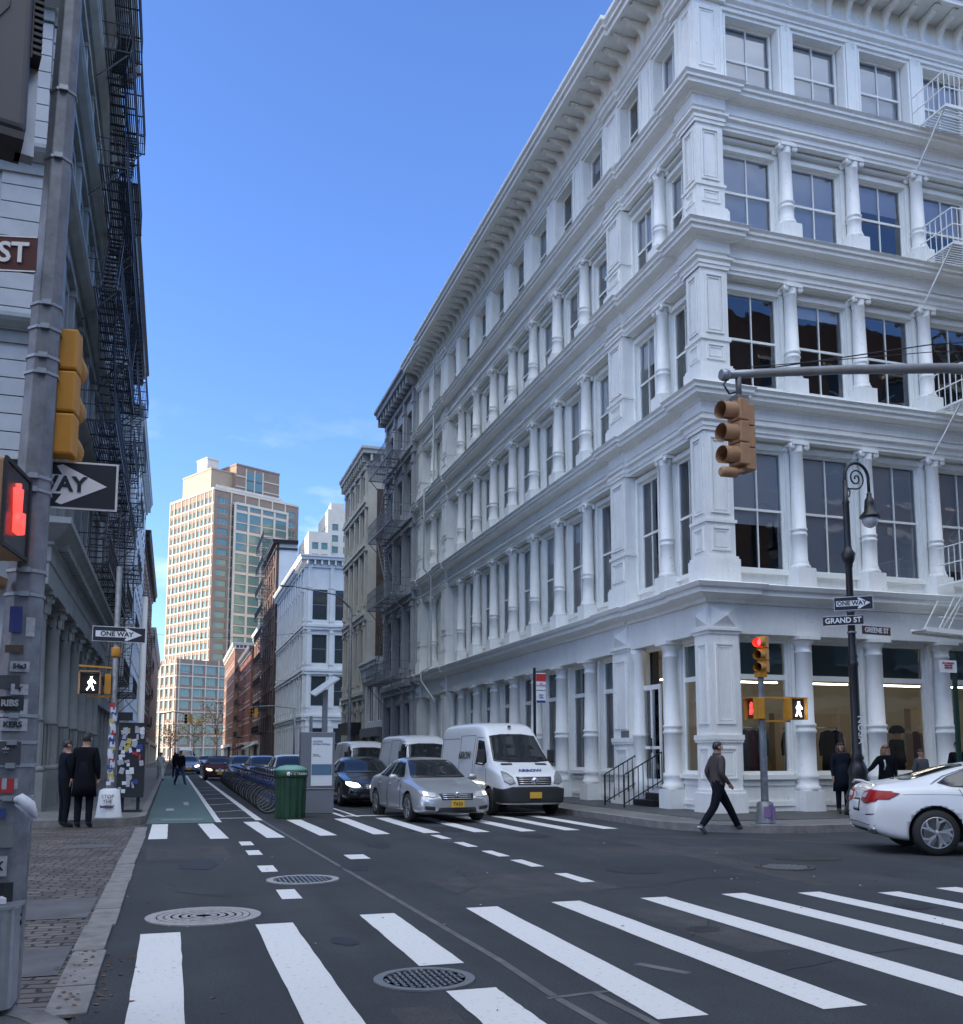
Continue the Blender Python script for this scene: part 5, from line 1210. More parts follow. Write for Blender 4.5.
# ================================================================= BIKES
def make_bike():
    t=thing('rental_bicycle','x','bicycle',group='blue rental bicycles docked in a row')
    def wl(x,nm):
        w=thing('wheel',None,None); w.parent=t; w.location=(x,0,.34)
        b=MB(); n=28; b.tube([(.315*math.cos(2*PI*i/n),0,.315*math.sin(2*PI*i/n)) for i in range(n)],.024,6,closed=True); b.build('tyre',['tyre'],w)
        b=MB(); b.tube([(.288*math.cos(2*PI*i/n),0,.288*math.sin(2*PI*i/n)) for i in range(n)],.011,5,closed=True)
        for i in range(14): a=2*PI*i/14; b.bar((0,.02*(-1)**i,0),(.285*math.cos(a),0,.285*math.sin(a)),.004)
        b.lathe([(.03,-.045),(.03,.045)],axis='Y',n=8); b.build('rim',['giron'],w)
    wl(-.53,'w'); wl(.53,'w')
    b=MB(); b.tube([(-.40,0,.95),(-.53,0,.34)],.022,6); b.tube([(-.42,0,.80),(-.25,0,.46),(.05,0,.36)],.035,8); b.tube([(.05,0,.36),(.22,0,.85)],.022,6); b.tube([(.05,0,.32),(.53,0,.34)],.018,6); b.tube([(.14,0,.6),(.53,0,.34)],.014,6); b.build('frame',['bikeblue'],t)
    b=MB()
    for x in (-.53,.53):
        a0,a1=(40,165) if x<0 else (20,140); n=12; pts=[(x+.365*math.cos(R(a0+(a1-a0)*i/n)),0,.34+.365*math.sin(R(a0+(a1-a0)*i/n))) for i in range(n+1)]
        for p,q in zip(pts[:-1],pts[1:]): b.bar(p,q,.055,.012) if False else b.quad((p[0],-.032,p[2]),(p[0],.032,p[2]),(q[0],.032,q[2]),(q[0],-.032,q[2]))
        if x>9:
            for sg in (-1,1):
                for i in range(7): p=pts[i+2];q=pts[i+3]; b.quad((p[0],sg*.033,p[2]),(q[0],sg*.033,q[2]),(x+(q[0]-x)*.55,sg*.04,.34+(q[2]-.34)*.55),(x+(p[0]-x)*.55,sg*.04,.34+(p[2]-.34)*.55))
    b.build('fender',['bikeblue'],t)
    b=MB(); b.tube([(-.40,0,.95),(-.37,0,1.06)],.016,6); b.tube([(-.22,.27,1.08),(-.34,.2,1.10),(-.38,0,1.06),(-.34,-.2,1.10),(-.22,-.27,1.08)],.013,6); b.build('handlebar',['giron'],t)
    b=MB(); b.lathe([(0,0),(.05,.0),(.12,.02),(.12,.06),(.05,.08),(0,.08)],c=(.26,0,.90),n=14,squash=.75); b.build('saddle',['plastic'],t)
    b=MB(); b.box(-.66,-.46,-.13,.13,.78,.80); b.box(-.67,-.65,-.13,.13,.80,.96); 
    for sg in (-1,1): b.box(-.65,-.47,sg*.13-.008,sg*.13+.008,.80,.93)
    b.build('basket',['plastic'],t)
    b=MB(); b.box(-.02,.12,-.09,-.06,.33,.37); b.lathe([(.09,-.01),(.09,.01)],c=(.05,.04,.36),axis='Y',n=14); b.build('crank',['giron'],t)
    return t
bk=make_bike(); bk.location=(2.95,26.0,0); bk.rotation_euler=(R(3),0,R(188)); NB=23
bk['label']='nearest blue rental bicycle in the dock row, its spoked wheel beside the green bin'
dk_=thing('bike_dock','x','bike dock',(3.75,26.6,0),group='bike docks along the kerbside lane')
b=MB(); b.box(-.12,.12,-.1,.1,.0,.08); b.box(-.07,.08,-.07,.07,.08,.85); b.build('post',['kiosk'],dk_,bevel=.02); b=MB(); b.box(-.11,-.071,-.06,.06,.6,.82); b.build('lock',['plastic'],dk_)
dk_['label']='nearest dark bike dock post beside the ad kiosk'
for i in range(1,NB):
    y=26.0+i*1.12; c=copy_tree(bk); c.location=(2.95+.012*i,y,0); c.rotation_euler=(R(3+(i*37%5)-2),0,R(188+(i*53%7)-3))
    c['label']='blue rental bicycle in the long dock row, among its many twins' if i>2 else ('second blue rental bicycle from the green bin' if i==1 else 'third blue rental bicycle from the green bin')
    d=copy_tree(dk_); d.location=(3.75+.012*i,y,0); d['label']='dark bike dock post in the long row, holding a blue bicycle'
# ================================================================= kiosk, bin
t=thing('ad_kiosk','grey advertising kiosk with a white and blue poster between bikes and black sedan','kiosk',(3.65,25.75,0))
b=MB(); b.box(-.44,.44,-.14,.14,0,.62); b.box(-.46,.46,-.16,.16,.62,.66); b.box(-.45,.45,-.15,.15,.66,2.12); b.build('cabinet',['kiosk'],t,bevel=.015)
b=MB(); b.box(-.17,.38,-.165,-.152,.72,1.98); b.build('poster',['poster'],t)
b=MB(); b.box(-.16,.37,-.172,-.166,1.0,1.28); b.build('poster_picture',['posterb'],t)
text('CITI FOR\nAll New Yorkers',.065,'posterb',t,(-.14,-.170,1.84),name='poster_lettering',align='LEFT'); text('Ride now\nwith the app',.04,'kiosk',t,(-.14,-.170,1.52),name='poster_lettering',align='LEFT')
t=thing('solar_pay_station','grey pay station post carrying a tilted pale solar panel above the ad kiosk','solar post',(4.05,27.2,0))
b=MB(); b.box(-.07,.07,-.05,.05,0,3.35); b.box(-.42,-.34,-.04,.04,0,2.6); b.build('post',['kiosk'],t)
b=MB(); b.cbox((-.02,0,3.45),(.85,.62,.04),Matrix.Rotation(R(-36),3,'Y')@Matrix.Rotation(R(12),3,'X')); b.build('solar_panel',['solar'],t); b=MB(); b.box(-.2,.1,-.2,-.06,1.0,1.7); b.build('screen_box',['plastic'],t)
t=thing('trash_bin','dark green ribbed corner litter bin with pale green domed lid','bin',(2.78,24.0,0))
b=MB(); n=72; prof=[]
for k in range(n):
    a=2*PI*k/n; r=.375*(1+.06*max(-.6,min(.6,math.cos(a*14)*1.3))); prof.append((r,a))
for z,s in ((0,.92),(.06,.94),(.98,1.0)): pass
vs=[(r*s*math.cos(a),r*s*math.sin(a),z) for z,s in ((.0,.93),(1.0,1.0)) for r,a in prof]; b.add(vs,[(k,(k+1)%n,n+(k+1)%n,n+k) for k in range(n)]); b.lathe([(0,.02),(.35,.02)],n=24); b.build('barrel',['bin'],t)
b=MB(); b.lathe([(.39,.98),(.405,1.0),(.405,1.14),(.38,1.15)],n=40); b.build('band',['bin'],t)
b=MB(); b.lathe([(.40,1.14),(.36,1.20),(.26,1.25),(.12,1.28),(.12,1.26),(0,1.26)],n=32); b.build('lid',['binlid'],t)
b=MB(); b.lathe([(0,-.004),(.05,-.004),(.05,.004)],c=(-.1,-.395,1.07),axis='Y',n=14); b.build('roundel',['signw'],t); text('NYC TRASH',.075,'signw',t,(.12,-.40,1.07),name='lid_lettering')
# ================================================================= signals
def sig_head(parent,nm_m,T,lit=None,s=1.,hood=True):
    """3 section head; local: faces -y ; height about .88*s"""
    h=thing('signal_head',None,None); h.parent=parent; h.matrix_local=T
    b=MB()
    for i in range(3): z=i*.29*s; b.box(-.125*s,.125*s,-.05*s,.10*s,z+.004,z+.286*s)
    b.build('housing',[nm_m],h,bevel=.015)
    b=MB()
    for i in range(3):
        z=(i+.5)*.29*s; n=20; a0=-68; pts=[(.112*s*math.cos(R(a0+i2*(316)/n)),.112*s*math.sin(R(a0+i2*316/n))) for i2 in range(n+1)]
        for j in range(n):
            (x0,z0),(x1,z1)=pts[j],pts[j+1]; b.quad((x0,-.05*s,z+z0),(x1,-.05*s,z+z1),(x1,-.27*s,z+z1-.02),(x0,-.27*s,z+z0-.02)); b.quad((x0*.96,-.05*s,z+z0*.96),(x1*.96,-.05*s,z+z1*.96),(x1*.96,-.27*s,z+z1*.96-.02),(x0*.96,-.27*s,z+z0*.96-.02))
    if hood: b.build('visor',[nm_m],h)
    for i in range(3):
        b=MB(); b.lathe([(.10*s,-.055*s),(.08*s,-.075*s),(0,-.09*s)],c=(0,0,(i+.5)*.29*s),axis='Y',n=18); b.build('lens',['redL' if lit==i else 'lens'],h)
    return h
def RT(loc,rz): return Matrix.Translation(loc)@Matrix.Rotation(rz,4,'Z')
def manpts(s): # walking man glyph made of bars in xz-plane, facing -y
    return [((0,1.0),(0,.97),.17),((0,.86),(-.02,.48),.17),((.0,.82),(.2,.62),.08),((.2,.62),(.27,.52),.07),((-.02,.82),(-.19,.6),.08),((-.19,.6),(-.14,.48),.07),((-.02,.5),(.08,.25),.11),((.08,.25),(.16,.0),.09),((-.03,.5),(-.12,.25),.11),((-.12,.25),(-.26,.02),.09)]
def ped_head(parent,T,mode,case='yellow',short=False):
    h=thing('pedestrian_signal',None,None); h.parent=parent; h.matrix_local=T
    b=MB(); b.box(-.22,.22,-.06,.12,0,.44); b.build('housing',[case],h,bevel=.02)
    b=MB(); b.box(-.195,.195,-.068,-.061,.025,.415); b.build('screen',['lens'],h)
    b=MB(); b.box(-.222,.222,-.075,-.061,.42,.44); b.box(-.222,.222,-.075,-.061,.0,.02) if short else b.box(-.225,.225,-.16,-.06,.43,.445); b.box(-.222,-.20,-.075,-.061,.02,.42) if short else b.box(-.225,-.212,-.13,-.06,.0,.43); b.box(.20,.222,-.075,-.061,.02,.42) if short else b.box(.212,.225,-.13,-.06,0,.43); b.build('visor',['plastic' if case!='yellow' else case],h)
    b=MB()
    if mode=='walk':
        for a,c,w in manpts(1): b.bar((a[0]*.3-.07,-.074,.07+a[1]*.29),(c[0]*.3-.07,-.074,.07+c[1]*.29),.02,w*.28) if False else b.tube([(a[0]*.34+.04,-.074,.06+a[1]*.30),(c[0]*.34+.04,-.074,.06+c[1]*.30+.001)],w*.16,6)
        b.build('walking_man',['walkL'],h)
    else:
        for dx,l in ((-.06,.12),(-.03,.15),(0,.16),(.03,.14)): b.tube([(dx,-.074,.2),(dx*1.3,-.074,.2+l)],.011,6)
        b.tube([(-.02,-.072,.1),(-.02,-.072,.2)],.045,8); b.tube([(.04,-.074,.13),(.09,-.074,.21)],.011,6); b.build('raised_hand',['redH'],h)
    return h
# mast arm signal
t=thing('mast_arm_signal','faded tan three lens traffic signal hanging from a long grey mast arm','traffic signal',(11.7,9.2,0))
b=MB(); b.lathe([(.22,.15),(.2,.4),(.12,.45),(.10,7.2),(0,7.25)],n=16); b.build('pole',['galv'],t)
b=MB(); pts=[(0,.0,6.32),(-1.5,.03,6.38),(-2.6,.06,6.33),(-4.2,.09,6.12),(-5.4,.1,5.93),(-5.8,.1,5.86)]; b.tube(pts,[.085,.075,.065,.055,.05,.048],12); b.lathe([(.06,-.05),(.075,0),(.06,.05)],c=(-5.8,.1,5.86),axis='X',n=12); b.build('arm',['gland'],t)
b=MB(); b.tube([(0,0,7.1),(-2.8,.06,6.62),(-5.2,.1,6.02)],.008,5); b.tube([(0,0,6.9),(-2.9,.06,6.5),(-5.5,.1,5.99)],.006,5); b.tube([(-5.75,.1,5.84),(-5.85,.05,5.72),(-5.78,.05,5.62),(-5.68,.08,5.66)],.012,6); b.build('cable',['plastic'],t)
b=MB(); b.tube([(-5.62,.1,5.9),(-5.62,.1,5.62)],.035,8); b.box(-5.7,-5.54,.02,.18,5.56,5.62); b.build('hanger',['galv'],t)
sig_head(t,'tan',RT((-5.66,.1,4.79),R(-80)),None,.90); sig_head(t,'tan',RT((-5.52,.13,4.74),R(97)),None,.90,hood=False)
b=MB(); b.lathe([(.045,-.22),(.06,-.2),(.06,-.02),(.03,0)],c=(-5.70,.06,4.70),axis='X',n=12); b.tube([(-5.70,.06,4.70),(-5.6,.08,4.76)],.03,6); b.build('bottom_cap',['tan'],t)
# corner signal pole
t=thing('signal_pole','grey corner signal pole with yellow head showing red, and two pedestrian signals','traffic signal',(11.28,16.8,.15))
b=MB(); b.lathe([(.085,.4),(.075,.5),(.062,2.9),(.062,2.95)],n=14); b.build('pole',['galv'],t)
b=MB(); pr=[(.20,.0),(.20,.05),(.185,.08),(.165,.42),(.12,.45),(.085,.46)]; b.lathe(pr,n=16); b.lathe([(.30,-.02),(.30,.015),(.18,.02)],n=20); b.build('base',['galv'],t)
b=MB(); 
for a,z,w,h,mm in ((-110,.35,.14,.3,0),(-60,.3,.16,.36,1),(-85,.5,.1,.1,1)):
    x=.180*math.cos(R(a)); y=.180*math.sin(R(a)); b.cbox((x,y,z*.72),(w,.006,h*.7),Matrix.Rotation(R(a+90),3,'Z')@Matrix.Rotation(R(-4),3,'X'))
b.build('sticker',['stickg'],t)
b=MB(); b.box(-.09,.09,-.09,.09,2.93,3.03); b.build('bracket',['yellow'],t); sig_head(t,'yellow',RT((.06,-.0,3.02),R(-62)),2,.86)
b=MB(); b.bar((0,0,2.52),(.62,-.05,2.52),.04); b.bar((0,0,2.05),(.62,-.05,2.05),.04); b.build('bracket',['yellow'],t)
ped_head(t,RT((.72,-.08,2.08),R(12)),'walk','yellow'); ped_head(t,RT((-.09,.10,2.08),R(-100)),'hand','yellow')
# lamp post with bishop crook
t=thing('street_lamp','black ornate crook neck street lamp on the corner carrying street signs','street lamp',(15.1,18.75,.15))
b=MB(); b.lathe([(.34,0),(.34,.12),(.30,.2),(.26,.3),(.30,.42),(.22,.6),(.20,.9),(.23,1.0),(.17,1.15),(.13,1.25),(.155,1.3),(.11,1.4),(.105,3.4),(.12,3.45),(.12,3.52),(.10,3.56),(.115,3.66),(.095,3.72),(.085,4.2),(.08,5.75),(.095,5.8),(.095,5.86),(.13,5.92),(.17,6.1),(.10,6.2),(.08,6.3),(.075,7.3),(.09,7.36),(.06,7.42),(.055,7.9)],n=18); b.build('post',['black'],t)
b=MB(); pts=[]
for i in range(15): a=R(180-i*13.6); pts.append((.34+.34*math.cos(a),-.0,7.55+.38*math.sin(a)))
pts=[(0,0,7.4)]+pts+[(.68,0,7.45),(.68,0,7.2)]; b.tube(pts,.038,8)
sp=[]
for i in range(34): a=R(-90+i*20); r=.26*(1-i/36); sp.append((.32+r*math.cos(a)*.9,0,7.55+r*math.sin(a)))
b.tube([(.02,0,7.3),(.12,0,7.28)]+sp,.02,6); b.tube([(.05,0,7.32),(.14,0,7.2),(.10,0,7.08),(.03,0,7.12)],.018,6); b.v=[(x,y,z+.42) for x,y,z in b.v]; b.build('crook',['black'],t)
b=MB(); b.lathe([(.03,7.25),(.06,7.2),(.06,7.12),(.11,7.05),(.12,6.95),(.13,6.78),(.24,6.66),(.25,6.62),(.22,6.6)],c=(.68,0,0),n=18); b.v=[(x,y,z+.42) for x,y,z in b.v]; b.build('lamp_hood',['black'],t)
b=MB(); b.lathe([(.19,6.62),(.185,6.5),(.13,6.41),(.06,6.37),(0,6.36)],c=(.68,0,0),n=18); b.v=[(x,y,z+.42) for x,y,z in b.v]; b.build('globe',['globe'],t)
def sign(parent,loc,rz,w,h,m,nm='sign'):
    o=thing(nm,None,None); o.parent=parent; o.location=loc; o.rotation_euler=(0,0,rz); b=MB(); b.box(-w/2,w/2,-.006,.006,-h/2,h/2); b.build('plate',[m],o); return o
def oneway(parent,loc,rz,w=.91,h=.31):
    o=sign(parent,loc,rz,w,h,'signw','one_way_sign'); b=MB(); b.box(-w/2+.012,w/2-.012,-.010,-.0065,-h/2+.012,h/2-.012); b.build('field',['signk'],o)
    b=MB(); y=-.0135; x1=w*.43; b.poly([(-w*.44,y,-h*.2),(w*.14,y,-h*.2),(w*.10,y,-h*.38),(w*.14,y,-h*.42),(x1,y,0),(w*.14,y,h*.42),(w*.10,y,h*.38),(w*.14,y,h*.2),(-w*.44,y,h*.2)]); b.build('arrow',['signw'],o)
    text('ONE WAY',h*.43,'signk',o,(-w*.045,-.016,0),sx=1.0,bold=.004); return o
def namesign(parent,loc,rz,txt,w,h,m='signbr'):
    o=sign(parent,loc,rz,w,h,m,'street_name_sign'); b=MB()
    for x0,x1,z0,z1 in ((-w/2,w/2,-h/2,-h/2+.008),(-w/2,w/2,h/2-.008,h/2)): b.box(x0,x1,-.009,-.0065,z0,z1)
    b.build('border',['signw'],o); text(txt,h*.78,'signw',o,(0,-.012,0),sx=.95,bold=.004); return o
oneway(t,(-.02,-.13,4.90),R(-38),.86,.32); namesign(t,(-.36,-.17,4.47),R(-42),'GRAND ST',.88,.22,'signk'); namesign(t,(.62,-.10,4.28),R(8),'GREENE ST',.92,.21,'signbr')
b=MB(); 
for z in (4.2,4.5,4.7,5.0): b.lathe([(.10,z),(.108,z+.01),(.108,z+.04),(.10,z+.05)],n=16)
b.build('sign_strap',['gland'],t)
text('NOSA',.24,'signw',t,(.02,-.142,1.95),(R(90),R(90),0),name='graffiti')
# parking sign pole right
t=thing('parking_sign_post','dark green post with white no parking sign at the right picture edge','sign post',(16.35,17.0,.15))
b=MB(); b.box(-.045,.045,-.03,.03,0,3.6); b.build('post',['dgreen'],t)
o=sign(t,(-.2,-.04,3.30),0,.46,.27,'signw','parking_sign'); text('NO PARKING\n8AM-6PM\nMON-FRI',.052,'stickr',o,(0,-.012,.02),bold=.001)
# bus-stop style regulation sign on long kerb
t=thing('regulation_sign_post','thin dark post with red and white regulation signs in front of the long facade','sign post',(10.2,26.8,.15))
b=MB(); b.box(-.035,.035,-.03,.03,0,3.95); b.build('post',['black'],t)
o=sign(t,(.19,-.04,3.55),0,.30,.5,'signw','no_standing_sign'); b=MB(); b.box(-.15,.15,-.012,-.0065,.0,.22); b.build('red_band',['red'],o); text('NO\nSTANDING',.055,'red',o,(0,-.014,-.1)); o=sign(t,(.19,-.04,3.08),0,.30,.36,'signw','hours_sign'); text('7AM\n7PM',.075,'stickb',o,(0,-.014,.02)); b=MB(); b.box(-.14,.14,-.012,-.0065,-.17,-.1); b.build('blue_band',['stickb'],o)
# ================================================================= near left pole
t=thing('near_signal_pole','big grey octagonal signal pole on the near left, covered in stickers and signs','signal pole',(-.895,6.12,.15))
PR=[(0,.135),(.4,.135),(.5,.133),(1.4,.128),(2.3,.106),(4.3,.088),(6.1,.068),(9.5,.05)]
LEAN=.019
b=MB(); b.lathe([(r,z) for z,r in PR],n=8,smooth=False,a0=R(22.5)); b.v=[(x+LEAN*z,y,z) for x,y,z in b.v]; b.build('pole',['galv'],t,bevel=.006)
for z in (1.12,1.3,1.43,1.58,2.28,2.42,2.9,2.98,3.62,3.72,3.9,4.05,5.0,5.45):
    r=interp(PR,z)+.004; b=MB(); b.lathe([(r,z),(r+.005,z+.003),(r+.005,z+.019),(r,z+.022)],n=8,a0=R(22.5),smooth=False); b.box(-.015,.035,-r-.018,-r+.006,z-.004,z+.026); b.v=[(x+LEAN*q,y,q) for x,y,q in b.v]; b.build('steel_strap',['gland'],t)
oneway(t,(.07,.17,3.02),R(-3),.89,.30)
o=namesign(t,(-.40,-.10,4.30),R(-12),'GRAND ST',.88,.22,'signbr')
sig_head(t,'yellow',RT((.155,.12,3.17),R(172)),None,.92)
b=MB(); b.bar((0,0,3.45),(.15,.08,3.45),.035); b.bar((0,0,3.9),(.15,.08,3.9),.035); b.build('bracket',['yellow'],t)
h=ped_head(t,RT((-.045,-.36,2.47),R(83)),'hand','tan',short=True); h.scale=(1.1,1.1,1.1); b=MB(); b.tube([(-.5,-.16,2.38),(-.15,-.14,2.38),(-.05,-.1,2.34)],.035,8); b.build('bracket',['tan'],t)
o=thing('equipment_box',None,None); o.parent=t; o.location=(-.22,-.12,5.03); o.rotation_euler=(0,0,R(14))
b=MB(); b.box(-.17,.13,-.16,.14,0,1.5); b.build('case',['darkbox'],o,bevel=.04,seg=3)
b=MB()
b.box(.13,.14,-.13,.11,.5,1.35)
for i in range(20): b.box(.14,.19,-.14,.12,.52+i*.042,.54+i*.042)
b.build('heat_fins',['plastic'],o); b=MB(); b.box(-.16,.12,-.15,.13,-.05,-.001); b.build('bottom_grille',['plastic'],o)
b=MB(); b.tube([(.0,-.165,1.4),(.0,-.165,.75),(-.06,-.165,.65),(-.07,-.165,.1)],.006,4); b.build('case_seam',['signk'],o)
b=MB(); b.box(.09,.19,.0,.1,-.05,.95); b.build('mounting_rail',['gland'],o)
def stickers(t,specs,rad,m8=None):
    for (a,z,w,h,mm,tx,tm) in specs:
        rr=(interp(PR,z)+.003) if rad is None else rad
        x=rr*math.cos(R(a))+(LEAN*z if rad is None else 0); y=rr*math.sin(R(a)); o=thing('sticker',None,None); o.parent=t; o.location=(x,y,z); o.rotation_euler=(0,0,R(a+90))
        b=MB(); n=4
        for i in range(n):
            u0=-w/2+w*i/n;u1=u0+w/n; f=lambda u:-.004+u*u*2.6; b.quad((u0,f(u0),-h/2),(u1,f(u1),-h/2),(u1,f(u1),h/2),(u0,f(u0),h/2))
        b.build('paper',[mm],o)
        if tx: text(tx,h*.62,tm,o,(0,-.010,0),bold=.002,extrude=.001)
stickers(t,[(-102,2.14,.07,.15,'stickb','',''),(-62,2.10,.05,.11,'paper2','',''),(-100,1.97,.10,.045,'bark','',''),(-82,1.87,.10,.06,'paper2','54a3','signk'),(-108,1.78,.13,.08,'slate','',''),(-78,1.74,.09,.06,'paper2','Y','signk'),(-98,1.66,.14,.08,'signk','RIBS','paper2'),(-88,1.54,.15,.07,'paper2','KERS','signk'),(-65,1.64,.04,.09,'paper2','',''),(-98,1.38,.15,.13,'slate','*','paper2'),(-100,1.20,.12,.08,'stickr','',''),(-84,1.21,.08,.06,'paper2','',''),(-98,1.05,.05,.05,'stickb','',''),(-95,.92,.13,.12,'giron','',''),(-104,.76,.13,.11,'paper2','MX','signk'),(-96,.60,.17,.14,'signk','',''),(-70,.46,.05,.16,'paper2','LUS','signk'),(-100,.33,.18,.13,'paper2','M','signk')],None)
b=MB(); b.tube([(.06,-.13,1.12),(.10,-.16,1.13),(.15,-.17,1.09),(.19,-.17,1.02)],[.012,.03,.034,.010],8); b.tube([(.07,-.13,1.10),(.13,-.15,1.07),(.17,-.15,1.0)],[.01,.026,.006],7); 
o=b.build('stuck_paper_bag',['paper'],t)
# silver box at its foot + round litter basket
t=thing('silver_box','dented silver steel control box at the foot of the near left pole','utility box',(-.87,5.92,.15))
b=MB(); vs=[]; 
b.prism([(-.2,-.12),(.04,-.12)]+arc(.04,-.06,.06,-90,0,4)+[(.10,.12),(-.2,.12)],(.03,.55)); b.prism([(-.2,-.13),(.05,-.13)]+arc(.05,-.06,.07,-90,0,4)+[(.12,.13),(-.2,.13)],(.551,.565)); b.build('case',['gland'],t)
b=MB(); b.tube([(-.1,-.125,.5),(-.05,-.125,.35),(-.02,-.125,.2),(-.1,-.125,.1)],.004,4); b.tube([(-.12,-.125,.3),(.02,-.125,.42),(.0,-.125,.2)],.004,4); b.build('graffiti',['signk'],t)
b=MB(); b.cbox((-.03,-.02,.585),(.12,.10,.03),Matrix.Rotation(R(20),3,'Z')); b.cbox((-.08,.02,.59),(.10,.12,.03),Matrix.Rotation(R(-30),3,'Z')); o=b.build('crumpled_cup',['paper'],None,loc=(-.87,5.92,.15)); tag(o,'crumpled white paper litter lying on top of the silver box','litter')
b=MB(); b.lathe([(.15,0),(.17,.3),(.16,.32)],n=18); 
t=thing('litter_basket','dark rimmed basket covered in stickers, cut off by the left picture edge','litter bin',(-1.16,5.85,.15)); 
b=MB(); b.lathe([(.20,.0),(.22,.62),(.24,.66)],n=24); b.build('basket',['gland'],t); b=MB(); b.tube([(.25*math.cos(2*PI*i/24),.25*math.sin(2*PI*i/24),.70) for i in range(24)],.022,6,closed=True); b.lathe([(.252,.60),(.256,.7)],n=24); b.build('rim',['plastic'],t); text("Don't",.07,'signw',t,(.17,-.20,.65),(R(90),0,R(40)))
# ================================================================= far left pole cluster
t=thing('far_signal_pole','thin signal pole on the far left corner with one way sign and lit walking man','signal pole',(-1.28,22.95,.15))
b=MB(); b.lathe([(.085,.0),(.07,.6),(.062,5.6)],n=12); b.lathe([(.085,1.0),(.09,1.05)],n=12); b.build('pole',['galv'],t)
b=MB(); b.lathe([(.29,0),(.29,.03),(.27,.06),(.21,.60),(.13,.64)],n=14); b.build('base',['poster'],t); text('STOP\nTHE\nNOISE',.11,'signk',t,(-.02,-.262,.36),(R(83),0,0),name='base_lettering'); b=MB(); b.cbox((-.03,-.262,.25),(.26,.006,.04),Matrix.Rotation(R(-7),3,'X')); b.build('base_stripe',['stickg'],t)
oneway(t,(.06,-.09,4.05),R(6),1.12,.34)
b=MB(); b.lathe([(.09,3.55),(.10,3.57),(.10,3.75),(.09,3.77)],n=14); b.bar((0,0,3.30),(-.75,-.1,3.33),.04); b.bar((0,0,2.66),(-.55,-.1,2.66),.04); b.build('bracket',['yellow'],t)
ped_head(t,RT((-.50,-.14,2.72),R(-6)),'walk','plastic'); b=MB(); b.box(-.73,-.70,-.30,-.14,2.69,3.2); b.box(-.3,-.27,-.3,-.14,2.69,3.2); b.box(-.73,-.27,-.3,-.14,3.18,3.21); b.build('signal_rim',['tan'],t); b=MB(); b.box(-.2,-.07,-.1,.12,2.72,3.16); b.build('side_signal',['yellow'],t)
stickers(t,[(-80+((i*53)%70)-35,.75+i*.085,.11,.08+.04*((i*7)%3),['paper','paper','sticky','paper','stickb','paper','stickr'][i%7],'','') for i in range(21)],.075)
t=thing('poster_covered_box','tall dark newspaper box plastered with white stickers beside the far left pole','newspaper box',(-.93,25.2,.15))
b=MB(); b.box(-.32,.30,-.2,.2,.35,2.15); b.box(-.22,-.14,-.05,.05,.05,.35); b.box(.14,.22,-.05,.05,.05,.35); b.box(-.3,.28,-.15,.15,0,.05); b.build('box',['iron'],t)
rr_=random.Random(5)
for mm in ('paper','sticky','stickb','poster','stickr'):
    for i in range({'paper':24,'poster':16}.get(mm,4)):
        b=MB(); x=rr_.uniform(-.26,.24); z=rr_.uniform(.45,2.05); w=rr_.uniform(.05,.14); h=rr_.uniform(.05,.16); d=.202+rr_.uniform(.001,.02); b.cbox((x,-d,z),(w,.003,h),Matrix.Rotation(rr_.uniform(-.3,.3),3,'Y')); b.build('sticker',[mm if mm!='paper' else 'paper2'],t)
o=sign(t,(-.18,-.25,2.3),0,.34,.2,'signk','small_black_sign')
t=thing('kerb_light_pole','pale steel pole without a lamp, further along the left kerb','light pole',(-.95,31,.15))
b=MB(); b.lathe([(.17,0),(.16,.7),(.12,.8),(.08,6.2)],n=12); b.build('pole',['lblue'],t); b=MB(); b.tube([(0,0,6.0),(.0,0,6.1),(.0,0,6.2)],[.05,.04,.03],8); b.build('arm',['galv'],t); b=MB(); b.lathe([(.085,6.2),(.09,6.25),(0,6.3)],n=10); b.build('cap',['galv'],t)
# far signals etc.
def far_signal(x,y,z,L,label,rz=0,m='yellow'):
    t=thing('far_mast_signal',label,'traffic signal',(x,y,.1),rz); b=MB(); b.lathe([(.1,0),(.08,z+1)],n=8); b.tube([(0,0,z+.9),(-L*.5,0,z+1.15),(-L,0,z+1.0)],.05,6); b.build('pole',['galv'],t)
    sig_head(t,m,RT((-L+.15,0,z),0),None,1.1); sig_head(t,m,RT((-L+.6,.15,z),R(180)),None,1.1); return t
far_signal(11.0,93,4.9,4.2,'distant yellow signal pair hanging over the street right of centre'); far_signal(-1.2,97,4.4,-2.2,'distant yellow signal on the left beyond the bike lane')
far_signal(11,176,5,4.,'farthest yellow signal on the right near the orange brick house')
t=thing('cobra_street_light','tall grey street light leaning over the street before the beige building','light pole',(9.95,57.0,.15))
b=MB(); b.lathe([(.14,0),(.12,1),(.08,10.2)],n=10); b.tube([(0,0,10.1),(-.9,0,10.9),(-3.6,0,11.3)],[.05,.04,.03],8); b.build('pole',['galv'],t); b=MB(); b.lathe([(.0,-.35),(.1,-.3),(.13,0),(.08,.3),(0,.35)],c=(-3.9,0,11.28),axis='X',n=10,squash=.5); b.build('luminaire',['galv'],t)
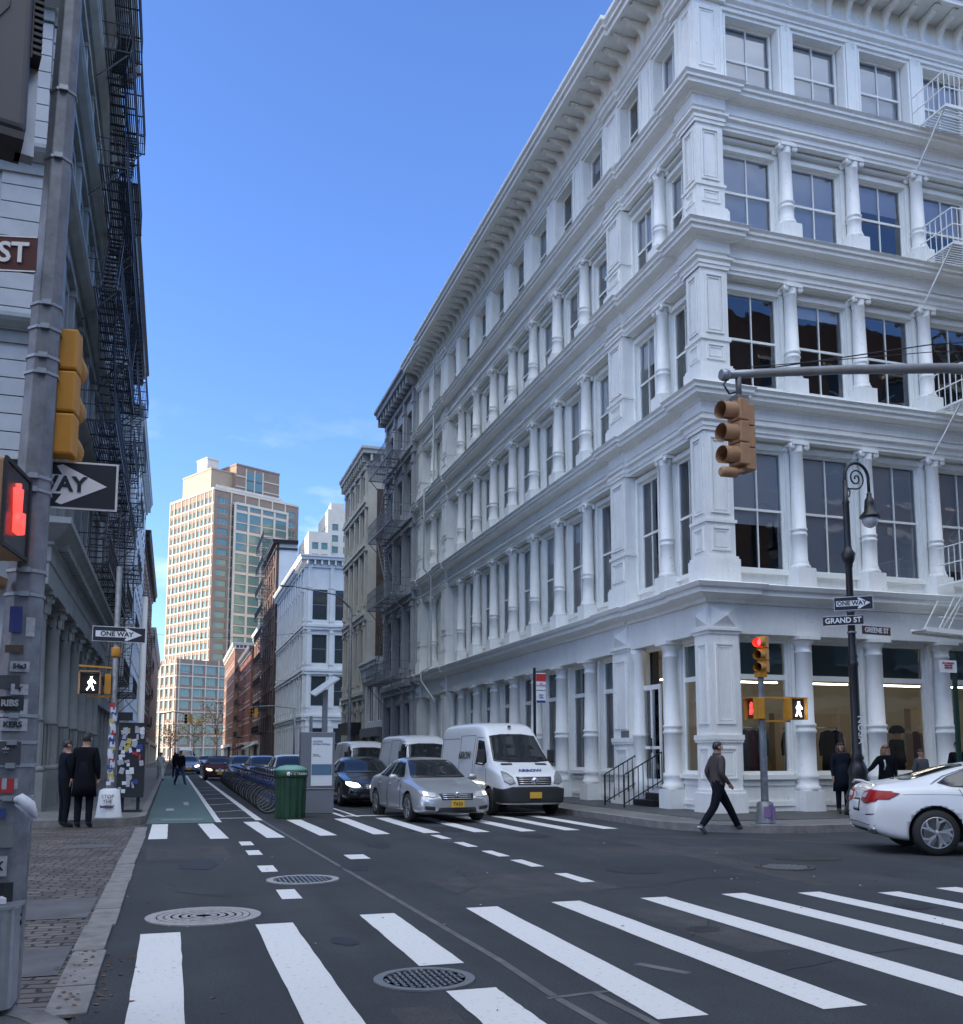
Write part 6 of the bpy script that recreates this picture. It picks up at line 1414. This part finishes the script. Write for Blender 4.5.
# ================================================================= PEOPLE
def person(label,loc,rz,H,J,mats,hair='haird',hat=None,extra=None,group=None,coat=None,longhair=False):
    """faces local -y. J overrides joints (metres for a 1.75 m figure). mats: dict torso, arm, leg, foot, hand"""
    t=thing('person',label,'person',loc,rz,group); k=H/1.75
    P=dict(pel=(0,0,.94),sp=(0,0,1.14),ch=(0,0,1.33),nk=(0,0,1.48),hb=(0,-.01,1.55),hd=(0,-.02,1.63),ht=(0,-.01,1.70),
      shL=(.17,0,1.41),elL=(.22,.02,1.14),wrL=(.23,-.05,.90),haL=(.23,-.07,.83),shR=(-.17,0,1.41),elR=(-.22,.02,1.14),wrR=(-.23,-.05,.90),haR=(-.23,-.07,.83),
      hiL=(.09,0,.90),knL=(.10,-.02,.50),anL=(.10,.01,.09),toL=(.11,-.16,.035),hiR=(-.09,0,.90),knR=(-.10,-.02,.50),anR=(-.10,.01,.09),toR=(-.11,-.16,.035))
    P.update(J); 
    Rd=dict(pel=(.155,.115),sp=(.145,.105),ch=(.165,.115),nk=(.058,.06),hb=(.06,.07),hd=(.076,.092),ht=(.055,.065),shL=(.07,.07),elL=(.052,.052),wrL=(.038,.034),haL=(.038,.022),hiL=(.10,.10),knL=(.068,.07),anL=(.052,.055),toL=(.042,.032))
    for q in list(Rd): 
        if q.endswith('L'): Rd[q[:-1]+'R']=Rd[q]
    E=[('pel','sp','torso'),('sp','ch','torso'),('ch','nk','neck'),('nk','hb','skin'),('hb','hd','skin'),('hd','ht','skin')]
    for s in 'LR': E+=[('ch','sh'+s,'torso'),('sh'+s,'el'+s,'arm'),('el'+s,'wr'+s,'arm'),('wr'+s,'ha'+s,'skin'),('pel','hi'+s,'leg'),('hi'+s,'kn'+s,'leg'),('kn'+s,'an'+s,'leg'),('an'+s,'to'+s,'foot')]
    nm=list(P); me=bpy.data.meshes.new('fig'); me.from_pydata([Vector(P[n])*k for n in nm],[(nm.index(a),nm.index(b)) for a,b,_ in E],[])
    o=bpy.data.objects.new('fig',me); C.objects.link(o); o.modifiers.new('s','SKIN')
    sv=me.skin_vertices[0].data
    for i,n in enumerate(nm): r=Rd[n]; f=(mats.get('bulk',1.) if n in('pel','sp','ch','shL','shR','elL','elR') else (mats.get('legs',1.08) if n[:2] in('hi','kn','an') else 1.)); sv[i].radius=(r[0]*k*f,r[1]*k*f); sv[i].use_root=(n=='pel')
    ss=o.modifiers.new('u','SUBSURF'); ss.levels=2; ss.render_levels=2
    m2=eval_mesh(o); bpy.data.objects.remove(o)
    slots=['skin',mats['torso'],mats['arm'],mats['leg'],mats['foot']]; ix={'skin':0,'torso':1,'arm':2,'leg':3,'foot':4,'neck':1}
    m2.materials.clear()
    for s in slots: m2.materials.append(M[s])
    segs=[(Vector(P[a])*k,Vector(P[b])*k,w) for a,b,w in E]
    for p in m2.polygons:
        c=p.center; best=9;bw='torso'
        for a,b,w in segs:
            d=b-a; tt=max(0,min(1,(c-a).dot(d)/max(d.length_squared,1e-9))); dd=(a+d*tt-c).length
            if w in('leg',): dd+=.01
            if dd<best: best=dd;bw=w
        p.material_index=ix[bw]; p.use_smooth=True
    bm=bmesh.new(); bm.from_mesh(m2)
    # fingers, nose, ears joined into the one body mesh
    mb=MB()
    for s in 'LR':
        a=Vector(P['wr'+s])*k; h=Vector(P['ha'+s])*k; d=(h-a).normalized(); side=d.cross(Vector((1,0,0))).normalized() if abs(d.x)<.9 else Vector((0,1,0))
        for j,(off,l) in enumerate(((-.024,.062),(-.008,.074),(.008,.070),(.023,.056))):
            p0=h+side*off*k; inward=Vector((-.3 if s=='L' else .3,-.2,0)); p1=p0+d*l*.5*k; p2=p0+d*l*k+inward*.02*k
            mb.tube([p0-d*.02*k,p1,p2],[.011*k,.010*k,.007*k],6)
        mb.tube([a+d*.02*k+side*-.02*k,a+d*.05*k+side*-.045*k,a+d*.085*k+side*-.05*k],[.013*k,.012*k,.008*k],6)
    hd=Vector(P['hd'])*k; hz=mats.get('head',0.)
    Rz=Matrix.Rotation(hz,3,'Z')
    mb.tube([hd+Rz@Vector((0,-.088,.03))*k,hd+Rz@Vector((0,-.112,-.012))*k,hd+Rz@Vector((0,-.09,-.02))*k],[.008*k,.014*k,.012*k],6)
    for sx in (-1,1): mb.lathe([(0,-.006),(.025*k,-.004),(.03*k,.004),(0,.006)],c=hd+Rz@Vector((sx*.086,.005,.0))*k,axis='X',n=10)
    mb2=mb.mesh('x',['skin']); bm.from_mesh(mb2); body=bpy.data.meshes.new('body_mesh'); bm.to_mesh(body); bm.free()
    for s in slots: body.materials.append(M[s])
    body.polygons.foreach_set('use_smooth',[True]*len(body.polygons)); inst(body,'body',t,(0,0,0))
    mb=MB()
    for sx in (-1,1): mb.lathe([(0,-.004),(.011*k,-.002),(.011*k,.002),(0,.004)],c=hd+Rz@Vector((sx*.032,-.088,.022))*k,axis='Y',n=8)
    mb.build('eyes',['haird'],t)
    # hair or hat
    mb=MB(); n=18; prof=[(0,.112),(.045,.106),(.076,.076),(.091,.03),(.093,-.01),(.084,-.045)]
    vs=[];fs=[]
    for r,z in prof:
        for q in range(n):
            a=2*PI*q/n; y=math.sin(a); zz=z
            if y<-.25 and z<.06: zz=max(z,.05 if not hat else .035)
            vs.append(hd+Rz@Vector((r*math.cos(a)*.9,r*y*1.08+.004,zz+.01))*k)
    for i in range(len(prof)-1):
        for q in range(n): fs.append((i*n+q,i*n+(q+1)%n,(i+1)*n+(q+1)%n,(i+1)*n+q))
    mb.add(vs,fs,True)
    if hat: mb.build('beanie',[hat],t)
    else: mb.build('hair',[hair],t)
    if longhair:
        mb=MB(); mb.lathe([(.07*k,.08*k),(.115*k,.0),(.125*k,-.12*k),(.11*k,-.22*k),(.02,-.25*k)],c=hd+Vector((0,.045*k,0)),n=14,squash=.75); mb.build('long_hair',[hair],t)
    if coat:
        ln,cm=coat; mb=MB(); pz=P['pel'][2]*k
        mb.lathe([(.165*k,pz+.28*k),(.185*k,pz+.05*k),(.205*k,pz-.15*k),(.225*k,pz-ln*k),(.205*k,pz-ln*k+.01)],c=(P['pel'][0]*k,P['pel'][1]*k,0),n=20,squash=.72); mb.build('coat_skirt',[cm],t)
    if extra: extra(t,P,k)
    return t
# walking man: strides to the right of the picture (+x), slightly towards us
walk=dict(pel=(0,0,.93),knL=(.08,-.26,.52),anL=(.09,-.48,.11),toL=(.10,-.66,.07),hiL=(.09,-.03,.89),hiR=(-.09,.02,.89),knR=(-.09,.14,.50),anR=(-.10,.44,.13),toR=(-.11,.32,.02),
  elL=(.24,.10,1.16),wrL=(.23,-.02,.93),haL=(.22,-.06,.86),elR=(-.23,.05,1.15),wrR=(-.22,-.12,.95),haR=(-.21,-.17,.90))
def collar(t,P,k):
    mb=MB(); mb.lathe([(.075*k,1.44*k),(.085*k,1.50*k),(.08*k,1.53*k),(.07*k,1.50*k)],n=14); mb.build('collar',['jacket'],t)
    mb=MB(); mb.tube([(.0,-.118*k,1.42*k),(0,-.112*k,1.0*k)],.006,5); mb.build('zip',['plastic'],t)
    for s in 'LR':
        a=Vector(P['an'+s])*k; mb=MB(); mb.lathe([(.056*k,.0),(.059*k,.012),(.056*k,.022)],c=a,n=12); mb.build('white_sock_line',['paper'],t)
person('man in black beanie, grey-brown jacket and black trousers striding across the kerb ramp',(10.17,16.72,.004),R(88),1.78,walk,dict(torso='jacket',arm='jacket',leg='pants',foot='shoeg',bulk=1.14,legs=1.25),hat='black',extra=collar)
# two men on the left corner, seen from behind / side
person('tall man in long black overcoat, back turned, beside the far left pole',(-1.72,21.9,.004),R(170),1.98,dict(haL=(.25,-.03,.82)),dict(torso='coat',arm='coat',leg='pants',foot='shoe',bulk=1.22),hair='haird',coat=(.36,'coat'))
person('slimmer dark dressed man half hidden behind the man in the long overcoat',(-2.12,22.15,.004),R(115),1.84,dict(elR=(-.2,-.04,1.15),wrR=(-.14,-.26,1.12),haR=(-.1,-.33,1.14)),dict(torso='coat2',arm='coat2',leg='pants',foot='shoe',bulk=1.1),hat='black')
# people on the pavement behind the white sedan
person('person in dark coat mostly hidden behind the base of the street lamp',(15.12,19.35,.15),R(-20),1.68,{},dict(torso='coat2',arm='coat2',leg='pants',foot='shoe',bulk=1.15),hair='hair',longhair=True,coat=(.4,'coat2'))
def badge_(t,P,k):
    mb=MB(); mb.tube([(-.04,-.135*k,1.36*k),(-.02,-.15*k,1.22*k),(-.05,-.15*k,1.1*k)],.018,5); mb.build('scarf',['paper'],t)
person('light haired woman in black coat leaning an arm forward behind the white sedan roof',(16.1,19.0,.15),R(-35),1.62,dict(shR=(-.17,-.02,1.38),elR=(-.34,-.12,1.16),wrR=(-.52,-.22,1.02),haR=(-.6,-.25,.98)),dict(torso='coat',arm='coat',leg='pants',foot='shoe',bulk=1.2),hair='hairb',longhair=True,coat=(.3,'coat'),extra=badge_)
person('balding man in dark grey jacket standing low behind the white sedan window',(17.35,19.25,.15),R(0),1.52,{},dict(torso='slate',arm='slate',leg='pants',foot='shoe',bulk=1.25),hair='hair')
person('dark haired bearded man in black coat beside the green sign post, rightmost',(17.85,18.6,.15),R(-10),1.70,{},dict(torso='coat',arm='coat',leg='pants',foot='shoe',bulk=1.15),hair='haird')
# far pedestrians
def bigbag(t,P,k):
    mb=MB(); mb.lathe([(0,.9),(.2,.95),(.26,1.2),(.22,1.5),(0,1.6)],c=(-.1,.2,0),n=12); mb.build('backpack',['coat'],t)
person('far pedestrian in blue trousers and bulky dark hood crossing the bike lane',(.42,51.5,0),R(20),1.75,walk,dict(torso='coat',arm='coat2',leg='jean',foot='shoe',bulk=1.2),extra=bigbag)
person('far pedestrian in a pale coat near the left kerb',(-.62,60,.0),R(10),1.68,walk,dict(torso='wcoat',arm='wcoat',leg='wcoat',foot='shoe',bulk=1.15))
person('far pedestrian in dark clothes on the left pavement',(-1.6,52,.15),R(160),1.7,{},dict(torso='coat2',arm='coat2',leg='pants',foot='shoe'))
person('farthest pedestrian in a white top walking down the bike lane',(.2,66,0),R(180),1.7,walk,dict(torso='paper',arm='paper',leg='jean',foot='shoe'))
# shop clothes and mannequins
hang=[(13.35,21.9,'coat2',1.35),(14.25,22.1,'slate',1.2),(14.55,22.1,'maroon',1.25),(15.55,21.9,'coat2',1.1),(15.75,21.9,'slate',1.5),(16.0,21.9,'teal',1.1),(16.72,21.9,'coat',1.35),(16.95,21.9,'coat2',1.2),(18.05,22.0,'coat2',1.1),(18.3,22.0,'slate',1.2),(19.7,22.3,'tancloth',1.0),(19.95,22.3,'maroon',.9),(20.5,22.0,'coat',1.2),(14.75,22.1,'teal',1.2)]
dsc={'coat2':'navy','slate':'grey-blue','maroon':'dark red','teal':'teal','coat':'black','tancloth':'tan'}
for x0,x1,y,nm in ((13.9,14.9,22.15,'left'),(15.4,17.05,21.95,'middle'),(17.9,18.6,22.05,'third'),(19.4,20.8,22.1,'right')):
    t=thing('clothes_rail','steel clothes rail behind the shop glass, %s of the four rails'%{'left':'leftmost','middle':'second','third':'third','right':'rightmost'}[nm],'clothes rail',(x0,y,.3),group='clothes rails in the shop'); b=MB(); L=x1-x0
    b.bar((0,0,1.95),(L,0,1.95),.03); b.bar((0,0,0),(0,0,1.95),.03); b.bar((L,0,0),(L,0,1.95),.03); b.build('bar',['chrome'],t)
for i,(x,y,c,l) in enumerate(hang[1:]):
    t=thing('hanging_garment','%s garment hanging behind the shop glass%s'%(dsc[c],''),'garment',(x,y,2.2),group='garments on the shop rails')
    b=MB(); b.tube([(0,0,.05),(0,0,.0),(-.2,0,-.07)],.008,5); b.tube([(0,0,0),(.2,0,-.07)],.008,5); b.build('hanger',['chrome'],t)
    b=MB(); rg=random.Random(i); n=16; vs=[];fs=[]
    for j,(w,z,dpt) in enumerate(((.05,-.02,.04),(.19,-.08,.06),(.21,-.16,.08),(.17,-.5,.08),(.18,-.8,.09),(.2,-l,.1))):
        for q in range(n): a=2*PI*q/n; f=1+.12*math.sin(a*5+i); vs.append((w*f*math.cos(a),dpt*f*math.sin(a),z))
    for j in range(5):
        for q in range(n): fs.append((j*n+q,j*n+(q+1)%n,(j+1)*n+(q+1)%n,(j+1)*n+q))
    b.add(vs,fs,True)
    for sg in (-1,1): b.tube([(sg*.17,0,-.1),(sg*.24,.01,-.4),(sg*.23,.0,-.7)],[.05,.05,.04],8)
    b.build('cloth',[c],t)
    t['label']={1:'grey-blue garment at the left end of the leftmost shop rail'}.get(i+1,t['label'])
for (x,y,lab,h) in ((13.45,21.75,'dark mannequin standing in the first shop window right of the corner pier',1.75),(18.95,21.9,'tall black mannequin with round black hat in the third shop window',1.95)):
    t=person(lab,(x,y,.3),R(10),h,{},dict(torso='coat',arm='coat',leg='pants',foot='shoe',bulk=1.15),hat='black',coat=(.5,'coat')); t.name='mannequin'; t['category']='mannequin'
    t.children[0].data.materials[0]=M['coat2']
    if h>1.8: b=MB(); b.lathe([(0,-.06),(.2,-.05),(.21,.0),(.17,.1),(.1,.16),(0,.17)],c=(0,-.02,1.63*h/1.75+.05),n=16); b.build('round_hat',['coat'],t)
# leaf litter along the near kerb
b=MB(); rg=random.Random(11)
for i in range(150):
    if i<110: x=-.47+rg.gauss(0,.12)+max(0,(6.6-rg.uniform(5.6,7.2)))*.0; y=rg.uniform(5.5,8.2)
    else: x=rg.uniform(-.4,9); y=rg.uniform(5.2,16)
    s=rg.uniform(.008,.03); a=rg.uniform(0,6.3); c=math.cos(a)*s; d=math.sin(a)*s
    if x<-.42 and y<6.2: continue
    z0=.022 if x<-.5 else .006
    b.quad((x+c,y+d,z0),(x-d*.6,y+c*.6,z0+.006),(x-c,y-d,z0),(x+d*.6,y-c*.6,z0+.004))
o=b.build('street_litter',['leaf2']); tag(o,'scattered dry leaves and scraps along the near kerb and asphalt','litter',kind='stuff')
b=MB()
for i in range(34): 
    x=rg.uniform(-.5,8.5); y=rg.uniform(5.3,18); s=rg.uniform(.01,.028); a=rg.uniform(0,6.3); c=math.cos(a)*s; d=math.sin(a)*s
    b.quad((x+c,y+d,.007),(x-d*.5,y+c*.5,.011),(x-c,y-d,.007),(x+d*.5,y-c*.5,.008))
o=b.build('paper_scraps',['paper']); tag(o,'tiny white paper scraps scattered over the asphalt','litter',kind='stuff')
# distant street-end clutter: awnings
for i,(x,y,m,lab) in enumerate(((11.7,145,'wcoat','pale shop awning on the brown brick house'),(11.3,165,'maroon','dark red shop awning on the red brick house'),(10.3,190,'paper','white shop awning on the orange brick house'))):
    t=thing('awning',lab,'awning',(x,y,0)); b=MB(); b.add([(0,0,3.3),(0,7,3.3),(-1.6,7,2.6),(-1.6,0,2.6),(0,0,3.2),(0,7,3.2),(-1.6,7,2.3),(-1.6,0,2.3)],[(0,1,2,3),(4,5,6,7),(3,2,6,7),(0,3,7,4),(1,2,6,5)]); b.build('canopy',[m],t); b=MB(); b.bar((-1.5,.1,2.4),(0,.1,3.0),.04); b.bar((-1.5,6.9,2.4),(0,6.9,3.0),.04); b.build('frame',['iron'],t)
# ================================================================= overhead cables
t=thing('overhead_cable','thin dark cables sagging across the far street','cable',(0,0,0)); b=MB()
for (p,q,s) in (((11.9,60,10),(-3.4,78,11),.8),((12.0,97.0,9),(-3.3,112,12),.9)):
    b.tube([tuple(Vector(p).lerp(Vector(q),i/12)+Vector((0,0,-s*4*(i/12)*(1-i/12)))) for i in range(13)],.012,4)
b.build('wire',['black'],t)
# ================================================================= WORLD, SUN, CAMERA
EL=14.; AZ=-80.   # azimuth clockwise from +y
sx,sy=math.sin(R(AZ)),math.cos(R(AZ))
w=bpy.data.worlds.new('World'); bpy.context.scene.world=w; w.use_nodes=True; nt=w.node_tree; N=nt.nodes; L=nt.links
bg=N['Background']; sk=N.new('ShaderNodeTexSky'); sk.sky_type='NISHITA'; sk.sun_disc=False; sk.sun_elevation=R(EL); sk.sun_rotation=R(AZ); sk.air_density=1.0; sk.dust_density=.2; sk.ozone_density=6.0; sk.altitude=0
# a few thin clouds low over the street end
tc=N.new('ShaderNodeTexCoord'); mp=N.new('ShaderNodeMapping'); mp.inputs['Scale'].default_value=(3.2,3.2,9); L.new(tc.outputs['Generated'],mp.inputs[0])
nz=N.new('ShaderNodeTexNoise'); nz.inputs['Scale'].default_value=2.6; nz.inputs['Detail'].default_value=7; nz.inputs['Roughness'].default_value=.6; L.new(mp.outputs[0],nz.inputs['Vector'])
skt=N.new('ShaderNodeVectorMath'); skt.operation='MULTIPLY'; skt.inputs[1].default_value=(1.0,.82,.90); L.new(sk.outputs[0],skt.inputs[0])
cr=N.new('ShaderNodeMapRange'); cr.inputs[1].default_value=.54; cr.inputs[2].default_value=.72; L.new(nz.outputs[0],cr.inputs[0])
sp=N.new('ShaderNodeSeparateXYZ'); L.new(tc.outputs['Generated'],sp.inputs[0]); el=N.new('ShaderNodeMapRange'); el.inputs[1].default_value=.36; el.inputs[2].default_value=.16; el.inputs[3].default_value=0; el.inputs[4].default_value=.5; L.new(sp.outputs[2],el.inputs[0])
mu=N.new('ShaderNodeMath'); mu.operation='MULTIPLY'; L.new(cr.outputs[0],mu.inputs[0]); L.new(el.outputs[0],mu.inputs[1])
mx=N.new('ShaderNodeMix'); mx.data_type='RGBA'; L.new(mu.outputs[0],mx.inputs[0]); L.new(skt.outputs[0],mx.inputs[6]); mx.inputs[7].default_value=(3.0,3.2,3.8,1); 
# broken bright clouds added out of view behind the photographer to light the shaded street; they show in the upper windows
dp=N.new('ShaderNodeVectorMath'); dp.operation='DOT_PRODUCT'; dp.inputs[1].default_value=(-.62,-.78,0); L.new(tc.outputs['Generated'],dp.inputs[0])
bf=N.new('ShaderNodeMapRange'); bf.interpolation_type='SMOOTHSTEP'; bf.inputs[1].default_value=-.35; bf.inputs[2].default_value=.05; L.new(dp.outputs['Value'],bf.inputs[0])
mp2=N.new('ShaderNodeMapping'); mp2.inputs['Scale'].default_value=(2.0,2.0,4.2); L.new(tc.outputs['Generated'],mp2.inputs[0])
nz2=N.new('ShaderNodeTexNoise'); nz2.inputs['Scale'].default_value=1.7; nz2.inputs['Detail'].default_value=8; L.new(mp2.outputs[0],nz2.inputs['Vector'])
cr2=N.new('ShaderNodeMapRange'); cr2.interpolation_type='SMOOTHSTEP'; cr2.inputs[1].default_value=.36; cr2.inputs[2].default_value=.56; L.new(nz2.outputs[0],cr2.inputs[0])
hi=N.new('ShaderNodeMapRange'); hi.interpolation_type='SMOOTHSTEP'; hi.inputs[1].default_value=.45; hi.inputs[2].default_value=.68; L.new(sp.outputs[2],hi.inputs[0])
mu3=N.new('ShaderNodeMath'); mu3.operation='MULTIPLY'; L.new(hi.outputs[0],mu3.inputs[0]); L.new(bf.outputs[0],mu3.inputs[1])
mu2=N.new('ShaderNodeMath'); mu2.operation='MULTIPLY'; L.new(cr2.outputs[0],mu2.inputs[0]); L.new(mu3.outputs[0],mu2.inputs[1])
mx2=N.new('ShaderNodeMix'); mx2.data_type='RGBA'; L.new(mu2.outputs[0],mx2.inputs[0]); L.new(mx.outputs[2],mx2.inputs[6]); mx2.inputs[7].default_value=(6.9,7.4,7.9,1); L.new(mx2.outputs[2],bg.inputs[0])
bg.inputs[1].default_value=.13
sl=bpy.data.lights.new('sun','SUN'); sl.energy=2.6; sl.angle=R(.5); sl.color=(1,.86,.68); so=bpy.data.objects.new('sun',sl); C.objects.link(so)
d=Vector((-sx*math.cos(R(EL)),-sy*math.cos(R(EL)),-math.sin(R(EL)))); so.rotation_euler=d.to_track_quat('-Z','Y').to_euler(); so.location=(-40,-40,60)
cd=bpy.data.cameras.new('camera'); cam=bpy.data.objects.new('camera',cd); C.objects.link(cam); bpy.context.scene.camera=cam
cd.sensor_fit='HORIZONTAL'; cd.sensor_width=36; cd.lens=964./963*36; cd.shift_x=0; cd.shift_y=(642-512)/963.; cd.clip_end=3000; cd.clip_start=.05
cam.location=(0,0,1.52)
fw=Vector((math.sin(YAW)*math.cos(PIT),math.cos(YAW)*math.cos(PIT),math.sin(PIT))); cam.rotation_euler=fw.to_track_quat('-Z','Y').to_euler()
sc=bpy.context.scene; sc.view_settings.view_transform='Standard'; sc.view_settings.look='None'; sc.view_settings.gamma=1; sc.view_settings.exposure=EXPO
sc.cycles.max_bounces=8; sc.cycles.transparent_max_bounces=12
